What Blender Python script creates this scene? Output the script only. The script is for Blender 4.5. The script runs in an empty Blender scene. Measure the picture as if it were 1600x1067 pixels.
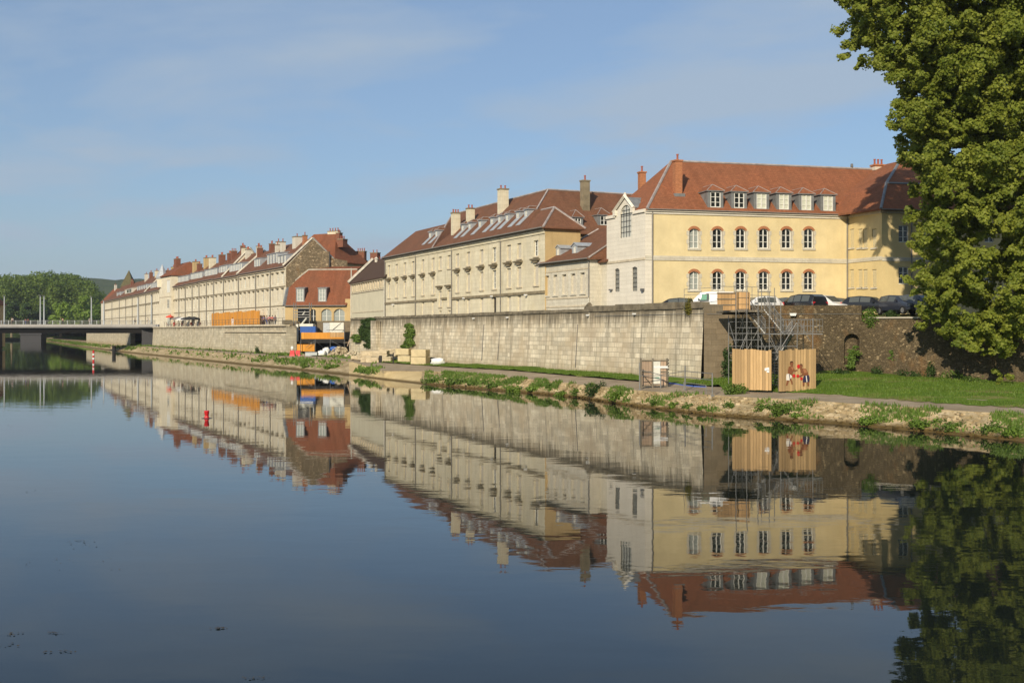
import bpy, bmesh, math, random
import numpy as np
from mathutils import Vector, Matrix, noise

random.seed(7)
RNG = np.random.default_rng(11)
R = math.radians
scene = bpy.context.scene
COL = scene.collection

# ------------------------------------------------------------------ camera, world, sun, exposure
F_PX, CX, YH, CAMH = 1750.0, 800.0, 517.5, 5.26      # focal length in photo pixels, centre column, horizon row, eye height
cam_d = bpy.data.cameras.new('camera')
cam_d.sensor_width = 36.0
cam_d.lens = F_PX / 1600 * 36
cam_d.shift_y = -(533.5 - YH) / 1600
cam_d.clip_start, cam_d.clip_end = 0.5, 9000
cam = bpy.data.objects.new('camera', cam_d)
cam.location = (0, 0, CAMH)
cam.rotation_euler = (R(90), 0, 0)
COL.objects.link(cam)
scene.camera = cam

SUN_AZ, SUN_EL = R(21), R(27)                        # behind the camera, a little to the left
S_DIR = Vector((-math.sin(SUN_AZ) * math.cos(SUN_EL), -math.cos(SUN_AZ) * math.cos(SUN_EL), math.sin(SUN_EL)))
sun_d = bpy.data.lights.new('sun', 'SUN')
sun_d.energy, sun_d.angle, sun_d.color = 4.2, R(0.5), (1.0, 0.86, 0.66)
sun = bpy.data.objects.new('sun', sun_d)
sun.rotation_euler = S_DIR.to_track_quat('Z', 'Y').to_euler()
sun.location = S_DIR * 300
COL.objects.link(sun)

world = bpy.data.worlds.new('World')
scene.world = world
world.use_nodes = True
wn, wl = world.node_tree.nodes, world.node_tree.links
wn.clear()
w_out = wn.new('ShaderNodeOutputWorld')
w_bg = wn.new('ShaderNodeBackground')
w_bg.inputs['Strength'].default_value = 0.12
w_sky = wn.new('ShaderNodeTexSky')
w_sky.sky_type = 'NISHITA'
w_sky.sun_disc = False
w_sky.sun_elevation = SUN_EL
w_sky.sun_rotation = math.atan2(S_DIR.x, S_DIR.y)
w_sky.air_density, w_sky.dust_density, w_sky.ozone_density = 1.0, 1.2, 2.0
w_tc = wn.new('ShaderNodeTexCoord')
w_sep = wn.new('ShaderNodeSeparateXYZ')
wl.new(w_tc.outputs['Generated'], w_sep.inputs[0])
def wmath(op, a, b=None):
    n = wn.new('ShaderNodeMath'); n.operation = op
    for i, v in enumerate((a, b)):
        if v is None: continue
        if isinstance(v, (int, float)): n.inputs[i].default_value = v
        else: wl.new(v, n.inputs[i])
    return n.outputs[0]
zz_ = wmath('ADD', wmath('MAXIMUM', w_sep.outputs['Z'], 0.0), 0.10)
cu, cv = wmath('DIVIDE', w_sep.outputs['X'], zz_), wmath('DIVIDE', w_sep.outputs['Y'], zz_)
w_cmb = wn.new('ShaderNodeCombineXYZ')
wl.new(wmath('ADD', wmath('MULTIPLY', cu, 0.75), wmath('MULTIPLY', cv, 0.22)), w_cmb.inputs[0])
wl.new(wmath('MULTIPLY', cv, 0.8), w_cmb.inputs[1])
w_n1 = wn.new('ShaderNodeTexNoise')
w_n1.inputs['Scale'].default_value = 1.25; w_n1.inputs['Detail'].default_value = 7; w_n1.inputs['Roughness'].default_value = 0.52; w_n1.inputs['Distortion'].default_value = 0.25
wl.new(w_cmb.outputs[0], w_n1.inputs['Vector'])
w_cr = wn.new('ShaderNodeValToRGB')
w_cr.color_ramp.elements[0].position, w_cr.color_ramp.elements[1].position = 0.45, 0.62
wl.new(w_n1.outputs['Fac'], w_cr.inputs[0])
w_mix = wn.new('ShaderNodeMix'); w_mix.data_type = 'RGBA'
SKY_MIX = dict(cloud=(2.8, 3.45, 4.25), amount=0.88, veil=0.74, base=0.34)
veil = wmath('MULTIPLY', wmath('POWER', wmath('SUBTRACT', 1.0, wmath('MINIMUM', wmath('MULTIPLY', wmath('MAXIMUM', w_sep.outputs['Z'], 0.0), 2.6), 1.0)), 2.0), SKY_MIX['veil'])
w_fac = wmath('MAXIMUM', wmath('ADD', wmath('MULTIPLY', w_cr.outputs[0], SKY_MIX['amount'] - SKY_MIX['base']), SKY_MIX['base']), veil)
wl.new(w_fac, w_mix.inputs['Factor'])
w_tint = wn.new('ShaderNodeMix'); w_tint.data_type = 'RGBA'; w_tint.blend_type = 'MULTIPLY'
w_tint.inputs['Factor'].default_value = 1.0; w_tint.inputs['B'].default_value = (0.56, 0.68, 0.80, 1)
wl.new(w_sky.outputs[0], w_tint.inputs['A'])
wl.new(w_tint.outputs['Result'], w_mix.inputs['A'])
w_mix.inputs['B'].default_value = (*SKY_MIX['cloud'], 1)
wl.new(w_mix.outputs['Result'], w_bg.inputs['Color'])
wl.new(w_bg.outputs[0], w_out.inputs['Surface'])

vs = scene.view_settings
vs.view_transform, vs.look, vs.exposure, vs.gamma = 'Standard', 'None', 0.26, 1.0
vs.use_curve_mapping = False
scene.cycles.max_bounces = 6
scene.cycles.transparent_max_bounces = 6
scene.cycles.caustics_reflective = scene.cycles.caustics_refractive = False

# ------------------------------------------------------------------ pixel helpers (photo pixels -> real points)
def P(px, py, D):
    return Vector(((px - CX) / F_PX * D, D, CAMH - (py - YH) / F_PX * D))
def G(px, py, z):
    return P(px, py, (CAMH - z) * F_PX / (py - YH))
def XY(px, D):
    return ((px - CX) / F_PX * D, D)

# ------------------------------------------------------------------ mesh builder
class MB:
    def __init__(self):
        self.v, self.f, self.m, self.M, self.uvs = [], [], [], None, {}
    def poly(self, pts, m=0):
        i = len(self.v)
        for p in pts:
            p = Vector(p)
            self.v.append(self.M @ p if self.M else p)
        self.f.append(tuple(range(i, i + len(pts)))); self.m.append(m)
    def box(self, x0, x1, y0, y1, z0, z1, m=0):
        a = [(x0, y0, z0), (x1, y0, z0), (x1, y1, z0), (x0, y1, z0), (x0, y0, z1), (x1, y0, z1), (x1, y1, z1), (x0, y1, z1)]
        for q in ((0, 1, 5, 4), (1, 2, 6, 5), (2, 3, 7, 6), (3, 0, 4, 7), (4, 5, 6, 7), (3, 2, 1, 0)):
            self.poly([a[k] for k in q], m)
    def frustum(self, cx, cy, z0, z1, w0, d0, w1, d1, m=0):
        a = [(cx - w0, cy - d0, z0), (cx + w0, cy - d0, z0), (cx + w0, cy + d0, z0), (cx - w0, cy + d0, z0),
             (cx - w1, cy - d1, z1), (cx + w1, cy - d1, z1), (cx + w1, cy + d1, z1), (cx - w1, cy + d1, z1)]
        for q in ((0, 1, 5, 4), (1, 2, 6, 5), (2, 3, 7, 6), (3, 0, 4, 7), (4, 5, 6, 7), (3, 2, 1, 0)):
            self.poly([a[k] for k in q], m)
    def tube(self, pts, r, m=0, n=6, cap=True):
        pts = [Vector(p) for p in pts]
        rs = r if isinstance(r, (list, tuple)) else [r] * len(pts)
        rings = []
        for i, p in enumerate(pts):
            d = (pts[min(i + 1, len(pts) - 1)] - pts[max(i - 1, 0)]).normalized()
            a = d.cross(Vector((0, 0, 1)) if abs(d.z) < 0.95 else Vector((1, 0, 0))).normalized()
            b = d.cross(a)
            rings.append([p + (a * math.cos(2 * math.pi * k / n) + b * math.sin(2 * math.pi * k / n)) * rs[i] for k in range(n)])
        for i in range(len(rings) - 1):
            for k in range(n):
                self.poly([rings[i][k], rings[i][(k + 1) % n], rings[i + 1][(k + 1) % n], rings[i + 1][k]], m)
        if cap:
            self.poly(rings[0][::-1], m); self.poly(rings[-1], m)
    def bar(self, p, q, w, m=0):
        self.tube([p, q], w, m, 4)
    def lathe(self, prof, m=0, n=12, c=(0, 0, 0)):
        c = Vector(c)
        for (r0, z0), (r1, z1) in zip(prof, prof[1:]):
            for k in range(n):
                a0, a1 = 2 * math.pi * k / n, 2 * math.pi * (k + 1) / n
                q = [c + Vector((r0 * math.cos(a0), r0 * math.sin(a0), z0)), c + Vector((r0 * math.cos(a1), r0 * math.sin(a1), z0)),
                     c + Vector((r1 * math.cos(a1), r1 * math.sin(a1), z1)), c + Vector((r1 * math.cos(a0), r1 * math.sin(a0), z1))]
                if r0 < 1e-5: q = [q[0], q[2], q[3]]
                elif r1 < 1e-5: q = q[:3]
                self.poly(q, m)
    def slab(self, polys, th=0.14, m=0, me=None):
        """sloping roof skins with a real thickness below them"""
        me = m if me is None else me
        cnt = {}
        key = lambda p: (round(p[0], 3), round(p[1], 3), round(p[2], 3))
        for pl in polys:
            self.poly(pl, m)
            self.poly([(p[0], p[1], p[2] - th) for p in pl][::-1], me)
            for a, b in zip(pl, list(pl[1:]) + [pl[0]]):
                k = frozenset((key(a), key(b)))
                cnt.setdefault(k, []).append((a, b))
        for k, l in cnt.items():
            if len(l) == 1:
                a, b = l[0]
                self.poly([a, b, (b[0], b[1], b[2] - th), (a[0], a[1], a[2] - th)], me)
    def wall(self, x0, x1, z0, z1, ops=(), depth=0.22, m=0, y=0.0, mr=None):
        """a wall facing -y with real openings: ops = (xa, xb, za, zb, rise)"""
        mr = m if mr is None else mr
        xs = sorted({x0, x1} | {min(max(o[i], x0), x1) for o in ops for i in (0, 1)})
        zs = sorted({z0, z1} | {min(max(o[i], z0), z1) for o in ops for i in (2, 3)})
        for za, zb in zip(zs, zs[1:]):
            run = None
            for xa, xb in zip(xs, xs[1:]):
                cx, cz = (xa + xb) / 2, (za + zb) / 2
                hole = any(o[0] < cx < o[1] and o[2] < cz < o[3] for o in ops)
                if hole:
                    if run: self.poly([(run[0], y, za), (run[1], y, za), (run[1], y, zb), (run[0], y, zb)], m); run = None
                else:
                    run = (run[0], xb) if run else (xa, xb)
            if run: self.poly([(run[0], y, za), (run[1], y, za), (run[1], y, zb), (run[0], y, zb)], m)
        for o in ops:
            xa, xb, za, zb = o[:4]; rise = o[4] if len(o) > 4 else 0
            d = y + depth
            zt = zb - rise
            self.poly([(xa, y, za), (xa, d, za), (xa, d, zt), (xa, y, zt)], mr)
            self.poly([(xb, y, za), (xb, y, zt), (xb, d, zt), (xb, d, za)], mr)
            self.poly([(xa, y, za), (xb, y, za), (xb, d, za), (xa, d, za)], mr)
            if not rise:
                self.poly([(xa, y, zb), (xa, d, zb), (xb, d, zb), (xb, y, zb)], mr)
            else:
                arc = arc_pts(xa, xb, zt, rise, 8)
                for (ax, az), (bx, bz) in zip(arc, arc[1:]):
                    self.poly([(ax, y, az), (bx, y, bz), (bx, y, zb), (ax, y, zb)], m)
                    self.poly([(ax, y, az), (ax, d, az), (bx, d, bz), (bx, y, bz)], mr)
    def build(self, name, mats, parent=None, loc=None, rot=None, smooth=False, basis=None):
        me = mesh_from(name, self.v, self.f, self.m, mats, smooth)
        return link(name, me, parent, loc, rot, basis)

def arc_pts(xa, xb, zt, rise, n):
    w = (xb - xa) / 2; cx = (xa + xb) / 2
    r = (w * w + rise * rise) / (2 * rise)
    out = []
    for k in range(n + 1):
        x = xa + (xb - xa) * k / n
        out.append((x, zt + rise - r + math.sqrt(max(r * r - (x - cx) ** 2, 0))))
    return out

def mesh_from(name, v, f, m, mats, smooth=False):
    me = bpy.data.meshes.new(name)
    me.from_pydata([tuple(p) for p in v], [], f)
    if not isinstance(mats, (list, tuple)): mats = [mats]
    for k in mats: me.materials.append(k)
    if m: me.polygons.foreach_set('material_index', m)
    uv = me.uv_layers.new(name='uv')
    me.update()
    data = np.zeros((len(me.loops), 2), dtype=np.float32)
    for p in me.polygons:
        n = p.normal
        h = math.hypot(n.x, n.y)
        if h < 0.35:
            for li in p.loop_indices:
                c = me.vertices[me.loops[li].vertex_index].co; data[li] = (c.x, c.y)
        else:
            tx, ty = -n.y / h, n.x / h
            for li in p.loop_indices:
                c = me.vertices[me.loops[li].vertex_index].co; data[li] = (c.x * tx + c.y * ty, c.z / h)
    uv.data.foreach_set('uv', data.ravel())
    if smooth: me.polygons.foreach_set('use_smooth', [True] * len(me.polygons))
    return me

def link(name, me, parent=None, loc=None, rot=None, basis=None):
    o = bpy.data.objects.new(name, me)
    COL.objects.link(o)
    if parent is not None: o.parent = parent
    if basis is not None: o.matrix_basis = basis
    if loc is not None: o.location = loc
    if rot is not None: o.rotation_euler = rot
    return o

def tag(o, label=None, cat=None, group=None, kind=None):
    if label and not 4 <= len(label.split()) <= 16: print('LABEL', len(label.split()), label)
    if label: o['label'] = label
    if cat: o['category'] = cat
    if group: o['group'] = group
    if kind: o['kind'] = kind
    return o
def thing(name, label, cat, loc=(0, 0, 0), rotz=0.0, group=None):
    o = bpy.data.objects.new(name, None)
    o.empty_display_size = 0.5
    COL.objects.link(o)
    o.location = loc; o.rotation_euler = (0, 0, rotz)
    return tag(o, label, cat, group)
def dup(o, parent=None):
    c = o.copy(); COL.objects.link(c)
    if parent is not None: c.parent = parent
    for ch in list(o.children): dup(ch, c)
    return c

# ------------------------------------------------------------------ materials
def new_mat(name, base=(0.5, 0.5, 0.5), rough=0.8, metal=0.0, spec=0.3):
    m = bpy.data.materials.new(name); m.use_nodes = True
    b = m.node_tree.nodes['Principled BSDF']
    b.inputs['Base Color'].default_value = (*base, 1)
    b.inputs['Roughness'].default_value = rough
    b.inputs['Metallic'].default_value = metal
    b.inputs['Specular IOR Level'].default_value = spec
    return m
class NT:
    def __init__(self, m):
        self.t = m.node_tree; self.n = self.t.nodes; self.l = self.t.links; self.b = self.n['Principled BSDF']
    def add(self, typ, **kw):
        n = self.n.new(typ)
        for k, v in kw.items(): setattr(n, k, v)
        return n
    def set(self, sock, v):
        if isinstance(v, (int, float)): sock.default_value = v
        elif isinstance(v, (tuple, list)): sock.default_value = (*v, 1) if len(v) == 3 and sock.type == 'RGBA' else v
        else: self.l.new(v, sock)
    def coord(self, which='UV', scale=(1, 1, 1), rot=(0, 0, 0), loc=(0, 0, 0)):
        tc = self.add('ShaderNodeTexCoord'); mp = self.add('ShaderNodeMapping')
        self.l.new(tc.outputs[which], mp.inputs[0])
        mp.inputs['Scale'].default_value = scale; mp.inputs['Rotation'].default_value = rot; mp.inputs['Location'].default_value = loc
        return mp.outputs[0]
    def noise(self, vec, scale, detail=4, rough=0.55, dist=0.0):
        n = self.add('ShaderNodeTexNoise'); self.l.new(vec, n.inputs['Vector'])
        n.inputs['Scale'].default_value = scale; n.inputs['Detail'].default_value = detail
        n.inputs['Roughness'].default_value = rough; n.inputs['Distortion'].default_value = dist
        return n.outputs['Fac']
    def ramp(self, fac, p0, p1, c0=(0, 0, 0), c1=(1, 1, 1)):
        r = self.add('ShaderNodeValToRGB'); self.l.new(fac, r.inputs[0])
        e = r.color_ramp.elements
        e[0].position, e[1].position = p0, p1
        e[0].color, e[1].color = (*c0, 1), (*c1, 1)
        return r.outputs[0]
    def mix(self, fac, a, b, mode='MIX'):
        n = self.add('ShaderNodeMix', data_type='RGBA', blend_type=mode)
        self.set(n.inputs['Factor'], fac); self.set(n.inputs['A'], a); self.set(n.inputs['B'], b)
        return n.outputs['Result']
    def math(self, op, a, b=0.0, c=None):
        n = self.add('ShaderNodeMath', operation=op)
        self.set(n.inputs[0], a); self.set(n.inputs[1], b)
        if c is not None: self.set(n.inputs[2], c)
        return n.outputs[0]
    def brick(self, vec, w, h, mortar=0.01, c1=(0.4, 0.4, 0.4), c2=(0.6, 0.6, 0.6), cm=(0.2, 0.2, 0.2), off=0.5, bias=0.0):
        n = self.add('ShaderNodeTexBrick'); self.l.new(vec, n.inputs['Vector'])
        n.inputs['Scale'].default_value = 1.0; n.inputs['Brick Width'].default_value = w; n.inputs['Row Height'].default_value = h
        n.inputs['Mortar Size'].default_value = mortar; n.inputs['Mortar Smooth'].default_value = 0.3; n.inputs['Bias'].default_value = bias
        n.inputs['Color1'].default_value = (*c1, 1); n.inputs['Color2'].default_value = (*c2, 1); n.inputs['Mortar'].default_value = (*cm, 1)
        n.offset = off
        return n
    def bump(self, h, strength=0.3, dist=0.02):
        n = self.add('ShaderNodeBump'); n.inputs['Strength'].default_value = strength; n.inputs['Distance'].default_value = dist
        self.l.new(h, n.inputs['Height']); self.l.new(n.outputs[0], self.b.inputs['Normal'])
        return n
    def color(self, c): self.set(self.b.inputs['Base Color'], c)

def sc(c, k): return tuple(min(x * k, 1) for x in c)

def mat_ashlar(name, base, bw=0.95, bh=0.36, var=0.16, joint=0.55, dirt=0.25, top=None, joint_w=0.012, warm=None, streak=0.35, low=None):
    """coursed stone: per-block tone, joints, mottling, rain streaks; top=(z, height) adds a lichen and soot band under a coping"""
    m = new_mat(name, base, 0.85, spec=0.2); t = NT(m)
    uv = t.coord('UV')
    wob = t.noise(t.coord('UV', (0.5, 0.5, 1), loc=(2, 9, 0)), 1.0, 3)
    vm = t.add('ShaderNodeVectorMath', operation='ADD'); t.l.new(uv, vm.inputs[0]); wc = t.add('ShaderNodeCombineXYZ'); t.l.new(t.math('MULTIPLY', t.math('SUBTRACT', wob, 0.5), 0.10), wc.inputs[1]); t.l.new(wc.outputs[0], vm.inputs[1])
    br = t.brick(vm.outputs[0], bw, bh, joint_w, sc(base, 1 - var), sc(base, 1 + var * 0.7), sc(base, joint)); br.squash = 1.55; br.squash_frequency = 3; br.offset = 0.43
    c = br.outputs['Color']
    n1 = t.noise(uv, 0.9, 5); n2 = t.noise(uv, 7.0, 4)
    c = t.mix(t.math('MULTIPLY', t.ramp(n1, 0.38, 0.66), dirt), c, sc(base, 0.62), 'MIX')
    c = t.mix(0.22, c, t.ramp(n2, 0.3, 0.7, (0.35, 0.35, 0.35), (0.75, 0.75, 0.75)), 'OVERLAY')
    if warm: c = t.mix(t.math('MULTIPLY', t.ramp(t.noise(uv, 0.55, 3), 0.45, 0.7), 0.5), c, warm)
    st = t.noise(t.coord('UV', (1.5, 0.09, 1)), 1.0, 6, 0.72)
    c = t.mix(t.math('MULTIPLY', t.ramp(st, 0.52, 0.66), streak), c, sc(base, 0.36))
    st2 = t.noise(t.coord('UV', (4.5, 0.16, 1), loc=(7, 3, 0)), 1.0, 4, 0.7)
    c = t.mix(t.math('MULTIPLY', t.ramp(st2, 0.56, 0.70), streak * 0.8), c, sc(base, 0.42))
    n9 = t.noise(t.coord('UV', (0.30, 0.25, 1), loc=(5, 1, 0)), 1.0, 5, 0.6)
    c = t.mix(t.math('MULTIPLY', t.ramp(n9, 0.46, 0.64), streak * 0.7), c, tuple(a * b_ for a, b_ in zip(base, (0.62, 0.55, 0.48))))
    if top:
        tc = t.add('ShaderNodeTexCoord'); sp = t.add('ShaderNodeSeparateXYZ'); t.l.new(tc.outputs['Object'], sp.inputs[0])
        zw = t.math('ADD', sp.outputs['Z'], t.math('MULTIPLY', t.math('SUBTRACT', t.noise(t.coord('UV', (2.2, 0.10, 1)), 1.0, 5, 0.7), 0.5), top[1] * 3.4))
        k = t.add('ShaderNodeMapRange'); k.inputs['From Min'].default_value = top[0] - top[1]; k.inputs['From Max'].default_value = top[0] - top[1] * 0.25
        t.l.new(zw, k.inputs['Value'])
        c = t.mix(t.math('MULTIPLY', k.outputs[0], 0.85), c, (0.135, 0.115, 0.080))
    if low:
        tc = t.add('ShaderNodeTexCoord'); sp = t.add('ShaderNodeSeparateXYZ'); t.l.new(tc.outputs['Object'], sp.inputs[0])
        zw = t.math('ADD', sp.outputs['Z'], t.math('MULTIPLY', t.math('SUBTRACT', t.noise(uv, 1.5, 5, 0.7), 0.5), 1.6))
        k = t.add('ShaderNodeMapRange'); k.inputs['From Min'].default_value = low[0] + low[1]; k.inputs['From Max'].default_value = low[0]
        t.l.new(zw, k.inputs['Value'])
        c = t.mix(t.math('MULTIPLY', k.outputs[0], 0.5), c, (0.26, 0.19, 0.075))
    t.color(c)
    h = t.math('ADD', t.math('MULTIPLY', br.outputs['Fac'], -1.0), t.math('MULTIPLY', n2, 0.5))
    t.bump(h, 0.5, 0.025)
    return m

def mat_rubble(name, base, scale=2.6):
    m = new_mat(name, base, 0.9, spec=0.15); t = NT(m)
    uv = t.coord('UV', (1, 1.5, 1))
    vo = t.add('ShaderNodeTexVoronoi', feature='F1'); t.l.new(uv, vo.inputs['Vector']); vo.inputs['Scale'].default_value = scale
    ve = t.add('ShaderNodeTexVoronoi', feature='DISTANCE_TO_EDGE'); t.l.new(uv, ve.inputs['Vector']); ve.inputs['Scale'].default_value = scale
    sp = t.add('ShaderNodeSeparateColor'); t.l.new(vo.outputs['Color'], sp.inputs[0])
    c = t.mix(sp.outputs[0], sc(base, 0.65), sc(base, 1.3))
    c = t.mix(t.ramp(sp.outputs[1], 0.90, 0.97), c, sc(base, 2.6))
    c = t.mix(t.ramp(ve.outputs['Distance'], 0.0, 0.10, (1, 1, 1), (0, 0, 0)), c, sc(base, 0.55))
    n1 = t.noise(t.coord('UV'), 0.35, 5, 0.6)
    c = t.mix(t.math('MULTIPLY', t.ramp(n1, 0.42, 0.66), 0.6), c, sc(base, 0.5))
    n3 = t.noise(t.coord('UV', (1, 0.5, 1), loc=(3, 8, 0)), 0.5, 4, 0.6)
    c = t.mix(t.math('MULTIPLY', t.ramp(n3, 0.56, 0.70), 0.45), c, (0.22, 0.11, 0.035))
    n4 = t.noise(t.coord('UV', (1, 1, 1), loc=(13, 2, 0)), 3.2, 5, 0.7)
    c = t.mix(t.math('MULTIPLY', t.ramp(n4, 0.60, 0.70), 0.7), c, sc(base, 1.9))
    t.color(c)
    t.bump(t.math('ADD', t.ramp(ve.outputs['Distance'], 0.0, 0.12), t.math('MULTIPLY', t.noise(uv, 9, 3), 0.5)), 0.6, 0.05)
    return m

def mat_tile(name, base, dark=0.55, moss=0.3, mossc=(0.09, 0.06, 0.035)):
    m = new_mat(name, base, 0.85, spec=0.2); t = NT(m)
    uv = t.coord('UV')
    br = t.brick(uv, 0.21, 0.16, 0.010, sc(base, 0.84), sc(base, 1.14), sc(base, 0.6))
    c = br.outputs['Color']
    n1 = t.noise(uv, 0.35, 6, 0.6); n2 = t.noise(t.coord('UV', (1.0, 0.12, 1)), 1.3, 4)
    n5 = t.noise(uv, 2.4, 4, 0.7)
    c = t.mix(t.math('MULTIPLY', t.ramp(n1, 0.40, 0.66), moss), c, mossc)
    c = t.mix(t.math('MULTIPLY', t.ramp(n2, 0.48, 0.70), 0.45), c, sc(base, dark))
    c = t.mix(0.22, c, t.ramp(n5, 0.3, 0.7, (0.32, 0.32, 0.32), (0.68, 0.68, 0.68)), 'OVERLAY')
    t.color(c)
    t.bump(t.math('ADD', br.outputs['Fac'], t.noise(uv, 5, 3)), 0.4, 0.02)
    return m

def mat_plaster(name, base, var=0.14, stain=0.25, stainc=None, scale=0.5):
    m = new_mat(name, base, 0.9, spec=0.15); t = NT(m)
    uv = t.coord('UV')
    n1 = t.noise(uv, scale, 6, 0.6); n2 = t.noise(t.coord('UV', (1.4, 0.09, 1)), 1.0, 5, 0.65); n3 = t.noise(uv, 9, 3)
    c = t.mix(t.ramp(n1, 0.3, 0.7), sc(base, 1 - var), sc(base, 1 + var * 0.5))
    c = t.mix(t.math('MULTIPLY', t.ramp(n2, 0.5, 0.74), stain), c, stainc or sc(base, 0.55))
    c = t.mix(0.12, c, t.ramp(n3, 0.3, 0.7, (0.35, 0.35, 0.35), (0.7, 0.7, 0.7)), 'OVERLAY')
    t.color(c); t.bump(t.math('ADD', n3, n1), 0.15, 0.01)
    return m

def mat_simple(name, base, rough=0.6, metal=0.0, var=0.2, scale=4.0, spec=0.3, coord='Object'):
    m = new_mat(name, base, rough, metal, spec); t = NT(m)
    n = t.noise(t.coord(coord), scale, 4)
    t.color(t.mix(t.ramp(n, 0.3, 0.7), sc(base, 1 - var), sc(base, 1 + var * 0.6)))
    return m

def mat_wood(name, base, board=0.22, vertical=True, var=0.35):
    m = new_mat(name, base, 0.75, spec=0.2); t = NT(m)
    s = (1, 1, 1) if vertical else (1, 1, 1)
    uv = t.coord('UV', s, (0, 0, 0) if vertical else (0, 0, R(90)), (0, 12, 0))
    br = t.brick(uv, board, 30.0, 0.010, sc(base, 1 - var), sc(base, 1 + var * 0.5), sc(base, 0.3), off=0.0)
    n1 = t.noise(t.coord('UV', (9, 0.8, 1) if vertical else (0.8, 9, 1)), 1.5, 5, 0.6, 0.3)
    n2 = t.noise(t.coord('UV', (2.0, 0.5, 1)), 1.3, 4)
    c = t.mix(t.math('MULTIPLY', t.ramp(n1, 0.4, 0.72), 0.5), br.outputs['Color'], sc(base, 0.55))
    c = t.mix(t.math('MULTIPLY', t.ramp(n2, 0.5, 0.75), 0.35), c, sc(base, 0.7))
    t.color(c); t.bump(t.math('ADD', t.math('MULTIPLY', br.outputs['Fac'], -1.5), n1), 0.4, 0.01)
    return m

def mat_leaf(name, c_dark, c_light, trans=0.35):
    m = new_mat(name, c_light, 0.55, spec=0.25); t = NT(m)
    g = t.add('ShaderNodeNewGeometry')
    r = g.outputs['Random Per Island']
    n = t.noise(t.coord('Object'), 0.45, 3)
    f = t.math('ADD', t.math('MULTIPLY', r, 0.6), t.math('MULTIPLY', t.ramp(n, 0.35, 0.65), 0.4))
    c = t.mix(f, c_dark, c_light)
    t.color(c)
    tr = t.add('ShaderNodeBsdfTranslucent'); t.l.new(t.mix(0.5, c, sc(c_light, 1.6)), tr.inputs['Color'])
    mx = t.add('ShaderNodeMixShader'); mx.inputs[0].default_value = trans
    out = t.n['Material Output']
    t.l.new(t.b.outputs[0], mx.inputs[1]); t.l.new(tr.outputs[0], mx.inputs[2]); t.l.new(mx.outputs[0], out.inputs['Surface'])
    return m

M = {}
M['stone_facade'] = mat_ashlar('limestone_facade', (0.68, 0.625, 0.465), 2.6, 0.46, 0.07, 0.74, 0.30, streak=0.34, warm=(0.62, 0.55, 0.36))
M['stone_clean'] = mat_ashlar('clean_limestone', (0.72, 0.675, 0.57), 2.4, 0.36, 0.05, 0.80, 0.15, streak=0.12)
M['stone_pale'] = mat_ashlar('pale_limestone', (0.61, 0.57, 0.46), 0.9, 0.36, 0.08, 0.72, 0.30, streak=0.25)
M['stone_row'] = mat_ashlar('quay_house_limestone', (0.72, 0.66, 0.51), 1.1, 0.42, 0.08, 0.75, 0.30, streak=0.30, warm=(0.66, 0.58, 0.41))
M['stone_trim'] = mat_simple('stone_trim', (0.56, 0.49, 0.36), 0.85, var=0.25, scale=1.5)
M['stone_grime'] = mat_simple('weathered_stone', (0.24, 0.20, 0.13), 0.9, var=0.35, scale=1.5)
M['quay'] = mat_ashlar('quay_ashlar', (0.65, 0.585, 0.445), 0.90, 0.43, 0.30, 0.34, 0.45, top=(7.15, 1.5), joint_w=0.022, streak=0.80, low=(1.2, 1.2), warm=(0.56, 0.46, 0.30))
M['quay_left'] = mat_ashlar('old_quay_ashlar', (0.52, 0.47, 0.35), 1.2, 0.45, 0.22, 0.55, 0.45, top=(6.3, 0.8), joint_w=0.02, streak=0.6, low=(1.4, 1.0))
M['coping'] = mat_simple('grimy_coping', (0.17, 0.145, 0.10), 0.9, var=0.5, scale=1.2)
M['rubble'] = mat_rubble('dark_rubble', (0.125, 0.097, 0.058), 5.0)
M['rubble_gable'] = mat_rubble('gable_rubble', (0.27, 0.21, 0.13), 3.2)
M['dark_render'] = mat_ashlar('dark_stone_return', (0.20, 0.16, 0.105), 1.0, 0.42, 0.16, 0.7, 0.5, top=(7.3, 0.8), streak=0.4)
M['yellow'] = mat_plaster('yellow_render', (0.70, 0.585, 0.335), 0.16, 0.45, (0.60, 0.47, 0.24))
M['yellow_pale'] = mat_plaster('pale_yellow_render', (0.66, 0.53, 0.27), 0.12, 0.25)
M['buff'] = mat_plaster('buff_render', (0.50, 0.37, 0.185), 0.18, 0.35)
M['cream'] = mat_plaster('cream_render', (0.60, 0.56, 0.42), 0.10, 0.30)
M['white_wall'] = mat_plaster('white_render', (0.58, 0.54, 0.45), 0.1, 0.3)
M['tile_red'] = mat_tile('red_roof_tiles', (0.285, 0.108, 0.052), moss=0.22)
M['tile_orange'] = mat_tile('orange_roof_tiles', (0.235, 0.085, 0.043), moss=0.35)
M['tile_brown'] = mat_tile('brown_roof_tiles', (0.185, 0.085, 0.048), moss=0.35)
M['tile_dark'] = mat_tile('dark_roof_tiles', (0.085, 0.052, 0.036), moss=0.3)
M['tile_far'] = mat_tile('weathered_roof_tiles', (0.185, 0.085, 0.052), moss=0.5)
M['tile_green'] = mat_tile('lichen_roof_tiles', (0.13, 0.12, 0.06), moss=0.4)
M['lead'] = mat_simple('lead_sheet', (0.23, 0.24, 0.24), 0.55, 0.2, 0.25, 2.0)
M['zinc'] = mat_simple('zinc_sheet', (0.42, 0.45, 0.47), 0.5, 0.25, 0.2, 2.0)
M['flash'] = mat_simple('hip_flashing', (0.34, 0.30, 0.28), 0.7, 0.0, 0.3, 2.0)
M['mortar_cap'] = mat_simple('mortar_verge', (0.48, 0.44, 0.36), 0.85, 0.0, 0.3, 2.0)
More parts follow.
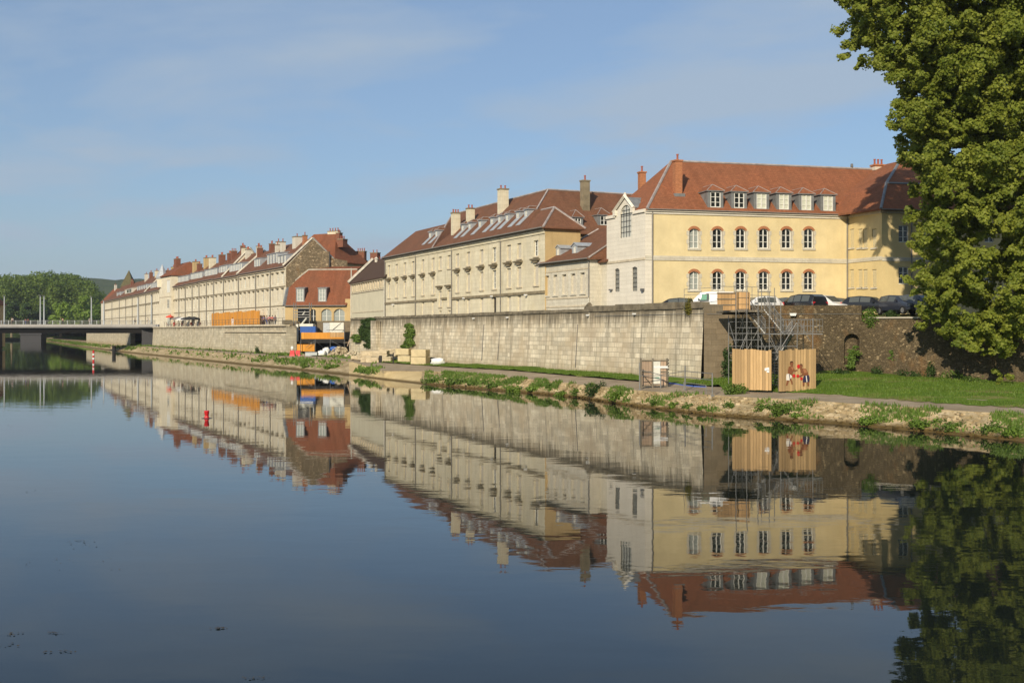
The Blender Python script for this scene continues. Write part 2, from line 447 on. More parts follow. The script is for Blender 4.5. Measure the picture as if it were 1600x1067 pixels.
M['brick'] = mat_ashlar('orange_brick', (0.50, 0.215, 0.105), 0.22, 0.075, 0.25, 0.7, 0.3, joint_w=0.012, streak=0.25)
M['brick_red'] = mat_ashlar('red_brick', (0.25, 0.11, 0.07), 0.22, 0.075, 0.25, 0.7, 0.3, joint_w=0.012, streak=0.3)
M['pot'] = mat_simple('terracotta_pot', (0.34, 0.10, 0.06), 0.7)
M['frame'] = mat_simple('white_window_paint', (0.72, 0.72, 0.66), 0.5, var=0.06)
M['iron'] = mat_simple('dark_iron', (0.05, 0.05, 0.05), 0.5, 0.3)
M['shutter'] = mat_simple('cream_shutter', (0.54, 0.50, 0.41), 0.7, var=0.1)
M['shutter_y'] = mat_simple('yellow_grey_shutter', (0.58, 0.50, 0.30), 0.7, var=0.1)
M['blind'] = mat_simple('pale_blind', (0.58, 0.60, 0.50), 0.6, var=0.08)
M['glass'] = new_mat('dark_window_glass', (0.018, 0.022, 0.022), 0.06, spec=0.5)
M['glass_pale'] = new_mat('pale_window_glass', (0.30, 0.33, 0.31), 0.12, spec=0.5)
M['pipe'] = mat_simple('grey_downpipe', (0.20, 0.19, 0.17), 0.6)
M['pipe_white'] = mat_simple('pale_downpipe', (0.52, 0.50, 0.42), 0.6)
M['steel'] = mat_simple('galvanised_steel', (0.225, 0.225, 0.215), 0.5, 0.35, 0.2, 6)
M['steel_dark'] = mat_simple('dull_steel', (0.16, 0.16, 0.16), 0.55, 0.3, 0.2, 6)
M['steel_pale'] = mat_simple('pale_painted_steel', (0.45, 0.48, 0.49), 0.5, 0.1, 0.15, 6)
M['wood'] = mat_wood('fence_boards', (0.56, 0.375, 0.18), 0.21, var=.42)
M['wood_box'] = mat_wood('new_planks', (0.56, 0.35, 0.16), 0.24)
M['wood_orange'] = mat_wood('orange_shuttering_board', (0.70, 0.31, 0.05), 1.25, var=0.16)
M['wood_grey'] = mat_wood('grey_boards', (0.22, 0.19, 0.14), 0.2)
M['wood_pink'] = mat_wood('worn_pallet_boards', (0.50, 0.37, 0.26), 0.22)
M['white_paint'] = mat_simple('white_gloss_paint', (0.74, 0.75, 0.73), 0.35, var=0.05)
M['white_sheet'] = mat_simple('white_sheeting', (0.66, 0.66, 0.58), 0.6, var=0.12)
M['blue_sheet'] = mat_simple('blue_sheeting', (0.025, 0.10, 0.36), 0.5, var=0.2)
M['blue_hose'] = mat_simple('blue_plastic', (0.05, 0.11, 0.40), 0.5)
M['red_plastic'] = mat_simple('red_plastic', (0.55, 0.03, 0.035), 0.45, var=0.1)
M['buoy_red'] = mat_simple('red_buoy_paint', (0.52, 0.018, 0.02), 0.4, var=0.1)
M['black'] = mat_simple('black_rubber', (0.018, 0.018, 0.018), 0.7)
M['near_black'] = mat_simple('near_black_surface', (0.035, 0.033, 0.03), 0.9)
M['concrete'] = mat_plaster('concrete', (0.42, 0.39, 0.33), 0.15, 0.4)
M['concrete_warm'] = mat_plaster('sandy_concrete', (0.52, 0.415, 0.23), 0.10, 0.25, scale=0.3)
M['deck_grey'] = mat_plaster('bridge_fascia_concrete', (0.36, 0.36, 0.36), 0.1, 0.2)
M['soffit'] = mat_simple('dark_steel_and_shade', (0.045, 0.045, 0.048), 0.7)
M['cutstone'] = mat_plaster('cut_stone', (0.55, 0.46, 0.28), 0.22, 0.35, (0.25, 0.19, 0.11), 1.2)
M['roughstone'] = mat_plaster('rough_stone', (0.52, 0.44, 0.30), 0.3, 0.4, (0.22, 0.17, 0.10), 1.6)
M['asphalt'] = mat_plaster('car_park_asphalt', (0.06, 0.06, 0.058), 0.3, 0.2)
M['skin_tone'] = new_mat('skin', (0.38, 0.21, 0.14), 0.6)
M['hair'] = new_mat('brown_hair', (0.03, 0.02, 0.012), 0.7)
M['leaf_plane'] = mat_leaf('plane_leaves', (0.085, 0.132, 0.014), (0.310, 0.340, 0.050), 0.42)
M['leaf_dark'] = mat_leaf('dark_leaves', (0.030, 0.062, 0.016), (0.075, 0.125, 0.034))
M['leaf_mid'] = mat_leaf('mid_green_leaves', (0.075, 0.135, 0.022), (0.170, 0.255, 0.048))
M['leaf_bright'] = mat_leaf('bright_green_leaves', (0.095, 0.175, 0.022), (0.200, 0.290, 0.050))
M['leaf_wood'] = mat_leaf('wood_leaves', (0.065, 0.115, 0.020), (0.180, 0.245, 0.045))
M['leaf_willow'] = mat_leaf('willow_leaves', (0.130, 0.220, 0.025), (0.240, 0.340, 0.060))
M['leaf_yellow'] = mat_leaf('yellowing_leaves', (0.12, 0.11, 0.018), (0.22, 0.20, 0.035))
M['bark'] = mat_simple('plane_bark', (0.22, 0.18, 0.11), 0.9, var=0.5, scale=2.0)
M['grassblade'] = mat_leaf('grass_blades', (0.070, 0.130, 0.014), (0.140, 0.205, 0.030), 0.25)
# ------------------------------------------------------------------ SETTING: water, banks, ground
ZT = 6.55          # street and car park level
def struct(name, o): o['kind'] = 'structure'; return o

def water_mat():
    m = new_mat('river_water', (0.012, 0.017, 0.014), 0.015, spec=0.5); t = NT(m)
    t.b.inputs['IOR'].default_value = 1.333
    t.color(t.mix(t.ramp(t.noise(t.coord('Object', (0.02, 0.05, 1)), 1.0, 4), 0.35, 0.7), (0.006, 0.010, 0.010), (0.014, 0.018, 0.014)))
    v = t.coord('Object', (0.50, 1.0, 1), (0, 0, R(8)))
    n1 = t.noise(v, 0.7, 2, 0.45, 0.4)
    n2 = t.noise(v, 2.6, 3, 0.5, 0.2)
    calm = t.ramp(t.noise(t.coord('Object', (0.016, 0.05, 1)), 1.0, 3), 0.38, 0.62, (0.35, 0.35, 0.35), (1, 1, 1))
    h = t.math('MULTIPLY', t.math('ADD', t.math('MULTIPLY', n1, 1.0), t.math('MULTIPLY', n2, 0.22)), calm)
    b = t.bump(h, 1.0, 0.0062)
    return m
M['water'] = water_mat()
mb = MB(); mb.poly([(-1500, -250, 0), (400, -250, 0), (400, 1500, 0), (-1500, 1500, 0)])
struct('water', mb.build('water', M['water']))

def mat_ground():
    m = new_mat('grassland', (0.08, 0.11, 0.03), 0.95, spec=0.1); t = NT(m)
    n = t.noise(t.coord('Object'), 0.05, 6)
    t.color(t.mix(n, (0.06, 0.085, 0.022), (0.13, 0.12, 0.06))); return m
M['ground'] = mat_ground()
mb = MB(); mb.poly([(-5000, -3000, -3), (5000, -3000, -3), (5000, 6500, -3), (-5000, 6500, -3)])
struct('ground', mb.build('ground', M['ground']))

# stations along the right bank: water edge W, outer path edge O, inner path edge I, foot of the wall Fo
def v3(px, py, z): return G(px, py, z)
ST = [
 (Vector((52, 2, 0)), Vector((53.3, 2.6, 1)), Vector((56.5, 4, 1.1)), Vector((78, 26, 1.5))),
 (Vector((37.5, 29.5, 0)), Vector((38.9, 30.3, 1)), Vector((42, 32, 1.1)), Vector((57, 70, 1.5))),
 (v3(1600, 690, 0), v3(1600, 649, 1), v3(1600, 640, 1.1), P(1600, 600, 80)),
 (v3(1440, 674, 0), v3(1440, 638, 1), v3(1440, 630, 1.1), P(1440, 590, 82.5)),
 (v3(1287, 661, 0), v3(1287, 628, 1), v3(1287, 617, 1.1), P(1287, 581, 84.6)),
 (v3(1115, 649, 0), v3(1115, 618, 1), v3(1115, 609, 1.2), P(1112, 592, 85.2)),
 (v3(990, 634, 0), v3(990, 610, 1), v3(990, 599.5, 1.2), P(1000, 586, 94.3)),
 (v3(900, 620.5, 0), v3(900, 599.5, 1), v3(900, 591, 1.25), P(900, 580, 104.5)),
 (v3(800, 611.5, 0), v3(800, 590, 1), v3(800, 581.5, 1.3), P(800, 573, 117.9)),
 (v3(690, 603.5, 0), v3(690, 581, .9), v3(690, 575, 1.15), P(690, 568, 137)),
 (v3(600, 592.4, 0), v3(600, 579.5, .9), v3(600, 569, 1.2), Vector((-17.9, 157, 1.3))),
 (v3(552, 587, 0), v3(552, 566, 1.2), v3(552, 559, 1.35), Vector((-25.06, 174, 1.4))),
 (v3(440, 575, 0), v3(440, 558, 1.3), v3(441, 555.5, 1.45), Vector((-36.5, 178.5, 1.6))),
 (Vector((-41.6, 175.3, 0)), Vector((-40.2, 179.5, 1.3)), Vector((-39.2, 181.0, 1.5)), Vector((-37.6, 183, 1.6))),
 (Vector((-95.8, 278.3, 0)), Vector((-93.2, 279.6, 1.3)), Vector((-92, 280.2, 1.5)), Vector((-90.2, 281, 1.6))),
 (Vector((-150, 388, 0)), Vector((-147, 389.5, 1.0)), Vector((-145, 390.5, 1.3)), Vector((-139, 393, 2.4))),
 (Vector((-250, 600, 0)), Vector((-247, 601, 1.0)), Vector((-245, 602, 1.3)), Vector((-235, 606, 2.5))),
 (Vector((-420, 900, 0)), Vector((-417, 901, 1.0)), Vector((-415, 902, 1.3)), Vector((-400, 910, 2.5))),
]
def station(i, t):
    a, b = ST[i], ST[i + 1]
    return [p.lerp(q, t) for p, q in zip(a, b)]
DENSE = []      # (index + t, W, O, I, Fo)
for i in range(len(ST) - 1):
    L = (ST[i + 1][1] - ST[i][1]).length
    n = max(2, int(L / (0.45 if 2 <= i <= 9 else 1.5 if i < 13 else 8)))
    for k in range(n): DENSE.append((i + k / n, *station(i, k / n)))
DENSE.append((len(ST) - 1.0, *ST[-1]))

def is_smooth(u): return 9.28 < u < 11.05          # the smooth concrete slipway stretch
def bank_mat():
    m = new_mat('stone_bank', (0.4, 0.33, 0.2), 0.9, spec=0.15); t = NT(m)
    oc = t.coord('Object')
    vo = t.add('ShaderNodeTexVoronoi', feature='F1'); t.l.new(oc, vo.inputs['Vector']); vo.inputs['Scale'].default_value = 2.2
    sp = t.add('ShaderNodeSeparateColor'); t.l.new(vo.outputs['Color'], sp.inputs[0])
    c = t.mix(sp.outputs[0], (0.31, 0.235, 0.13), (0.50, 0.405, 0.255))
    n1 = t.noise(oc, 0.7, 5); n2 = t.noise(oc, 5, 4)
    c = t.mix(t.math('MULTIPLY', t.ramp(n1, 0.45, 0.62), 0.55), c, (0.20, 0.15, 0.07))
    c = t.mix(t.math('MULTIPLY', t.ramp(n2, 0.55, 0.66), 0.5), c, (0.13, 0.12, 0.04))
    tc = t.add('ShaderNodeTexCoord'); sz = t.add('ShaderNodeSeparateXYZ'); t.l.new(tc.outputs['Object'], sz.inputs[0])
    k = t.add('ShaderNodeMapRange'); k.inputs['From Min'].default_value = 0.30; k.inputs['From Max'].default_value = 0.10
    t.l.new(t.math('ADD', sz.outputs['Z'], t.math('MULTIPLY', t.math('SUBTRACT', n2, 0.5), 0.25)), k.inputs['Value'])
    c = t.mix(k.outputs[0], c, (0.105, 0.072, 0.026))
    t.color(c); t.bump(t.math('ADD', n2, vo.outputs['Distance']), 0.6, 0.06)
    return m
def slip_mat():
    m = new_mat('sandy_slope_concrete', (0.5, 0.4, 0.22), 0.9, spec=0.15); t = NT(m)
    oc = t.coord('Object')
    c = t.mix(t.ramp(t.noise(oc, 0.4, 6), 0.3, 0.7), (0.43, 0.33, 0.17), (0.56, 0.44, 0.24))
    tc = t.add('ShaderNodeTexCoord'); sz = t.add('ShaderNodeSeparateXYZ'); t.l.new(tc.outputs['Object'], sz.inputs[0])
    k = t.add('ShaderNodeMapRange'); k.inputs['From Min'].default_value = 0.22; k.inputs['From Max'].default_value = 0.06
    t.l.new(t.math('ADD', sz.outputs['Z'], t.math('MULTIPLY', t.math('SUBTRACT', t.noise(oc, 3, 4), 0.5), 0.12)), k.inputs['Value'])
    c = t.mix(k.outputs[0], c, (0.11, 0.075, 0.03))
    t.color(c); t.bump(t.noise(oc, 6, 4), 0.2, 0.02); return m
M['bank'], M['slip'] = bank_mat(), slip_mat()
NR = 9
v, f, mi = [], [], []
for (u, W, O, I, Fo) in DENSE:
    inward = (W - O); inward.z = 0
    for r in range(NR + 1):
        t = r / NR * 1.25 - 0.25
        p = W.lerp(O, t) if t >= 0 else Vector((W.x + inward.x * -t * 0.8, W.y + inward.y * -t * 0.8, 0.9 * t * 2.0))
        if not is_smooth(u) and 0.0 <= t < 0.99:
            d = noise.noise(p * 1.3) * 0.16 + noise.noise(p * 3.1) * 0.10
            p = p + Vector((d * 0.6, d * 0.4, d * (0.9 if t > 0.05 else 0.5)))
        v.append(p)
for i in range(len(DENSE) - 1):
    for r in range(NR):
        a = i * (NR + 1) + r
        f.append((a, a + NR + 1, a + NR + 2, a + 1)); mi.append(1 if is_smooth(DENSE[i][0]) else 0)
struct('river_bank', link('river_bank', mesh_from('river_bank', v, f, mi, [M['bank'], M['slip']])))

def path_mat():
    m = new_mat('gravel_path', (0.3, 0.25, 0.18), 0.95, spec=0.1); t = NT(m)
    oc = t.coord('Object')
    c = t.mix(t.ramp(t.noise(oc, 0.5, 6), 0.32, 0.68), (0.235, 0.185, 0.125), (0.36, 0.295, 0.21))
    c = t.mix(t.math('MULTIPLY', t.ramp(t.noise(oc, 11, 3), 0.5, 0.7), 0.4), c, (0.42, 0.36, 0.26))
    t.color(c); t.bump(t.noise(oc, 14, 3), 0.4, 0.02); return m
M['path'] = path_mat()
def lawn_mat():
    m = new_mat('lawn', (0.05, 0.12, 0.012), 0.95, spec=0.1); t = NT(m)
    oc = t.coord('Object')
    c = t.mix(t.ramp(t.noise(oc, 0.6, 6), 0.3, 0.7), (0.075, 0.140, 0.014), (0.135, 0.205, 0.028))
    c = t.mix(t.math('MULTIPLY', t.ramp(t.noise(t.coord('Object', (0.3, 0.6, 1)), 0.55, 5, 0.65), 0.52, 0.64), 0.75), c, (0.26, 0.21, 0.09))
    c = t.mix(t.math('MULTIPLY', t.ramp(t.noise(oc, 6, 4), 0.45, 0.7), 0.4), c, (0.035, 0.085, 0.008))
    t.color(c); t.bump(t.noise(oc, 16, 4), 0.8, 0.06); return m
M['lawn'] = lawn_mat()
# towpath sheet and lawn sheet
v, f = [], []
for (u, W, O, I, Fo) in DENSE: v += [O, O.lerp(I, 0.5) + Vector((0, 0, 0.015)), I, I.lerp(Fo, 0.25)]
n = 4
for i in range(len(DENSE) - 1):
    for r in range(n - 1):
        a = i * n + r; f.append((a, a + n, a + n + 1, a + 1))
struct('towpath', link('towpath', mesh_from('towpath', v, f, [], [M['path']])))
# narrow stone kerb along the outer path edge
v, f = [], []
for (u, W, O, I, Fo) in DENSE:
    d = (I - O); d.z = 0; d.normalize()
    j = 0.10 * noise.noise(O * .8); kk = .03 + 0.04 * noise.noise(O * .5)
    v += [O - d * (0.20 + j) + Vector((0, 0, -0.25)), O - d * (0.18 + j) + Vector((0, 0, kk)), O + d * 0.1 + Vector((0, 0, kk)), O + d * (.14 + j) + Vector((0, 0, -0.02))]
for i in range(len(DENSE) - 1):
    for r in range(3):
        a = i * 4 + r; f.append((a, a + 4, a + 5, a + 1))
struct('path_kerb', link('path_kerb', mesh_from('path_kerb', v, f, [], [M['bank']])))
v, f = [], []
def lawn_pt(u, I, Fo, t):
    p = I.lerp(Fo, t)
    p.z += 0.012 + noise.noise(Vector((p.x * .22, p.y * .22, 0))) * 0.10 * min(1, t * 5) + 0.05 * math.sin(min(1, t * 3) * 1.57)
    return p
NL = 11
for (u, W, O, I, Fo) in DENSE:
    j = 0.35 * noise.noise(Vector((u * 9, 0, 3)))
    t0 = max(0.02, (0.03 if u < 4.9 else 0.30) + j * (0.25 if u < 4.9 else 0.5))
    for k in range(NL): v.append(lawn_pt(u, I, Fo, t0 + (1.06 - t0) * k / (NL - 1)))
for i in range(len(DENSE) - 1):
    for r in range(NL - 1):
        a = i * NL + r; f.append((a, a + NL, a + NL + 1, a + 1))
struct('lawn', link('lawn', mesh_from('lawn', v, f, [], [M['lawn']])))

# ------------------------------------------------------------------ quay walls
WC, WE = Vector((14.6, 85.2)), Vector((-25.06, 174.0))              # near ashlar wall, corner and far end
LW0, LW1 = Vector((-35.8, 178.0)), Vector((-90.0, 281.0))           # the old wall further up the quay
DW = [WC, Vector((27.3, 84.6)), Vector((40.0, 80.0)), Vector((58.5, 70.5)), Vector((79, 26)), Vector((86, -40))]

class Fac:
    """a facade line on plan: local x runs left to right as seen from the river, local y runs into the building"""
    def __init__(s, A, B, z0=ZT):
        s.A, s.B, s.z0 = Vector(A[:2]), Vector(B[:2]), z0
        s.d = (s.B - s.A); s.L = s.d.length; s.d.normalize(); s.n = Vector((-s.d.y, s.d.x))
        s.rot = math.atan2(s.d.y, s.d.x)
        s.W = Matrix.Translation((s.A.x, s.A.y, z0)) @ Matrix.Rotation(s.rot, 4, 'Z')
    def s(s_, px, t=0.0):
        k = (px - CX) / F_PX
        bx, by = s_.A.x + t * s_.n.x, s_.A.y + t * s_.n.y
        return (k * by - bx) / (s_.d.x - k * s_.d.y)
    def D(s_, px, t=0.0): return s_.A.y + s_.s(px, t) * s_.d.y + t * s_.n.y
    def z(s_, px, py, t=0.0): return CAMH - (py - YH) / F_PX * s_.D(px, t) - s_.z0
    def root(s_, name, label, cat, group=None): return thing(name, label, cat, (s_.A.x, s_.A.y, s_.z0), s_.rot, group)
    def rel(s_, other): return s_.W.inverted() @ other.W

def lump(p, k=0.25): return noise.noise(Vector(p) * k)
# near ashlar wall (battered a little), its corner return towards the dark wall
fw = Fac(WE, WC, 0.0)
root = fw.root('quay_wall', 'long pale ashlar quay wall with dark grimy coping below the stone institution buildings', 'wall')
zt = 7.02
mb = MB(); NS = 40
for i in range(NS):
    a, b = fw.L * i / NS, fw.L * (i + 1) / NS
    mb.poly([(a, -0.35, 0.4), (b, -0.35, 0.4), (b, 0, zt), (a, 0, zt)])
mb.poly([(0, -0.35, 0.4), (0, 0, zt), (0, 1.4, zt), (0, 1.4, 0.4)])
mb.poly([(0, 1.4, 0.4), (0, 1.4, zt), (fw.L, 1.4, zt), (fw.L, 1.4, 0.4)])
mb.poly([(0, 0, zt), (fw.L, 0, zt), (fw.L, 1.4, zt), (0, 1.4, zt)])
mb.build('wall_face', M['quay'], root)
mb = MB()
xs = fw.s(917)
rc = random.Random(31); cx0 = 0.0
while cx0 < fw.L - .3:
    cx1 = min(fw.L - .02, cx0 + rc.uniform(.8, 1.9))
    if cx0 < xs < cx1: cx1 = xs
    hi = (.30 if cx1 <= xs + .01 else .52) + rc.uniform(-.05, .05); yo = rc.uniform(-.03, .03)
    mb.frustum((cx0 + cx1) / 2, .25 + yo, zt + .003, zt + hi, (cx1 - cx0) / 2 - .006, .37, (cx1 - cx0) / 2 - .02, .31)
    cx0 = cx1
mb.tube([(xs - .5, 0.2, zt + .3), (xs + .2, 0.2, zt + .66)], .25)
mb.build('coping', M['coping'], root)
mb = MB()
x0, x1 = fw.s(588), fw.s(596)
mb.box(x0, x1, -0.85, -0.2, 0.4, zt - 0.25)
mb.build('pilaster', M['quay'], root)
mb = MB()
for px, h0, h1 in ((782, 2.2, 5.2), (904, 1.9, 5.9), (757, 2.0, 6.0)):
    x = fw.s(px); mb.tube([(x, -.35, h0), (x, -.09, h1)], .032)
mb.build('drain_stain_pipe', M['steel_dark'], root)
for px in (742, 795, 921, 994):
    x = fw.s(px); b2 = MB(); b2.box(x - .10, x + .10, -.32, -.06, zt - .36, zt - .24); b2.box(x - .03, x + .03, -.1, .0, zt - .30, zt - .24)
    b2.build('floodlight', M['white_paint'], root)

# dark rubble wall on the right: an arched niche, higher with a parapet on its left half
root = thing('rubble_wall', 'dark rubble retaining wall under the car park, with an arched niche', 'wall', (0, 0, 0))
def dark_section(A, B, zt, ops, name, mat, z0=0.5, uv0=0):
    fc = Fac(A, B, 0.0)
    b = MB()
    b.M = None
    n = max(1, int(fc.L / 1.2))
    b.wall(0, fc.L, z0, zt, ops, depth=1.3)
    b.poly([(0, 0, zt), (fc.L, 0, zt), (fc.L, 1.2, zt), (0, 1.2, zt)])
    for o in ops: b.poly([(o[0], 1.3, o[2]), (o[1], 1.3, o[2]), (o[1], 1.3, o[3]), (o[0], 1.3, o[3])])
    return b.build(name, mat, root, basis=fc.W), fc
fd = Fac(DW[0], DW[1], 0.0)
xr = fd.s(1144)
bret = MB(); bret.wall(0.0, xr, 0.5, 7.3)
bret.poly([(0, 0, 7.3), (xr, 0, 7.3), (xr, 1.2, 7.3), (0, 1.2, 7.3)])
bret.build('return_face', M['dark_render'], root, basis=fd.W)
b = MB()
xa, xb = fd.s(1319), fd.s(1343); za, zb = CAMH - (569 - YH) / F_PX * 84.6, CAMH - (521.5 - YH) / F_PX * 84.6
x3 = fd.s(1346)
b.wall(xr, x3, 0.5, 7.22, [(xa, xb, za, zb, 0.42)], depth=.6)
b.poly([(xr, 0, 7.22), (x3, 0, 7.22), (x3, 1.0, 7.22), (xr, 1.0, 7.22)]); b.poly([(x3, 0, 6.2), (x3, 0, 7.22), (x3, 1.0, 7.22), (x3, 1.0, 6.2)])
b.poly([(xa - .2, .6, za - .2), (xb + .2, .6, za - .2), (xb + .2, .6, zb + .2), (xa - .2, .6, zb + .2)])
b.build('parapet_section', M['rubble'], root, basis=fd.W)
b = MB(); b.wall(x3, fd.L, 0.5, 6.22); b.poly([(x3, 0, 6.22), (fd.L, 0, 6.22), (fd.L, 1.0, 6.22), (x3, 1.0, 6.22)])
b.build('lower_section', M['rubble'], root, basis=fd.W)
for A, B in zip(DW[1:], DW[2:]):
    fc = Fac(A, B, 0.0); b = MB(); b.wall(0, fc.L, 0.5, 6.22); b.poly([(0, 0, 6.22), (fc.L, 0, 6.22), (fc.L, 1.0, 6.22), (0, 1.0, 6.22)])
    b.build('lower_section', M['rubble'], root, basis=fc.W)
b = MB(); b.box(x3 + .3, fd.L, -.12, .5, 6.224, 6.33); b.build('coping', M['concrete'], root, basis=fd.W)
for A, B in zip(DW[1:3], DW[2:4]):
    fc = Fac(A, B, 0.0); b = MB(); b.box(0.01, fc.L - 0.01, -.12, .5, 6.224, 6.33); b.build('coping', M['concrete'], root, basis=fc.W)
for px, fcx in ((1238, fd),):
    x = fcx.s(px); b2 = MB(); b2.frustum(x, -.16, 6.42, 6.62, .20, .14, .26, .16); b2.box(x - .04, x + .04, -.05, .0, 6.5, 6.6); b2.build('floodlight', M['white_paint'], root, basis=fcx.W)
b = MB(); b.tube([(fd.s(1104), -.05, 6.56), (fd.s(1346), -.05, 6.56)], .018); b.build('cable', M['steel'], root, basis=fd.W)
b = MB(); b.tube([(fw.s(930), -.10, 6.62), (fw.L, -.05, 6.60)], .018); b.build('cable', M['steel'], bpy.data.objects['quay_wall'])

# the old quay wall on the left, on to the bridge and beyond
fl = Fac(LW1, LW0, 0.0)
root = fl.root('old_quay_wall', 'weathered old quay wall below the cafe terrace, running from the bridge to the building site', 'wall')
b = MB(); zl = 6.1
b.poly([(0, -.3, .6), (fl.L, -.3, .6), (fl.L, 0, zl), (0, 0, zl)])
b.poly([(fl.L, -.3, .6), (fl.L, 1.6, .6), (fl.L, 1.6, zl), (fl.L, 0, zl)])
b.poly([(0, 0, zl), (fl.L, 0, zl), (fl.L, 1.6, zl), (0, 1.6, zl)])
b.poly([(0, 1.6, .6), (0, 1.6, zl), (0, 0, zl), (0, -.3, .6)])
b.build('wall_face', M['quay_left'], root)
b = MB(); b.box(0, fl.s(352), -.2, .5, zl + .003, zl + .22); b.box(fl.s(352) + .003, fl.L - .1, -.3, .5, zl + .003, zl + .30); b.build('coping', M['stone_trim'], root)
b = MB(); b.box(fl.L - 1.3, fl.L + .05, -.4, .9, zl + .31, zl + .95); b.build('end_pier', M['quay_left'], root)
b = MB(); b.box(fl.s(352), fl.L - .03, -.36, -.02, zl - 1.0, zl - .85); b.build('string_course', M['stone_trim'], root)
# upstream wall beyond the bridge
fu = Fac((-152, 400), (-102.5, 301), 0.0)
root = fu.root('upstream_quay_wall', 'pale quay wall seen under the bridge behind the green bank', 'wall')
b = MB(); b.box(0, fu.L, 0, 1.2, .8, 6.2); b.build('wall_face', M['quay_left'], root)
# recess wall behind the building site
fr = Fac((-36.2, 182.6), (-25.0, 181.2), 0.0)
root = fr.root('site_back_wall', 'brown stone retaining wall behind the building site scaffold', 'wall')
b = MB(); b.box(0, fr.L, 0, .9, .6, 6.75); b.build('wall_face', M['dark_render'], root)
b = MB(); b.box(0, fr.L, -.08, .5, 6.753, 6.95); b.build('coping', M['stone_grime'], root)

# street / car park sheet behind the walls, far plain
mb = MB()
mb.poly([(-155, 402, ZT - .35), (-94.5, 284, ZT - .35), (LW1.x + .9, LW1.y + .5, ZT - .35), (LW0.x + 1.0, LW0.y + .9, ZT - .35), (-36.2, 183.2, ZT - .35), (-25, 181.9, ZT - .35), (-23.8, 175, ZT - .35), (15.3, 86.2, ZT - .35),
         (27.3, 85.6, ZT - .35), (40, 81, ZT - .35), (59, 71.5, ZT - .35), (80, 26, ZT - .35), (87, -40, ZT - .35), (2500, -40, ZT - .35), (2500, 3000, ZT - .35), (-1100, 3000, ZT - .35), (-255, 604, ZT - .35)])
struct('upper_ground', mb.build('upper_ground', M['asphalt']))
mb = MB()
mb.poly([(15.4, 86.3, ZT), (27.3, 86.1, ZT), (60, 80, ZT), (70, 100, ZT), (52, 110, ZT), (30.4, 103, ZT), (11.4, 97.3, ZT), (9, 98, ZT)])
struct('car_park', mb.build('car_park', M['asphalt']))
mb = MB()
for A, B in zip([(27.0, 85.2), (40, 80.6), (59, 71)], [(40, 80.6), (59, 71), (62, 69)]):
    mb.poly([(A[0], A[1], 6.3), (B[0], B[1], 6.3), (B[0] + .6, B[1] + 1.7, 6.56), (A[0] + .3, A[1] + 1.7, 6.56)])
struct('soil_verge', mb.build('soil_verge', M['ground']))
# left side: land upstream round the bend and a low left bank
mb = MB()
mb.poly([(-1500, 735, 1.2), (-420, 735, 1.2), (-262, 632, 1.2), (-250, 640, 1.4), (-200, 1500, 5), (-1500, 1500, 5)])
mb.poly([(-1500, 735, 1.2), (-1500, 733, -1), (-420, 733, -1), (-420, 735, 1.2)])
mb.poly([(-420, 735, 1.2), (-420, 733, -1), (-262, 630, -1), (-262, 632, 1.2)])
struct('upstream_land', mb.build('upstream_land', M['ground']))

# hills
def hill(name, fn, x0, x1, y0, y1, nx, ny, mat):
    v, f = [], []
    for j in range(ny + 1):
        for i in range(nx + 1):
            x = x0 + (x1 - x0) * i / nx; y = y0 + (y1 - y0) * j / ny
            v.append((x, y, fn(x, y)))
    for j in range(ny):
        for i in range(nx):
            a = j * (nx + 1) + i; f.append((a, a + 1, a + nx + 2, a + nx + 1))
    o = link(name, mesh_from(name, v, f, [], [mat], True)); o['kind'] = 'structure'; return o
def mat_hill():
    m = new_mat('wooded_hill', (0.04, 0.065, 0.02), 1.0, spec=0.0); t = NT(m)
    oc = t.coord('Object')
    t.color(t.mix(t.ramp(t.noise(oc, 0.03, 6, 0.7), 0.3, 0.7), (0.030, 0.052, 0.018), (0.075, 0.10, 0.035)))
    t.bump(t.noise(oc, 0.05, 6, 0.7), 1.0, 12.0); return m
M['hill'] = mat_hill()
def far_h(x, y):
    base = 126 * math.exp(-((x + 900) / 900) ** 2) * math.exp(-((y - 2500) / 520) ** 2)
    return base + 7 * noise.noise(Vector((x * .012, y * .012, 0))) * base / 100 + 3.0 * noise.noise(Vector((x * .05, y * .05, 2))) - 6
hill('hills', far_h, -2600, 600, 1500, 3200, 160, 60, M['hill'])
def wood_h(x, y):
    a = 24 * (1 / (1 + math.exp((x + 268) / 10))) * (1 / (1 + math.exp(-(y - 700) / 18)))
    return 1.0 + a
hill('wooded_slope', wood_h, -900, -215, 636, 1100, 60, 40, M['hill'])
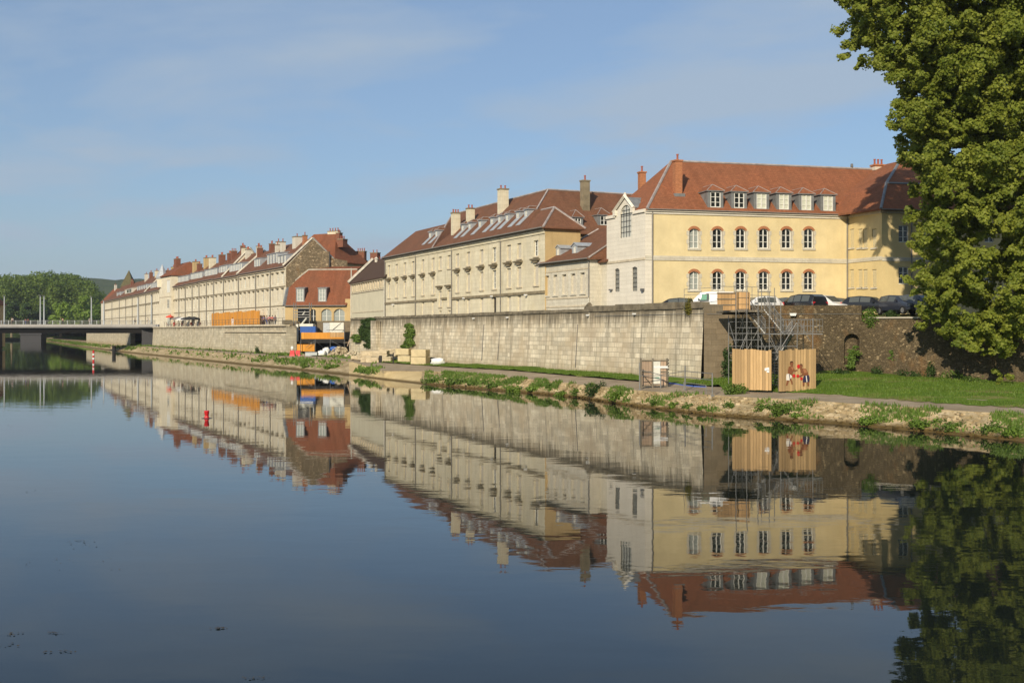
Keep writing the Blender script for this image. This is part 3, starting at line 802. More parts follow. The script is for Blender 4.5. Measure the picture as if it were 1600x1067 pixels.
# ------------------------------------------------------------------ BUILDING PARTS
CACHE = {}
def win_mesh(style, w, h, rise=0.0, fr='frame', gl='glass', d=0.16, transoms=2, bars=1):
    """origin: bottom centre of the opening on the wall face; the window sits d behind it"""
    key = (style, round(w, 2), round(h, 2), round(rise, 2), fr, gl, round(d, 2), transoms, bars)
    if key in CACHE: return CACHE[key]
    b = MB(); hw = w / 2
    zt = h - rise
    top = arc_pts(-hw, hw, zt, rise, 8) if rise else [(-hw, h), (hw, h)]
    b.poly([(-hw, d, 0), (hw, d, 0)] + [(x, d, z) for x, z in top[::-1]], 1)             # pane
    ft = 0.075 * max(1, w / 1.2) ** .3; y0, y1 = d - 0.06, d - 0.004
    if style == 'casement':
        b.box(-hw, -hw + ft, y0, y1, 0, zt); b.box(hw - ft, hw, y0, y1, 0, zt)
        b.box(-hw + ft, hw - ft, y0, y1, 0, ft)
        for (ax, az), (bx, bz) in zip(top, top[1:]):
            b.poly([(ax, y0, az - ft), (bx, y0, bz - ft), (bx, y0, bz), (ax, y0, az)]); b.poly([(ax, y0, az - ft), (ax, y1, az - ft), (bx, y1, bz - ft), (bx, y0, bz - ft)])
        for k in range(bars):
            x = -hw + w * (k + 1) / (bars + 1)
            b.box(x - ft * .6, x + ft * .6, y0 - .012, y1, ft, h - ft * .9)
        for k in range(transoms):
            z = h * (k + 1) / (transoms + 1)
            for i in range(bars + 1):
                xa = -hw + w * i / (bars + 1) + ft * .7; xb = -hw + w * (i + 1) / (bars + 1) - ft * .7
                b.box(xa, xb, y0 + .015, y1, z - .022, z + .022)
    elif style == 'shutter':
        for s in (-1, 1):
            xa, xb = (-hw + .02, -.012) if s < 0 else (.012, hw - .02)
            b.box(xa, xb, d - .075, d - .02, .03, h - .03)
            nl = max(3, int(h / .28))
            for k in range(nl):
                z = .12 + (h - .24) * (k + .5) / nl
                b.box(xa + .06, xb - .06, d - .09, d - .076, z - .04, z + .04)
    elif style == 'grille':
        nx, nz = 4, max(5, int(h / .5))
        for k in range(nx + 1):
            x = -hw + .03 + (w - .06) * k / nx; b.box(x - .013, x + .013, d - .07, d - .03, 0, h if rise == 0 else min(a[1] for a in top if abs(a[0] - x) < w * .14))
        for k in range(1, nz + 1):
            z = (h - rise * .4) * k / (nz + .3); b.box(-hw, hw, d - .065, d - .035, z - .012, z + .012)
    elif style == 'blind':
        b.box(-hw, hw, d - .03, d - .003, 0, zt)
    me = mesh_from('window', b.v, b.f, b.m, [M[fr], M[gl]])
    CACHE[key] = me
    return me
def add_win(parent, x, z, w, h, style='casement', y=0.0, basis=None, **kw):
    o = link('window', win_mesh(style, w, h, **kw), parent)
    o.matrix_basis = (basis or Matrix.Identity(4)) @ Matrix.Translation((x, y, z))
    return o
def cached(key, fn):
    if key not in CACHE: CACHE[key] = fn()
    return CACHE[key]
def add_sub(name, key, fn, mats, parent):
    """a shared sub-part mesh"""
    def mk():
        b = MB(); fn(b); return mesh_from(name, b.v, b.f, b.m, mats)
    return link(name, cached((name,) + key, mk), parent)

def dormer(parent, x, y, z, w, h, m, style='hip', tile='tile_red', side='lead', win=('casement', 'frame', 'glass'), basis=None, ww=None, transoms=2, rh=None, apron=0):
    """m = slope of the roof it sits on (rise per metre of depth)"""
    ww = ww or w * 0.62
    rh = rh if rh is not None else w * 0.42
    def mk(b):
        hw = w / 2; o = 0.12
        yb = h / m
        sill, wh = 0.12, h - 0.24
        b.wall(-hw, hw, 0, h, [(-ww / 2, ww / 2, sill, sill + wh)], 0.10, 0)
        for s in (-1, 1):
            b.poly([(s * hw, 0, 0), (s * hw, 0, h), (s * hw, yb, h)], 0)
        if style == 'hip':
            yr = (h + rh) / m; fy = w * 0.42
            A, B_ = (-hw - o, -o, h - .02), (hw + o, -o, h - .02)
            Rf, Rb = (0, fy, h + rh), (0, yr, h + rh)
            C_, D_ = (hw + o, yb, h - .02), (-hw - o, yb, h - .02)
            b.slab([[A, B_, Rf], [B_, C_, Rb, Rf], [D_, A, Rf, Rb]], .07, 1, 0)
            for p, q in ((A, Rf), (B_, Rf), (Rf, Rb)): b.tube([p, q], .035, 2, 5)
        elif style == 'shed':
            yr = (h + .12) / m * 1.0
            b.slab([[(-hw - o, -o, h), (hw + o, -o, h), (hw + o, yb + .25, h + .22), (-hw - o, yb + .25, h + .22)]], .09, 0, 0)
        elif style == 'gable':
            yr = (h + rh) / m
            b.poly([(-hw, 0, h), (hw, 0, h), (0, 0, h + rh)], 0)
            b.slab([[(-hw - o, -o, h - .05), (0, -o, h + rh), (0, yr, h + rh), (-hw - o, yb, h - .05)], [(0, -o, h + rh), (hw + o, -o, h - .05), (hw + o, yb, h - .05), (0, yr, h + rh)]], .07, 1, 0)
    o = add_sub('dormer', (style, round(w, 2), round(h, 2), round(m, 2), tile, side, round(ww, 2), round(rh, 2)), mk, [M[side], M[tile], M['flash']], parent)
    o.matrix_basis = (basis or Matrix.Identity(4)) @ Matrix.Translation((x, y, z))
    link('window', win_mesh(win[0], ww, h - .24, 0.0, win[1], win[2], 0.08, transoms), o, (0, 0, .12))
    if apron:
        add_sub('lead_apron', (round(w, 2), round(m, 2), apron), lambda q: q.slab([[(-w / 2 - .05, -apron, -apron * m + .17), (w / 2 + .05, -apron, -apron * m + .17), (w / 2 + .05, .0, .17), (-w / 2 - .05, 0, .17)]], .05), [M[side]], o)
    return o

def chimney(parent, x, y, z0, z1, wx, wy, mat='stone_pale', pots=2, basis=None, cap='stone_grime', ph=0.55):
    b = MB()
    b.box(-wx / 2, wx / 2, -wy / 2, wy / 2, 0, z1 - z0)
    b.box(-wx / 2 - .07, wx / 2 + .07, -wy / 2 - .07, wy / 2 + .07, z1 - z0 + .002, z1 - z0 + .14, 1)
    o = b.build('chimney', [M[mat], M[cap]], parent)
    o.matrix_basis = (basis or Matrix.Identity(4)) @ Matrix.Translation((x, y, z0))
    along = wy > wx
    for k in range(pots):
        t = ((k + .5) / pots - .5) * (wy if along else wx)
        p = add_sub('chimney_pot', (round(ph, 2),), lambda q: q.lathe([(.13, 0), (.13, .06), (.10, .1), (.085, ph * .8), (.115, ph * .82), (.115, ph), (.06, ph), (.06, ph * .7)], 0, 8), [M['pot']], o)
        p.location = (0 if along else t, t if along else 0, z1 - z0 + .13)
    return o

def hips(parent, segs, r=0.11, mat='flash'):
    for p, q in segs:
        b = MB(); b.tube([p, q], r, 0, 5); b.build('roof_flashing', M[mat], parent)
M['glass_sky_pale'] = new_mat('sky_pale_window_glass', (.52, .52, .46), .2, spec=.5)  # pale base colour stands for the sky reflected in the panes
def rect_lines(parent, L, zs, depth=0.07, h=0.22, mat='stone_trim', name='string_course', x0=0.0):
    for z in zs:
        b = MB(); b.box(x0, L, -depth, -0.003, z - h / 2, z + h / 2); b.build(name, M[mat], parent)

# ------------------------------------------------------------------ 1. YELLOW BUILDING
fy = Fac((11.53, 97.0), (30.6, 102.0))
flf = Fac((8.75, 103.5), (11.53, 97.0))
root = fy.root('yellow_building', 'yellow rendered building with white stone end, red hipped roof, brick arched windows and six dormers', 'building')
L = fy.L; ze = 15.87 - ZT
x_q = fy.s(1019)
cols = [1084.6, 1121, 1157.5, 1193.5, 1229, 1263.7]
ops, wins = [], []
for px in cols:
    x = fy.s(px); D = fy.D(px); w = 16.4 / F_PX * D
    for ya, yb in ((357.5, 388.2), (424.3, 453.2)):
        za, zb = fy.z(px, yb), fy.z(px, ya)
        ops.append((x - w / 2, x + w / 2, za, zb, .20)); wins.append((px, x, za, w, zb - za))
b = MB(); b.wall(x_q, L, -.4, ze - .35, ops, .26, 0, mr=1)
Pm = flf.A - fy.A
bl = Vector((Pm.dot(fy.d), Pm.dot(fy.n)))
bk = bl
b.poly([(L, 0, -.4), (L, 12, -.4), (L, 12, ze), (L, 0, ze)]); b.poly([(L, 12, -.4), (8, 12, -.4), (bk.x, bk.y, -.4), (bk.x, bk.y, ze), (8, 12, ze), (L, 12, ze)])
b.build('wall', [M['yellow'], M['stone_trim']], root)
b = MB(); b.wall(.0, x_q, -.4, ze - .35); b.build('stone_quoin', M['stone_clean'], root)
b = MB(); b.box(0, L, -.10, -.002, ze - .42, ze - .22); b.box(0, L, -.23, -.003, ze - .218, ze - .165); b.poly([(0, 0, ze - .35), (L, 0, ze - .35), (L, 0, ze), (0, 0, ze)]); b.build('cornice', M['stone_clean'], root)
zb_ = fy.z(1150, 405.3)
b = MB(); b.box(0, L, -.07, -.002, zb_ - .2, zb_ + .2); b.build('string_course', M['stone_pale'], root)
for (px, x, z, w, h) in wins:
    pale = px < 1090
    o = add_win(root, x, z, w, h, 'casement', rise=.20, d=.20, gl='glass_pale' if pale else 'glass', transoms=2)
    if pale: o['label'] = 'window with pale closed panes'
    def sur(q, w=w, h=h):
        t = .17; hw = w / 2
        for s in (-1, 1):
            n = int(h / .36)
            for k in range(n):
                e = t + (.10 if k % 2 else 0.0)
                za, zc = (h - .2) * k / n, (h - .2) * (k + 1) / n
                xa, xb = (hw, hw + e) if s > 0 else (-hw - e, -hw)
                q.box(xa, xb, -.025, .05, za + .004, zc - .004, 0)
        q.box(-hw - .18, hw + .18, -.09, .12, -.16, -.002, 0)
    add_sub('surround', (round(w, 2), round(h, 2)), sur, [M['stone_pale']], o)
    def arch(q, w=w, h=h):
        hw = w / 2 + .14
        lo = arc_pts(-w / 2, w / 2, h - .2, .20, 10); hi = arc_pts(-hw, hw, h - .12, .36, 10)
        for i in range(10):
            a, c, e, g = lo[i], lo[i + 1], hi[i + 1], hi[i]
            q.poly([(a[0], -.03, a[1]), (c[0], -.03, c[1]), (e[0], -.03, e[1]), (g[0], -.03, g[1])])
            q.poly([(g[0], -.03, g[1]), (e[0], -.03, e[1]), (e[0], .02, e[1]), (g[0], .02, g[1])])
            q.poly([(a[0], .02, a[1]), (c[0], .02, c[1]), (c[0], -.03, c[1]), (a[0], -.03, a[1])])
    add_sub('brick_arch', (round(w, 2), round(h, 2)), arch, [M['brick']], o)
# white stone end with gabled dormer and tall arched window
Bl = fy.rel(flf); LL = flf.L
op2 = []
xg0, xg1 = flf.s(969), flf.s(986.4); zg0, zg1 = flf.z(978, 371), flf.z(978, 320.5)
op2.append((xg0, xg1, zg0, zg1, .9))
for xa, xb, ya, yb in ((960.7, 967.8, 419.5, 456), (987.7, 995.6, 416.8, 455)):
    op2.append((flf.s(xa), flf.s(xb), flf.z((xa + xb) / 2, yb), flf.z((xa + xb) / 2, ya), .15))
b = MB(); ARC = .75; zs_ = min(zg1 - ARC, ze - .05)
b.wall(0, LL, -.4, zs_, [o for o in op2[1:]] + [(op2[0][0], op2[0][1], op2[0][2], zs_ + .001, 0)], .3)
xp0, xp1, xpc = flf.s(962), flf.s(989.5), (xg0 + xg1) / 2
zsh, zpk = flf.z(989, 323.5) , flf.z(975, 308.5)
arc_ = arc_pts(xg0, xg1, zs_, zg1 - zs_, 12)
b.poly([(0, 0, zs_)] + [(x, 0, z) for x, z in arc_[:7]] + [(xpc, 0, zpk), (xp0, 0, zsh), (xp0, 0, ze), (0, 0, ze)])
b.poly([(LL, 0, ze), (xp1, 0, ze), (xp1, 0, zsh), (xpc, 0, zpk)] + [(x, 0, z) for x, z in arc_[6:]] + [(LL, 0, zs_)])
for (ax, az), (bx, bz) in zip(arc_, arc_[1:]): b.poly([(ax, 0, az), (ax, .3, az), (bx, .3, bz), (bx, 0, bz)])
b.poly([(xp0, 0, ze), (xp0, 0, zsh), (xp0, 2.6, zsh), (xp0, .3, ze)]); b.poly([(xp1, 0, ze), (xp1, .3, ze), (xp1, 2.6, zsh), (xp1, 0, zsh)])
b.build('stone_end_wall', M['stone_clean'], root, basis=Bl)
b = MB()
for (p, q) in (((xp0 - .25, -.12, zsh - .1), (xpc, -.12, zpk + .12)), ((xpc, -.12, zpk + .12), (xp1 + .25, -.12, zsh - .1))):
    b.tube([p, q], .17, 0, 4)
for x in (xp0, xp1): b.box(x - .22, x + .22, -.2, .05, zsh - .5, zsh + .02)
b.frustum(xpc, -.08, zpk + .05, zpk + .40, .12, .12, .05, .05)
b.build('pediment', M['stone_clean'], root, basis=Bl)
b = MB(); b.slab([[(xp0 - .1, -.1, zsh), (xpc, -.1, zpk), (xpc, 3.4, zpk), (xp0 - .1, 2.9, zsh)], [(xpc, -.1, zpk), (xp1 + .1, -.1, zsh), (xp1 + .1, 2.9, zsh), (xpc, 3.4, zpk)]], .08); b.build('gable_roof', M['lead'], root, basis=Bl)
for xa, xb in ((0, xp0 - .003), (xp1 + .003, LL)):
    b = MB(); b.box(xa, xb, -.14, -.002, ze - .3, ze - .02); b.build('cornice', M['stone_clean'], root, basis=Bl)
z2 = flf.z(980, 407.5)
for za, zb in ((z2 - .1, z2 + .1), (.55, .75)):
    b = MB(); b.box(0, LL, -.06, -.002, za, zb); b.build('string_course', M['stone_trim'], root, basis=Bl)
zgt = min(zg1, zsh)
add_win(root, xpc, zg0, xg1 - xg0, zg1 - zg0, 'grille', basis=Bl, fr='iron', gl='glass_sky_pale', rise=zg1 - zs_, d=.13)
for o in op2[1:]:
    add_win(root, (o[0] + o[1]) / 2, o[2], o[1] - o[0], o[3] - o[2], 'grille', basis=Bl, fr='iron', gl='glass_sky_pale', rise=.15, d=.14)
for pa, pb, ya, yb in ((954.5, 957.5, 454, 452), (1004, 1007, 455, 451)):
    b = MB(); b.box(flf.s(pa), flf.s(pb), -.25, 0, flf.z(pa, ya), flf.z(pa, yb)); b.build('wall_lamp', M['steel_dark'], root, basis=Bl)
# roof
zr = 21.04 - ZT; LR = 31.0
e1, e2 = (.09, -.24, ze), (LR, -.24, ze)
bk_e = (bk.x + .07, bk.y + .35, ze)
r1, r2 = (4.93, 6, zr), (LR, 6, zr)
def eave_pt(xl):      # point of the left eave in front of local x on the stone end, and the matching point up the slope
    q = Bl @ Vector((xl, 0, 0)); k = (q.y - e1[1]) / (bk_e[1] - e1[1])
    p = Vector(e1).lerp(Vector(bk_e), k); return p, p.lerp(Vector(r1), .20)
pA, pAi = eave_pt(xp0 - .02); pB, pBi = eave_pt(xp1 + .02)
b = MB(); b.slab([[e1, e2, r2, r1], [tuple(bk_e), tuple(pA), tuple(pAi), r1], [tuple(pAi), tuple(pBi), r1], [tuple(pB), e1, r1, tuple(pBi)], [(LR, 12.4, ze), (8, 12.4, ze), r1, r2], [(8, 12.4, ze), bk_e, r1]], .16, 0)
b.build('roof', M['tile_red'], root)
hips(root, [(e1, r1), (r1, r2)], .13)
b = MB(); b.tube([(.1, -.29, ze - .06), (L + .2, -.29, ze - .06)], .06); b.tube([(x_q, -.08, ze - .1), (x_q, -.08, -.3)], .06); b.tube([(L - .12, -.08, ze - .1), (L - .12, -.08, -.3)], .06); b.build('gutter_pipe', M['pipe'], root)
sl = (zr - ze) / 6.24
for i, px in enumerate([1118, 1155, 1190, 1225, 1260, 1294]):
    yf = .10
    zb0 = ze + sl * (yf + .24)
    x = fy.s(px, yf)
    dormer(root, x, yf, zb0 - .1, 1.5, 1.62, sl, 'hip', 'tile_red', 'lead', ('casement', 'frame', 'glass' if i < 2 else 'blind'), ww=.98, rh=.60, transoms=2)
t = 1.9
xc = fy.s(1058.5, t)
zc0 = ze + sl * (t + .24) - .6
chimney(root, xc, t, zc0, fy.z(1058, 253, t), .66, .66, 'brick', 1, cap='brick')
b = MB(); b.box(xc - .50, xc + .50, t - .56, t + .1, zc0 + .1, zc0 + .42); b.build('chimney_flashing', M['lead'], root)
t = 9.0; chimney(root, fy.s(1003, t), t, zr - 4, fy.z(1003, 271, t), .6, .6, 'brick', 1, cap='brick')
t = 6.0; xk = fy.s(1372, t); chimney(root, xk, t, zr - .5, fy.z(1372, 260, t), 1.15, .8, 'brick', 3, cap='brick')
b = MB(); b.box(xk - .7, xk + .7, t - .55, t + .55, zr - .12, zr + .2); b.build('chimney_flashing', M['white_wall'], root)
b = MB(); b.lathe([(.0, .5), (.12, .45), (.14, .2), (.1, 0)], 0, 8, (fy.s(1331, 6), 6, zr)); b.build('roof_vent', M['steel_dark'], root)

# ------------------------------------------------------------------ 2. RIGHT WING
fb = Fac((32.2, 97.5), (56.5, 103.9))
root = fb.root('wing_building', 'pale yellow wing in tree shade to the right of the yellow building, with closed shutters', 'building')
L = fb.L
b = MB(); ops = []; wl = []
for px, st in ((1412, 'o'), (1449, 'c'), (1482, 'c'), (1514, 'c'), (1546, 'o'), (1578, 'c')):
    x = fb.s(px); w = 1.0
    for ya, yb in ((352, 379), (417, 444)):
        za, zb = fb.z(px, yb), fb.z(px, ya)
        if za < zb: ops.append((x - w / 2, x + w / 2, za, zb)); wl.append((x, za, w, zb - za, st))
b.wall(0, L, -.4, ze, ops, .22)
lf = Fac((30.6, 102.0), (32.2, 97.5)); Bf = fb.rel(lf)
b.poly([(L, 0, -.4), (L, 12, -.4), (L, 12, ze), (L, 0, ze)])
b.build('wall', M['yellow_pale'], root)
for (x, z, w, h, st) in wl:
    if st == 'o': add_win(root, x, z, w, h, 'casement', d=.17)
    else: add_win(root, x, z, w, h, 'shutter', fr='shutter_y', d=.17)
b = MB(); b.M = None; ops = []; wl = []
for px in (1331, 1344, 1352, 1366):
    x = lf.s(px); w = .62
    for ya, yb in ((358, 387), (421, 449)):
        ops.append((x - w / 2, x + w / 2, lf.z(px, yb), lf.z(px, ya))); wl.append((x, lf.z(px, yb), w, lf.z(px, ya) - lf.z(px, yb)))
b.wall(0, lf.L, -.4, ze, ops, .18); b.build('side_wall', M['yellow_pale'], root, basis=Bf)
for (x, z, w, h) in wl:
    o = add_win(root, x, z, w, h, 'shutter', basis=Bf, fr='shutter_y', d=.14)
    add_sub('sill', (.62,), lambda q: q.box(-.42, .42, -.1, .05, -.14, -.002), [M['stone_pale']], o)
b = MB(); b.box(0, L, -.12, -.002, ze - .32, ze - .1); z3 = fb.z(1400, 405); b.box(0, L, -.06, -.002, z3 - .17, z3 + .17); b.build('cornice', M['stone_pale'], root)
b = MB(); b.box(0, lf.L, -.12, -.002, ze - .32, ze - .1); z3 = lf.z(1350, 406); b.box(0, lf.L, -.06, -.002, z3 - .17, z3 + .17); b.build('cornice', M['stone_pale'], root, basis=Bf)
b = MB(); xx = fb.s(1423.5); b.tube([(xx, -.09, ze - .1), (xx, -.09, -.3)], .06); b.tube([(-.3, -.5, ze - .06), (L, -.5, ze - .06)], .07); b.build('gutter_pipe', M['pipe'], root)
z1, z2 = 18.6 - ZT, 21.6 - ZT
ly = Matrix(Bf) @ Vector((0, 0, 0))
e0, eL = (-.4, -.45, ze), (L, -.45, ze)
k0 = (ly.x - .8, ly.y + 1.0, ze)
far = (ly.x - 3.5, 14, ze)
m0, mL = (2.4, 3.0, z1), (L, 3.0, z1); mb_ = (.9, 14, z1)
t0, tL, tb = (7.5, 8.5, z2), (L, 8.5, z2), (7.0, 16, z2)
b = MB(); b.slab([[e0, eL, mL, m0], [far, e0, m0, mb_], [m0, mL, tL, t0], [mb_, m0, t0, tb]], .15); b.build('roof', M['tile_red'], root)
hips(root, [(e0, m0), (m0, t0), (m0, mL)], .13, 'lead')

# ------------------------------------------------------------------ 3. LONG STONE INSTITUTION
f1 = Fac((-18.0, 159.0), (3.3, 112.0))
root = f1.root('stone_institution', 'long weathered limestone building with two window rows, hood mouldings and brown dormered roof', 'building')
L = f1.L; ze = 15.66 - ZT
up = [608, 620, 633, 645.6, 661, 677, 688, 702, 715, 732, 752.7, 772.6, 795.4, 811.5, 838]
ops, wl = [], []
def eave_y(px): return 403 + (355 - 403) * (px - 602) / 250.0
for i, px in enumerate(up):
    x = f1.s(px); w = 1.05
    k = (517.5 - eave_y(px)) / 114.5      # image scale along the facade
    za = f1.z(px, YH - 84.0 * k); zb = f1.z(px, YH - 101.5 * k)
    ops.append((x - w / 2, x + w / 2, za, zb)); wl.append((i, px, x, za, w, zb - za, 'u'))
    dz = -1.75 if i in (6, 7) else 0
    za = f1.z(px, YH - 52.5 * k) + dz; zb = f1.z(px, YH - 74 * k) + dz
    if i not in (6, 7): za -= .1
    ops.append((x - w / 2, x + w / 2, za, zb)); wl.append((i, px, x, za, w, zb - za, 'm'))
    if i >= 4 and i != 14:
        h = 1.75 if i not in (6, 7) else .7
        zl_ = f1.z(px, YH - 21.5 * k) if i not in (6, 7) else f1.z(px, YH - 20 * k)
        w2 = .9
        ops.append((x - w2 / 2, x + w2 / 2, zl_, zl_ + h)); wl.append((i, px, x, zl_, w2, h, 'l'))
b = MB(); b.wall(0, L, -.4, ze - .3, ops, .24); b.build('wall', M['stone_facade'], root)
for (i, px, x, z, w, h, r) in wl:
    if r == 'u':
        o = add_win(root, x, z, w, h, 'shutter', fr='shutter', d=.22)
        if i in (11, 14): o.data = win_mesh('casement', w, h, d=.2)
    elif r == 'm': o = add_win(root, x, z, w, h, 'shutter' if i != 11 else 'casement', fr='shutter' if i != 11 else 'frame', d=.22)
    else: o = add_win(root, x, z, w, h, 'blind', fr='shutter' if i != 11 else 'near_black', d=.2)
    if r in 'um':
        add_sub('sill', ('b1', r, round(w, 2)), lambda q, w=w: q.box(-w / 2 - .16, w / 2 + .16, -.12, .02, -.14, -.003), [M['stone_trim']], o)
        def sur(q, w=w, h=h):
            for s in (-1, 1):
                xa, xb = (w / 2 + .003, w / 2 + .16) if s > 0 else (-w / 2 - .16, -w / 2 - .003)
                q.box(xa, xb, -.035, .03, 0, h + .15)
            q.box(-w / 2 - .003, w / 2 + .003, -.035, .03, h + .003, h + .15)
        add_sub('surround', ('b1', r, round(w, 2), round(h, 1)), sur, [M['stone_facade']], o)
    if r == 'm':
        def hood(q, w=w, h=h):
            q.frustum(0, -.13, h + .22, h + .46, w / 2 - .05, .08, w / 2 + .1, .13)
            q.box(-w / 2 - .32, w / 2 + .32, -.34, -.04, h + .46, h + .56)
            q.box(-w / 2 - .38, w / 2 + .38, -.40, -.04, h + .561, h + .65)
        add_sub('hood_moulding', (round(w, 2), round(h, 1)), hood, [M['stone_grime']], o)
# cornice, string course broken by the stair windows, pipes
b = MB(); b.box(0, L, -.10, -.002, ze - .62, ze - .34); b.poly([(0, 0, ze - .3), (L, 0, ze - .3), (L, 0, ze), (0, 0, ze)]); b.box(0, L, -.22, -.102, ze - .34, ze - .12); b.build('cornice', M['stone_facade'], root)
zsc = f1.z(720, 465.6); xA, xB = f1.s(683), f1.s(706)
b = MB(); b.box(0, xA, -.14, -.002, zsc - .14, zsc + .14); b.box(xB, L, -.14, -.002, zsc - .14, zsc + .14); b.box(f1.s(690), f1.s(699), -.16, -.002, zsc - .05, zsc + .2); b.build('string_course', M['stone_grime'], root)
b = MB()
for px in (602.7, 650, 706.5, 783):
    x = max(.1, f1.s(px)); b.tube([(x, -.1, ze - .1), (x, -.1, -.3)], .065)
b.tube([(-.1, -.5, ze - .04), (L + .2, -.5, ze - .04)], .075)
b.build('gutter_pipe', M['pipe'], root)
for px, py in ((616, 476), (727, 466), (771, 463), (824, 461)):
    b = MB(); b.box(f1.s(px) - .14, f1.s(px) + .14, -.35, -.003, f1.z(px, py) - .07, f1.z(px, py) + .07); b.build('wall_lamp', M['white_paint'], root)
# end wall on the right (buff render) and far walls
xm0, xm1 = f1.s(680), f1.s(822)
tr = 5.0; zr = 20.75 - ZT; slp = (zr - ze) / (tr + .4)
wt = 4.0
b = MB()
b.poly([(L, 0, -.4), (L, wt, -.4), (L, wt, ze), (L, 0, ze)]); b.poly([(L, wt, -.4), (xm1, wt, -.4), (xm1, wt, ze), (L, wt, ze)])
b.poly([(xm1, wt, -.4), (xm1, 46, -.4), (xm1, 46, ze), (xm1, wt, ze)])
b.build('end_wall', M['buff'], root)
b = MB(); b.poly([(0, 0, -.4), (0, 0, ze), (0, 8, ze), (0, 8, -.4)]); b.build('far_end_wall', M['stone_facade'], root)
o = .4
zrl = ze + slp * (3.46 + o)
xl0 = 3.2
zw = ze + slp * (wt / 2 + o)
Rm0, Rm1 = (f1.s(707, tr), tr, zr), (xm1 - tr, tr, zr)
b = MB()
polys = [
 [(xm0, -o, ze), (xm1, -o, ze), Rm1, Rm0],                                               # main front slope
 [(xm1 + o, -o, ze), (xm1 + o, 46, ze), (xm1 - tr, 46, zr), Rm1],                        # slope over the right return
 [(xm1, -o, ze), (xm1 + o, -o, ze), Rm1],
 [(xm0, 2 * tr, ze), (xm0, -o, ze), Rm0],                                                # left hip
 [(xm1 - 2 * tr, 2 * tr, ze), (xm0, 2 * tr, ze), Rm0, Rm1],
 [(xm1 - 2 * tr, 46, ze), (xm1 - 2 * tr, 2 * tr, ze), Rm1, (xm1 - tr, 46, zr)],
]
b.slab(polys, .16); b.build('roof', M['tile_brown'], root)
b = MB()
Rl0, Rl1 = (xl0, 3.46, zrl), (xm0 + 3.0, 3.46, zrl)
b.slab([[(-o, -o, ze), (xm0, -o, ze), Rl1, Rl0], [(-o, 7.3, ze), (-o, -o, ze), Rl0], [(xm0 + 3, 7.3, ze), (-o, 7.3, ze), Rl0, Rl1]], .16); b.build('left_roof', M['tile_brown'], root)
b = MB()
Rw0, Rw1 = (xm1 - .5, wt / 2, zw), (L - 1.9, wt / 2, zw)
b.slab([[(xm1 + o + .02, -o, ze), (L + o, -o, ze), Rw1, Rw0], [(L + o, -o, ze), (L + o, wt + o, ze), Rw1], [(L + o, wt + o, ze), (xm1 - .5, wt + o, ze), Rw0, Rw1]], .16); b.build('end_roof', M['tile_brown'], root)
hips(root, [((xm0, -o, ze), Rm0), (Rm0, Rm1), (Rm1, (xm1 - tr, 46, zr)), (Rm1, (xm1 - 2.3, 2.3, ze + slp * 2.7)), ((L + o, -o, ze), Rw1), ((L + o, wt + o, ze), Rw1), (Rw0, Rw1)], .12)
for px in (672, 682, 723, 734, 750, 768.5, 780.5, 792.5, 809, 822):
    yf = 1.5
    x = f1.s(px, yf)
    dormer(root, x, yf, ze + slp * (yf + o) - .1, 1.0, .95, slp, 'hip', 'tile_brown', 'zinc', ('casement', 'frame', 'glass'), ww=.66, rh=.35, transoms=1, apron=1.0)
for px, yt, t, wx, wy, n in ((712, 334, 1.6, .75, .95, 3), (735, 327, 2.4, .75, .85, 2), (786, 297, 3.4, .85, 1.05, 2)):
    x = f1.s(px, t); z1_ = f1.z(px, yt, t)
    chimney(root, x, t, ze + slp * (t + o) - 1.2, z1_, wx, wy, 'stone_facade', n, ph=.4)
# right return: dormers and chimney (frame looking along -x local of the building)
Br = Matrix.Translation((xm1 + o, 0, 0)) @ Matrix.Rotation(R(90), 4, 'Z')       # local x -> depth t, local y -> towards the ridge
slr = (zr - ze) / (tr + o)
def t_at(px, off):        # depth t at which a photo column meets the plane x = xm1 + o - off
    k = (px - CX) / F_PX; xx = xm1 + o - off
    ax, ay = f1.A.x + xx * f1.d.x, f1.A.y + xx * f1.d.y
    return (k * ay - ax) / (f1.n.x - k * f1.n.y)
for px, w, h, yf in ((903, 1.25, 1.0, .9), (944, 1.55, 1.25, 1.05)):
    dormer(root, t_at(px, yf), yf, ze + slr * yf - .1, w, h, slr, 'hip', 'tile_brown', 'lead', ('casement', 'frame', 'glass'), basis=Br, ww=w * .6, rh=.8, transoms=1)
t = t_at(914, 3.2); zc = CAMH - (284 - YH) / F_PX * (f1.A.y + (xm1 + o - 3.2) * f1.d.y + t * f1.n.y) - ZT
chimney(root, t, 3.2, ze + slr * 2.4, zc, .85, .7, 'stone_grime', 1, basis=Br)

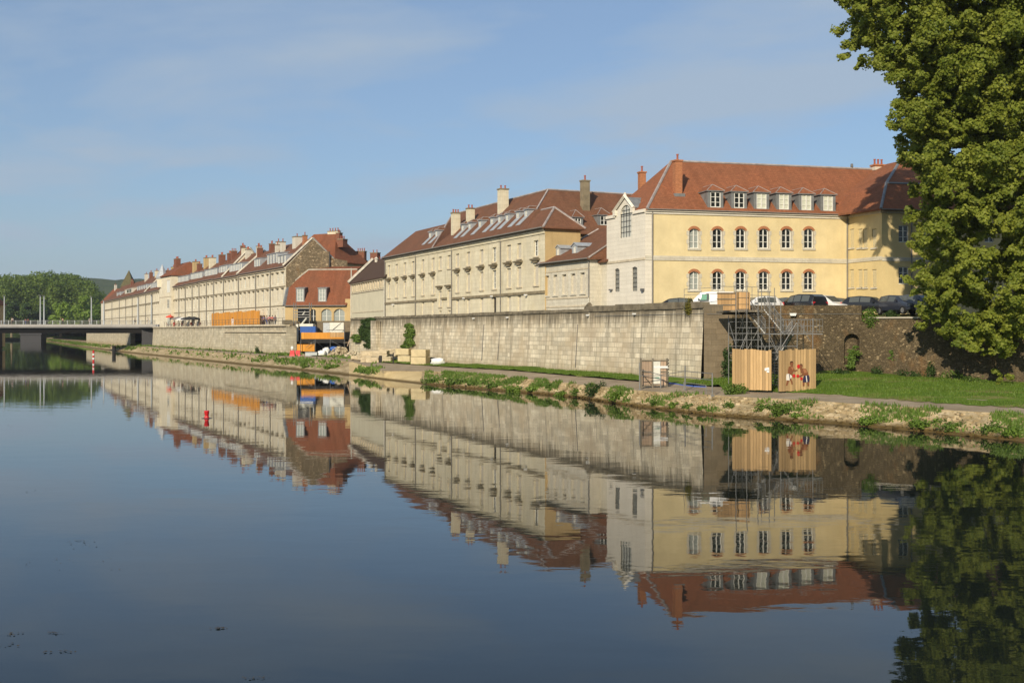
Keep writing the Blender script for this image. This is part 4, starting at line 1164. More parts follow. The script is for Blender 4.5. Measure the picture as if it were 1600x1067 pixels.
# ------------------------------------------------------------------ 4. LOW STONE BUILDING WITH FIVE WINDOWS + LINK
f2 = Fac((2.95, 113.0), (7.25, 104.0))
root = f2.root('low_stone_building', 'low limestone building with five narrow arched windows, left of the white stone end', 'building')
L = f2.L; ze = 12.05 - ZT
ops = []
for px, ya, yb in ((855, 431, 462), (868, 430, 461), (882, 429, 460), (896, 428, 459), (910.5, 426, 458)):
    x = f2.s(px); ops.append((x - .42, x + .42, f2.z(px, yb), f2.z(px, ya), .12))
lows = [(f2.s(px) - .32, f2.s(px) + .32, f2.z(px, 490), f2.z(px, 485.5), .12) for px in (856, 869, 897, 911)]
b = MB(); b.wall(0, L, -.4, ze - .2, ops, .25)
b.poly([(L, 0, -.4), (L, 7, -.4), (L, 7, ze), (L, 0, ze)])
b.build('wall', M['stone_pale'], root)
for o_ in ops:
    o = add_win(root, (o_[0] + o_[1]) / 2, o_[2], .84, o_[3] - o_[2], 'blind', fr='shutter', rise=.12, d=.2)
    add_sub('surround', ('b2', round(o_[3] - o_[2], 1)), lambda q, h=o_[3] - o_[2]: (q.box(.423, .56, -.04, .03, 0, h), q.box(-.56, -.423, -.04, .03, 0, h), q.box(-.6, .6, -.1, .03, -.15, -.003), q.box(-.56, .56, -.06, .03, h + .003, h + .18)), [M['stone_pale']], o)
rect_lines(root, L, [f2.z(880, 423), f2.z(880, 466), f2.z(880, 479)], .05, .14)
b = MB(); b.box(0, L, -.15, -.002, ze - .25, ze - .02); b.poly([(0, 0, ze - .2), (L, 0, ze - .2), (L, 0, ze), (0, 0, ze)]); b.build('cornice', M['stone_trim'], root)
b = MB(); b.tube([(-.2, -.45, ze - .04), (L + .2, -.45, ze - .04)], .07); b.tube([(L - .1, -.1, ze - .1), (L - .1, -.1, 1.8)], .06); b.build('gutter_pipe', M['pipe'], root)
b = MB(); b.tube([(L - .1, -.1, 1.8), (L - .1, -.1, -.2)], .085); b.build('pale_downpipe', M['pipe_white'], root)
ry, rz = 6.6, ze + 3.75
b = MB(); b.slab([[(.02, -.4, ze), (L + .4, -.4, ze), (L - 1.6, ry, rz), (.02, ry, rz)], [(L + .4, -.4, ze), (L + .4, 12, ze), (L - 1.6, ry, rz)], [(L + .4, 12, ze), (.02, 12, ze), (.02, ry, rz), (L - 1.6, ry, rz)]], .15)
b.build('roof', M['tile_brown'], root)
hips(root, [((L + .4, -.4, ze), (L - 1.6, ry, rz)), ((.05, -.4, ze), (.05, ry, rz))], .11)
s2 = (rz - ze) / (ry + .4)
for px in (872, 898):
    yf = 1.1; dormer(root, f2.s(px, yf), yf, ze + s2 * (yf + .4) - .1, 1.1, .85, s2, 'gable', 'zinc', 'zinc', ('casement', 'frame', 'glass'), ww=.5, rh=.3, transoms=0)
fk = Fac((7.35, 106.2), (8.85, 103.3))
root = fk.root('link_building', 'narrow stone link with small brown roof squeezed against the white stone end', 'building')
b = MB(); b.wall(0, fk.L, -.4, 11.75 - ZT); b.build('wall', M['stone_pale'], root)
b = MB(); b.slab([[(-.25, -.3, 11.75 - ZT), (fk.L + .1, -.3, 11.75 - ZT), (fk.L + .1, 2.6, 13.4 - ZT), (.9, 2.6, 13.4 - ZT)], [(-.25, 5.5, 11.75 - ZT), (-.25, -.3, 11.75 - ZT), (.9, 2.6, 13.4 - ZT)]], .14); b.build('roof', M['tile_brown'], root)
hips(root, [((-.25, -.3, 11.75 - ZT), (.9, 2.6, 13.4 - ZT)), ((.9, 2.6, 13.4 - ZT), (fk.L + .1, 2.6, 13.4 - ZT))], .09)

# ------------------------------------------------------------------ 5. BLANK WALLED BUILDING
f7 = Fac((-26.0, 181.6), (-18.05, 159.6))
root = f7.root('blank_building', 'blank cream walled building with dentil frieze and dark roof beside the long institution', 'building')
L = f7.L; ze = 13.0 - ZT
b = MB(); b.wall(0, L, -.4, ze); b.poly([(0, 0, -.4), (0, 0, ze), (0, 3.9, ze + 3.9), (0, 7.8, ze), (0, 7.8, -.4)]); b.build('wall', M['cream'], root)
b = MB()
b.box(0, L, -.35, -.002, ze - .28, ze - .02); b.box(0, L, -.12, -.002, ze - 1.75, ze - 1.6); b.box(0, L, -.06, -.002, 1.6, 1.75)
b.build('cornice', M['stone_trim'], root)
b = MB()
for k in range(14):
    x = 1.0 + (L - 2) * k / 13; b.box(x - .28, x + .28, -.22, -.002, ze - 1.5, ze - .30)
b.build('dentil', M['stone_trim'], root)
b = MB(); b.slab([[(-.0, -.45, ze), (L + 1.5, -.45, ze), (L + 1.5, 3.6, ze + 3.75), (0, 3.6, ze + 3.75)], [(L + 1.5, 7.6, ze), (0, 7.6, ze), (0, 3.6, ze + 3.75), (L + 1.5, 3.6, ze + 3.75)]], .15); b.build('roof', M['tile_dark'], root)
b = MB(); b.tube([(-.1, -.5, ze + .1), (-.1, 3.6, ze + 4.0)], .32, 0, 4); b.build('verge', M['mortar_cap'], root)
b = MB(); b.tube([(.1, -.1, ze), (.1, -.1, -.3)], .12); b.tube([(L - .15, -.12, ze - .2), (L - .15, -.12, -.3)], .1); b.build('pale_downpipe', M['pipe_white'], root)
b = MB(); b.lathe([(.25, 0), (.25, .5), (.4, .55), (0, .9)], 0, 8, (f7.s(588, 3.0), 3.0, ze + 3.2)); b.build('roof_vent', M['white_wall'], root)

# ------------------------------------------------------------------ 6. RED MANSARD HOUSE
f6 = Fac((-38.2, 188.6), (-26.75, 187.0))
root = f6.root('mansard_house', 'house with steep red tiled mansard roof, two tall dormer windows and arched ground floor', 'building')
L = f6.L; ze = f6.z(500, 477.5)
ops = []; ar = []
for xa, xb, ya in ((485, 493.5, 483), (502, 518, 482.5), (521.5, 538.5, 482.5)):
    a, c = f6.s(xa), f6.s(xb); zt_ = f6.z((xa + xb) / 2, ya); ops.append((a, c, 0.0, zt_, (c - a) * .3)); ar.append((a, c, zt_))
b = MB(); b.wall(0, L, -.4, ze, ops, .35); b.box(f6.s(539.5), L, -.02, .6, ze + .002, ze + 1.1); b.build('wall', M['buff'], root)
for i, (a, c, z) in enumerate(ar):
    add_win(root, (a + c) / 2, 0, c - a, z, 'casement', rise=(c - a) * .3, d=.3, gl='glass_pale' if i else 'glass', transoms=1)
T = 3.4; ztp = f6.z(500, 421.5, T)
tm = T * (f6.z(449, 447.5, 1.6) - ze) / (ztp - ze); zm = ze + (ztp - ze) * tm / T
xm, xt = f6.s(449.5, tm), f6.s(482, T)
A, B_, C_, D_, E_ = (-.1, -.3, ze), (f6.s(541), -.3, ze), (L, T, ztp), (xt, T, ztp), (xm, tm, zm)
A2 = (-.3, 3.5, ze)
b = MB(); b.slab([[A, B_, (L - .3, -.0 + T * .15, ze + (ztp - ze) * .18), C_, D_, E_], [(-.4, 3, zm), E_, D_, (xt - .2, T + 1.5, ztp + .2)], [D_, C_, (L, T + 3, ztp + .7), (xt, T + 3, ztp + .7)]], .15)
b.poly([A2, A, E_, (-.4, 3, zm)])
b.build('roof', M['tile_orange'], root)
hips(root, [(D_, C_), (D_, E_)], .13, 'mortar_cap')
b = MB(); b.tube([A, E_], .28, 0, 4); b.build('lead_hip', M['lead'], root)
sm = (ztp - ze) / (T + .3)
for px in (469, 503.5):
    yf = .12; z0 = f6.z(px, 471.5, yf)
    x = f6.s(px, yf); h = f6.z(px, 450, yf) - z0
    dormer(root, x, yf, z0, 1.45, h, sm, 'shed', 'tile_red', 'lead', ('casement', 'frame', 'glass_pale'), ww=1.02, transoms=2)
b = MB(); b.tube([(L - .05, -.1, ztp), (L - .05, -.1, 0)], .1); b.build('pale_downpipe', M['pipe_white'], root)
b = MB(); b.tube([(-.1, -.38, ze - .02), (f6.s(541), -.38, ze - .02)], .09); b.build('gutter', M['pipe'], root)
# ------------------------------------------------------------------ 7. THE ROW OF QUAY HOUSES
RA, RB = Vector((-83.0, 273.7)), Vector((-38.4, 190.0))       # right stretch, left to right
LA, LB = Vector((-147.6, 406.0)), Vector((-88.0, 283.5))      # left stretch
frR, frL = Fac(RA, RB), Fac(LA, LB)
def sub_fac(fr, pa, pb):
    sa, sb = fr.s(pa), fr.s(pb)
    return Fac(fr.A + fr.d * sa, fr.A + fr.d * sb)
def row_house(fr, pa, pb, name, label, eave, rise, tr, tile, dorm, chims, nwin=None, wall='stone_row', floors=(0.9, 3.9, 6.9), gaps=None, verge=None, win_fr='shutter', dside='zinc', pots=True):
    f = sub_fac(fr, pa, pb)
    root = f.root(name, label, 'house', 'stone houses along the quay')
    L, ze = f.L, eave - ZT
    n = nwin or max(2, int(L / 2.9))
    ops, wl = [], []
    for r, zf in enumerate(floors):
        h = (1.7, 2.0, 1.75)[r]
        if zf + h > ze - .5: continue
        for k in range(n):
            x = L * (k + .5) / n
            ops.append((x - .5, x + .5, zf, zf + h)); wl.append((x, zf, h, r))
    b = MB(); b.wall(0, L, -.5, ze, ops, .25)
    D = 10.0
    zg = ze + rise
    b.poly([(L, 0, -.5), (L, D, -.5), (L, D, ze), (L, tr, zg), (L, 0, ze)]); b.poly([(0, 0, -.5), (0, 0, ze), (0, tr, zg), (0, D, ze), (0, D, -.5)])
    b.build('wall', M[wall], root)
    for (x, z, h, r) in wl:
        st = random.random()
        o = add_win(root, x, z, 1.0, h, 'shutter' if st < .45 else 'casement', fr=win_fr if st < .45 else 'frame', gl='glass' if st < .8 else 'glass_pale', d=.18, transoms=1)
        if r > 0:
            add_sub('hood', (h,), lambda q, h=h: q.box(-.7, .7, -.22, .0, h + .12, h + .28), [M['stone_grime']], o)
    rect_lines(root, L, (3.08, 6.37), .09, .15, 'stone_grime')
    b = MB(); b.box(0, L, -.25, -.002, ze - .35, ze - .06); b.build('cornice', M['stone_trim'], root)
    b = MB(); b.tube([(.12, -.12, ze - .1), (.12, -.12, -.4)], .09)
    if L > 13: b.tube([(L * .52, -.12, ze - .1), (L * .52, -.12, -.4)], .09)
    b.tube([(0, -.42, ze), (L, -.42, ze)], .08); b.build('gutter_pipe', M['pipe'], root)
    b = MB(); b.slab([[(0, -.4, ze), (L, -.4, ze), (L, tr, zg), (0, tr, zg)], [(L, D + .3, ze), (0, D + .3, ze), (0, tr, zg), (L, tr, zg)]], .16); b.build('roof', M[tile], root)
    sl = rise / (tr + .4)
    if verge:
        b = MB()
        for x in ([L - .12] if verge == 'r' else [.12] if verge == 'l' else [.12, L - .12]):
            b.tube([(x, -.4, ze + .15), (x, tr, zg + .15)], .24, 0, 4); b.tube([(x, tr, zg + .15), (x, D, ze + .15)], .24, 0, 4)
        b.build('verge', M['mortar_cap'], root)
    if dorm:
        cnt, w, h = dorm[:3]; yf = .9; x0, x1 = (dorm[3], dorm[4]) if len(dorm) > 3 else (.08, .92)
        for k in range(cnt):
            x = L * (x0 + (x1 - x0) * (k + .5) / cnt)
            dormer(root, x, yf, ze + sl * (yf + .4) - .1, w, h, sl, 'shed', tile, dside, ('casement', 'frame', 'glass_pale' if k % 2 else 'glass'), ww=w * .6, transoms=1)
    for (fx, t, hgt, wx, wy, mt, np_) in chims:
        zr = ze + sl * (min(t, 2 * tr - t) + .4)
        chimney(root, L * fx, t, zr - .8, zr + hgt * .85, wx * .75, wy * .75, mt, np_ if pots else 0)
    return root, f
GABLE = row_house(frR, 400, 446, 'quay_house', 'nearest stone quay house with bare rubble gable and white dormers', 16.2, 4.9, 4.8, 'tile_far', None, [(.12, 3.4, 1.5, 1.2, 1.0, 'stone_pale', 1), (.34, 3.2, 2.0, 1.3, 1.0, 'white_wall', 1)], verge='r')
groot, gf = GABLE
# bare gable wall with a stepped right shoulder
fg = Fac(RB, RB + gf.n * 12.0)
Bg = gf.rel(fg)
b = MB(); b.poly([(.05, -.05, -.5), (11.0, -.05, -.5), (11.0, -.05, 17.5 - ZT), (8.2, -.05, 17.9 - ZT), (7.9, -.05, 18.3 - ZT), (4.8, -.05, 21.0 - ZT), (.05, -.05, 16.15 - ZT)])
b.box(6.4, 7.6, -.25, -.052, -.5, 19.0 - ZT)
b.poly([(11.0, -.05, -.5), (11.0, 3, -.5), (11.0, 3, 17.5 - ZT), (11.0, -.05, 17.5 - ZT)]); b.poly([(8.2, -.05, 17.9 - ZT), (11.0, -.05, 17.5 - ZT), (11.0, 3, 17.5 - ZT), (8.2, 3, 17.9 - ZT)])
b.build('gable_wall', M['rubble_gable'], groot, basis=Bg)
b = MB(); b.tube([(7.65, -.3, 19.0 - ZT), (7.65, -.3, 14.2 - ZT)], .09); b.build('iron_pipe', M['iron'], groot, basis=Bg)
slg = 4.9 / 5.2; zeg = 16.2 - ZT
for i, (fx, w, h) in enumerate(((.70, 1.2, 1.5), (.80, 1.2, 1.5), (.90, 1.2, 1.5))):
    dormer(groot, gf.L * fx, .5, zeg + slg * .9 - .1, w, h, slg, 'shed', 'tile_far', 'zinc', ('casement', 'frame', 'glass_pale'), ww=.75, transoms=1)
for fx in (.28, .38, .48, .58):
    dormer(groot, gf.L * fx, .8, zeg + slg * 1.2 - .1, 1.35, 1.9, slg, 'shed', 'tile_far', 'zinc', ('casement', 'frame', 'glass'), ww=.8, transoms=1)
chimney(groot, gf.L * .66, 4.0, zeg + 3.0, zeg + 5.6, 1.9, 1.2, 'white_wall', 1)
chimney(groot, gf.L * .90, 4.0, zeg + 3.2, zeg + 5.5, .75, .7, 'brick', 1)

row_house(frR, 373, 400, 'quay_house', 'stone quay house left of the rubble gabled one, dormers only on its right half', 16.2, 4.6, 4.8, 'tile_far', (3, 1.3, 1.6, .62, .98), [(.08, 3.9, 1.6, 1.2, 1.3, 'brick_red', 3), (.9, 4.6, 1.5, 1.5, 1.0, 'white_wall', 1), (.55, 4.6, 1.4, 1.3, 1.2, 'brick_red', 2)], verge='l')
row_house(frR, 349.7, 373, 'quay_house', 'stone quay house with eight white dormers in a close row under a brown roof', 16.1, 4.9, 5.0, 'tile_brown', (8, 1.25, 1.55), [(.25, 4.2, 1.7, 1.6, 1.2, 'stone_pale', 3), (.8, 4.6, 1.6, 1.7, 1.0, 'white_wall', 2)], verge='r')
row_house(frR, 334.4, 349.7, 'quay_house', 'stone quay house with tall buff party gable and brick chimneys behind its dormers', 16.1, 6.2, 5.4, 'tile_far', (5, 1.25, 1.5), [(.1, 4.0, 1.5, 1.4, 1.5, 'brick_red', 3), (.5, 5.0, 1.3, 1.2, 1.2, 'brick_red', 3), (.9, 4.4, 1.3, 1.6, 1.2, 'stone_facade', 2)], verge='r')
row_house(frR, 311.5, 334.4, 'quay_house', 'stone quay house behind the orange hoarding with a big brown chimney slab and red pots', 16.2, 4.7, 5.0, 'tile_far', (9, 1.25, 1.5), [(.3, 4.0, 2.2, 2.0, 1.6, 'brick_red', 4), (.7, 4.4, 1.8, 1.7, 1.4, 'brick_red', 3)], verge=None)
row_house(frR, 290, 311.5, 'quay_house', 'stone quay house above the parasols with an even row of white dormers', 16.1, 4.6, 5.0, 'tile_brown', (9, 1.25, 1.5), [(.12, 4.4, 2.4, 2.0, 1.4, 'buff', 3), (.6, 4.2, 2.2, 1.8, 1.8, 'stone_facade', 3)])
row_house(frR, 270, 290, 'quay_house', 'stone quay house right of the corner pavilion with white dormers over a dark eave', 16.0, 4.4, 5.0, 'tile_far', (8, 1.25, 1.5), [(.35, 4.4, 2.4, 2.0, 1.8, 'buff', 2), (.75, 4.0, 1.8, 1.6, 1.4, 'brick_red', 3)])
# corner pavilion
fp = Fac((-89.0, 282.8), (-82.6, 271.6))
root = fp.root('corner_pavilion', 'taller corner house with hipped red roof, grey pointed turret cap and paired window', 'house')
L, ze = fp.L, 18.9 - ZT
b = MB(); b.wall(0, L, -.5, ze, [(L * .62, L * .82, 4.3, 6.4), (L * .62, L * .86, .0, 2.4), (L * .60, L * .88, 8.2, 11.2)], .25)
b.poly([(0, 0, -.5), (0, 0, ze), (0, 10, ze), (0, 10, -.5)]); b.poly([(L, 0, -.5), (L, 10, -.5), (L, 10, ze), (L, 0, ze)]); b.build('wall', M['stone_row'], root)
add_win(root, L * .72, 4.3, L * .20, 2.1, 'casement'); add_win(root, L * .74, 0, L * .24, 2.4, 'casement', gl='glass_pale'); add_win(root, L * .74, 8.2, L * .28, 3.0, 'shutter')
b = MB(); b.slab([[(-.3, -.4, ze), (L + .3, -.4, ze), (L - 2.2, 5, ze + 3.5), (2.6, 5, ze + 3.5)], [(L + .3, -.4, ze), (L + .3, 10.4, ze), (L - 2.2, 5, ze + 3.5)], [(-.3, 10.4, ze), (-.3, -.4, ze), (2.6, 5, ze + 3.5)], [(L + .3, 10.4, ze), (-.3, 10.4, ze), (2.6, 5, ze + 3.5), (L - 2.2, 5, ze + 3.5)]], .16); b.build('roof', M['tile_orange'], root)
b = MB(); b.lathe([(1.5, ze - .5), (1.55, ze + .1), (1.15, ze + .9), (.6, ze + 2.0), (.0, ze + 3.3)], 0, 8, (.8, .5, 0)); b.build('turret_cap', M['zinc'], root)
b = MB(); b.lathe([(1.2, ze - 2.6), (1.4, ze - .5)], 0, 8, (.8, .5, 0)); b.build('turret', M['stone_row'], root)
chimney(root, L * .3, 3.5, ze + 1.6, ze + 4.4, 2.6, 1.1, 'brick_red', 4)
rect_lines(root, L, [3.0, 7.2], .1, .2, 'stone_trim')
# left stretch
row_house(frL, 228, 249, 'quay_house', 'stone quay house just left of the corner pavilion with long grey skylight strip', 16.0, 4.6, 5.0, 'tile_brown', (6, 1.9, 1.5, .05, .98), [(.25, 5.0, 1.6, 2.0, 1.2, 'brick_red', 4), (.7, 4.8, 2.2, 2.2, 1.6, 'buff', 3)])
row_house(frL, 207, 228, 'quay_house', 'stone quay house behind the bridge lamp posts with brick chimneys and white party verge', 16.0, 5.6, 5.0, 'tile_far', (5, 1.6, 1.4, .05, .9), [(.2, 4.6, 1.8, 1.6, 1.2, 'brick_red', 3), (.6, 4.6, 1.8, 1.5, 1.4, 'stone_facade', 2)], verge='r')
row_house(frL, 187, 207, 'quay_house', 'stone quay house with a long white dormer band near the far end of the row', 16.0, 5.2, 5.0, 'tile_brown', (1, 20.0, 1.5, .1, .9), [(.9, 4.5, 2.3, 2.0, 1.3, 'white_wall', 1)], dside='white_wall')
row_house(frL, 164, 187, 'quay_house', 'last stone quay house at the far left end of the row', 16.0, 5.6, 6.0, 'tile_brown', (2, 1.5, 1.4, .55, .95), [(.8, 5.0, 1.6, 1.6, 1.2, 'brick_red', 3)])

# houses and roofs behind the row
def back_house(name, label, px0, px1, D0, D1, eave_z, ridge_z, depth, tile, wall, chims=(), hip=(0, 0), z0=ZT, cat='house', windows=0):
    f = Fac(XY(px0, D0), XY(px1, D1), z0)
    root = f.root(name, label, cat)
    L, ze, zr = f.L, eave_z - z0, ridge_z - z0
    b = MB(); b.wall(0, L, -.5, ze, [(L * (k + .5) / windows - .5, L * (k + .5) / windows + .5, ze - 2.6, ze - .9) for k in range(windows)] if windows else ())
    gl = [(L, 0, -.5), (L, depth, -.5), (L, depth, ze)] + ([(L, depth / 2, zr)] if not hip[1] else []) + [(L, 0, ze)]
    gl2 = [(0, 0, -.5), (0, 0, ze)] + ([(0, depth / 2, zr)] if not hip[0] else []) + [(0, depth, ze), (0, depth, -.5)]
    b.poly(gl); b.poly(gl2); b.poly([(L, depth, -.5), (0, depth, -.5), (0, depth, ze), (L, depth, ze)])
    b.build('wall', M[wall], root)
    for k in range(windows): add_win(root, L * (k + .5) / windows, ze - 2.6, 1.0, 1.7, 'casement', transoms=1)
    r0, r1 = (hip[0], depth / 2, zr), (L - hip[1], depth / 2, zr)
    o = .35
    ps = [[(-o, -o, ze), (L + o, -o, ze), r1, r0], [(L + o, depth + o, ze), (-o, depth + o, ze), r0, r1]]
    if hip[0]: ps.append([(-o, depth + o, ze), (-o, -o, ze), r0])
    if hip[1]: ps.append([(L + o, -o, ze), (L + o, depth + o, ze), r1])
    b = MB(); b.slab(ps, .16); b.build('roof', M[tile], root)
    for (fx, t, top, wx, wy, mt, n) in chims:
        zr_ = ze + (zr - ze) * (1 - abs(t - depth / 2) / (depth / 2))
        chimney(root, L * fx, t, zr_ - 1.2, top - z0, wx, wy, mt, n)
    return root
back_house('tall_house', 'tall red roofed house rising behind the rubble gable with a cluster of red brick chimneys', 441, 522, 203, 197, 17.5, 23.0, 9.5, 'tile_orange', 'buff',
           [(.66, 5.0, 23.3, 2.4, .8, 'stone_facade', 4), (.84, 3.8, 22.8, .8, .9, 'brick_red', 1), (.93, 3.4, 21.6, 1.2, 1.3, 'brick_red', 3)], (3.4, 3.4))
back_house('red_roofed_house', 'lower red roofed house right of the rubble gable with small chimneys on its ridge', 512, 566, 205, 202, 15.2, 19.2, 9, 'tile_orange', 'buff',
           [(.25, 4.4, 20.2, .9, .9, 'brick_red', 2), (.62, 4.2, 19.9, 1.8, .8, 'brick_red', 4)], (0, 3))
back_house('chimney_house', 'red roofed house behind the blank building with tall brick chimney and rows of pots', 553, 605, 215, 212, 15.0, 18.3, 9, 'tile_orange', 'buff',
           [(.30, 4.2, 20.4, 1.6, 1.2, 'brick_red', 2), (.55, 4.2, 19.0, 3.0, .8, 'brick_red', 6), (.86, 3.8, 19.0, 3.2, .8, 'brick_red', 6)], (0, 0))
back_house('dark_roof_house', 'small brown roofed house tucked behind the far end of the long institution', 588, 640, 185, 182, 15.6, 18.4, 8, 'tile_brown', 'stone_facade', [], (2.5, 0))
back_house('far_red_house', 'small house with bright red roof and white walls left of the quay row', 158, 181, 470, 455, 17.2, 23.0, 9, 'tile_orange', 'white_wall', [(.3, 4.2, 24.6, .9, .9, 'white_wall', 1)], (2, 2), windows=3)
back_house('left_bank_house', 'pale house with red roof at the left edge of the photo behind the bridge', -75, -13.5, 330, 330, 13.2, 18.0, 9, 'tile_orange', 'buff', [], (3, 3), z0=1.2, windows=4)
back_house('flat_house', 'low pale house just visible below the church spire', 183, 197, 440, 436, 19.5, 20.6, 9, 'zinc', 'stone_pale', [], (1, 1))
# church spire
root = thing('church_tower', 'church tower with greenish pyramid spire above the quay roofs', 'church', (*XY(201.5, 430), ZT))
b = MB(); b.box(-2.1, 2.1, -2.1, 2.1, -.5, 15.8); b.build('tower_wall', M['stone_facade'], root)
b = MB(); b.slab([[(-2.5, -2.5, 15.7), (2.5, -2.5, 15.7), (0, 0, 22.2)], [(2.5, -2.5, 15.7), (2.5, 2.5, 15.7), (0, 0, 22.2)], [(2.5, 2.5, 15.7), (-2.5, 2.5, 15.7), (0, 0, 22.2)], [(-2.5, 2.5, 15.7), (-2.5, -2.5, 15.7), (0, 0, 22.2)]], .1); b.build('spire', M['tile_green'], root)

# ------------------------------------------------------------------ 8. BRIDGE, LAMP POSTS, MARKERS
BD = 285.0
M['fascia'] = mat_plaster('pale_fascia_concrete', (.40, .385, .36), .1, .2)
bx1 = XY(238, BD)[0]
root = thing('road_bridge', 'flat grey road bridge with railing and dark underside crossing the river', 'bridge', (bx1, BD, 0))
b = MB(); b.box(-150, 1.5, 0, 13, 6.15, 7.0); b.build('deck', M['deck_grey'], root)
b = MB(); b.box(-150, 1.0, -.22, 0, 6.40, 6.95, 0); b.box(-150, 1.0, -.3, -.222, 6.78, 6.98); b.build('fascia', M['fascia'], root)
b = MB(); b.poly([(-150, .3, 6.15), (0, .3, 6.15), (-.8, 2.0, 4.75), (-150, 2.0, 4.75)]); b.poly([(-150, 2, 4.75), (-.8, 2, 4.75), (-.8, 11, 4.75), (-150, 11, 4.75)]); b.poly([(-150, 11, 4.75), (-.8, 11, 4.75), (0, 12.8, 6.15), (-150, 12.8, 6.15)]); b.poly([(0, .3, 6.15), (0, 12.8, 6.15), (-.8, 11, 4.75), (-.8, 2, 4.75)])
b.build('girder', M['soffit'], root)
b = MB(); b.box(-150, 1.0, -.12, -.07, 7.95, 8.02)
for k in range(4): b.box(-150, 1.0, -.11, -.08, 7.2 + k * .18, 7.225 + k * .18)
b.build('handrail', M['steel_dark'], root)
for k in range(21):
    p = add_sub('railing_post', (1,), lambda q: q.box(-.06, .06, -.14, -.04, 0, .98), [M['steel_pale']], root); p.location = (-1.0 - k * 1.87, 0, 7.0)
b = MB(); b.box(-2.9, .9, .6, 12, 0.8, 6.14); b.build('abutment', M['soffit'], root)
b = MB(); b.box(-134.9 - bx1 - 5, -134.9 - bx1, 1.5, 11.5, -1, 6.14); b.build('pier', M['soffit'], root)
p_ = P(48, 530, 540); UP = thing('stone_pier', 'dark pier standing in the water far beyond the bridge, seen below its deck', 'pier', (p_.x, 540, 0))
b = MB(); b.box(-5, 5, 0, 6, -1, 3.6); b.build('pier_body', M['soffit'], UP); b = MB(); b.box(-5.4, 5.4, -.4, 6.4, 3.602, 4.4); b.build('pier_cap', M['soffit'], UP)  # near-black on body and cap stands for the shade on this pier
b = MB(); b.box(-150, .5, 12.88, 12.94, 7.95, 8.02)
for k in range(4): b.box(-150, .5, 12.89, 12.92, 7.2 + k * .18, 7.225 + k * .18)
b.build('far_handrail', M['steel_dark'], root)
def lamp_post(px, D, top, label):
    root = thing('lamp_post', label, 'lamp post', (*XY(px, D), 7.0), group='tall grey lamp posts on the bridge')
    h = top - 7.0
    b = MB(); b.tube([(0, 0, 0), (0, 0, h)], [.20, .12], 0, 8); b.box(-.3, .3, -.3, .3, -.02, .06); b.build('pole', M['steel_pale'], root)
    b = MB(); b.box(-.14, .14, -.7, .2, h, h + .12); b.build('lantern', M['steel_dark'], root)
for px, D, top, lb in ((6.7, BD + 1, 14.3, 'tall grey lamp post at the left edge of the photo on the bridge'), (63, BD + 1, 14.4, 'tall grey lamp post, left one of the close pair in front of the wood'),
                       (68.8, BD + 11, 14.6, 'tall grey lamp post, right one of the close pair in front of the wood'), (142.8, BD + 1, 14.1, 'tall grey lamp post in front of the pale willow crowns'),
                       (162, BD + 11, 13.4, 'tall grey lamp post standing against the left end of the stone row'), (215.5, BD + 11, 14.2, 'tall grey lamp post in front of the stone row, second from the quay'),
                       (236.6, BD + 1, 14.4, 'tall grey lamp post at the quay end of the bridge')):
    lamp_post(px, D, top, lb)
# red and white river pole, red buoy, black mooring pile
p0 = G(146, 565, 0)
root = thing('river_marker_pole', 'red and white striped marker pole standing in the river', 'marker pole', (p0.x, p0.y, 0))
hgt = 1.78
for k in range(5):
    b = MB(); b.tube([(0, 0, -.5 if k == 0 else hgt * k / 5), (0, 0, hgt * (k + 1) / 5)], .16, 0, 10); b.build('band', M['red_plastic'] if k % 2 == 0 else M['white_paint'], root)
b = MB(); b.lathe([(.20, hgt), (.20, hgt + .05), (.07, hgt + .22), (0, hgt + .24)], 0, 10); b.build('cap', M['red_plastic'], root)
p0 = G(323, 653.5, 0)
root = thing('river_buoy', 'small red buoy floating on the calm river', 'buoy', (p0.x, p0.y, 0))
b = MB(); b.lathe([(0, -.25), (.18, -.2), (.20, .0), (.16, .04), (.11, .16), (.135, .28), (.16, .42), (.13, .47), (0, .48)], 0, 14); b.build('float_body', M['buoy_red'], root, smooth=True)
b = MB(); b.lathe([(.20, -.03), (.33, -.01), (.33, .015), (.20, .035)], 0, 16); b.build('collar', M['iron'], root)
p0 = P(178, 541, 258)
root = thing('mooring_pile', 'black mooring pile at the edge of the quay below the bridge', 'mooring pile', (p0.x, p0.y, 0))
b = MB(); b.tube([(0, 0, -1), (0, 0, 1.75)], .42, 0, 8); b.lathe([(.5, 1.75), (.5, 1.9), (0, 1.95)], 0, 8); b.build('post', M['black'], root)
b = MB(); b.lathe([(.44, .9), (.47, .95), (.47, 1.1), (.44, 1.15)], 0, 8); b.build('iron_band', M['iron'], root)
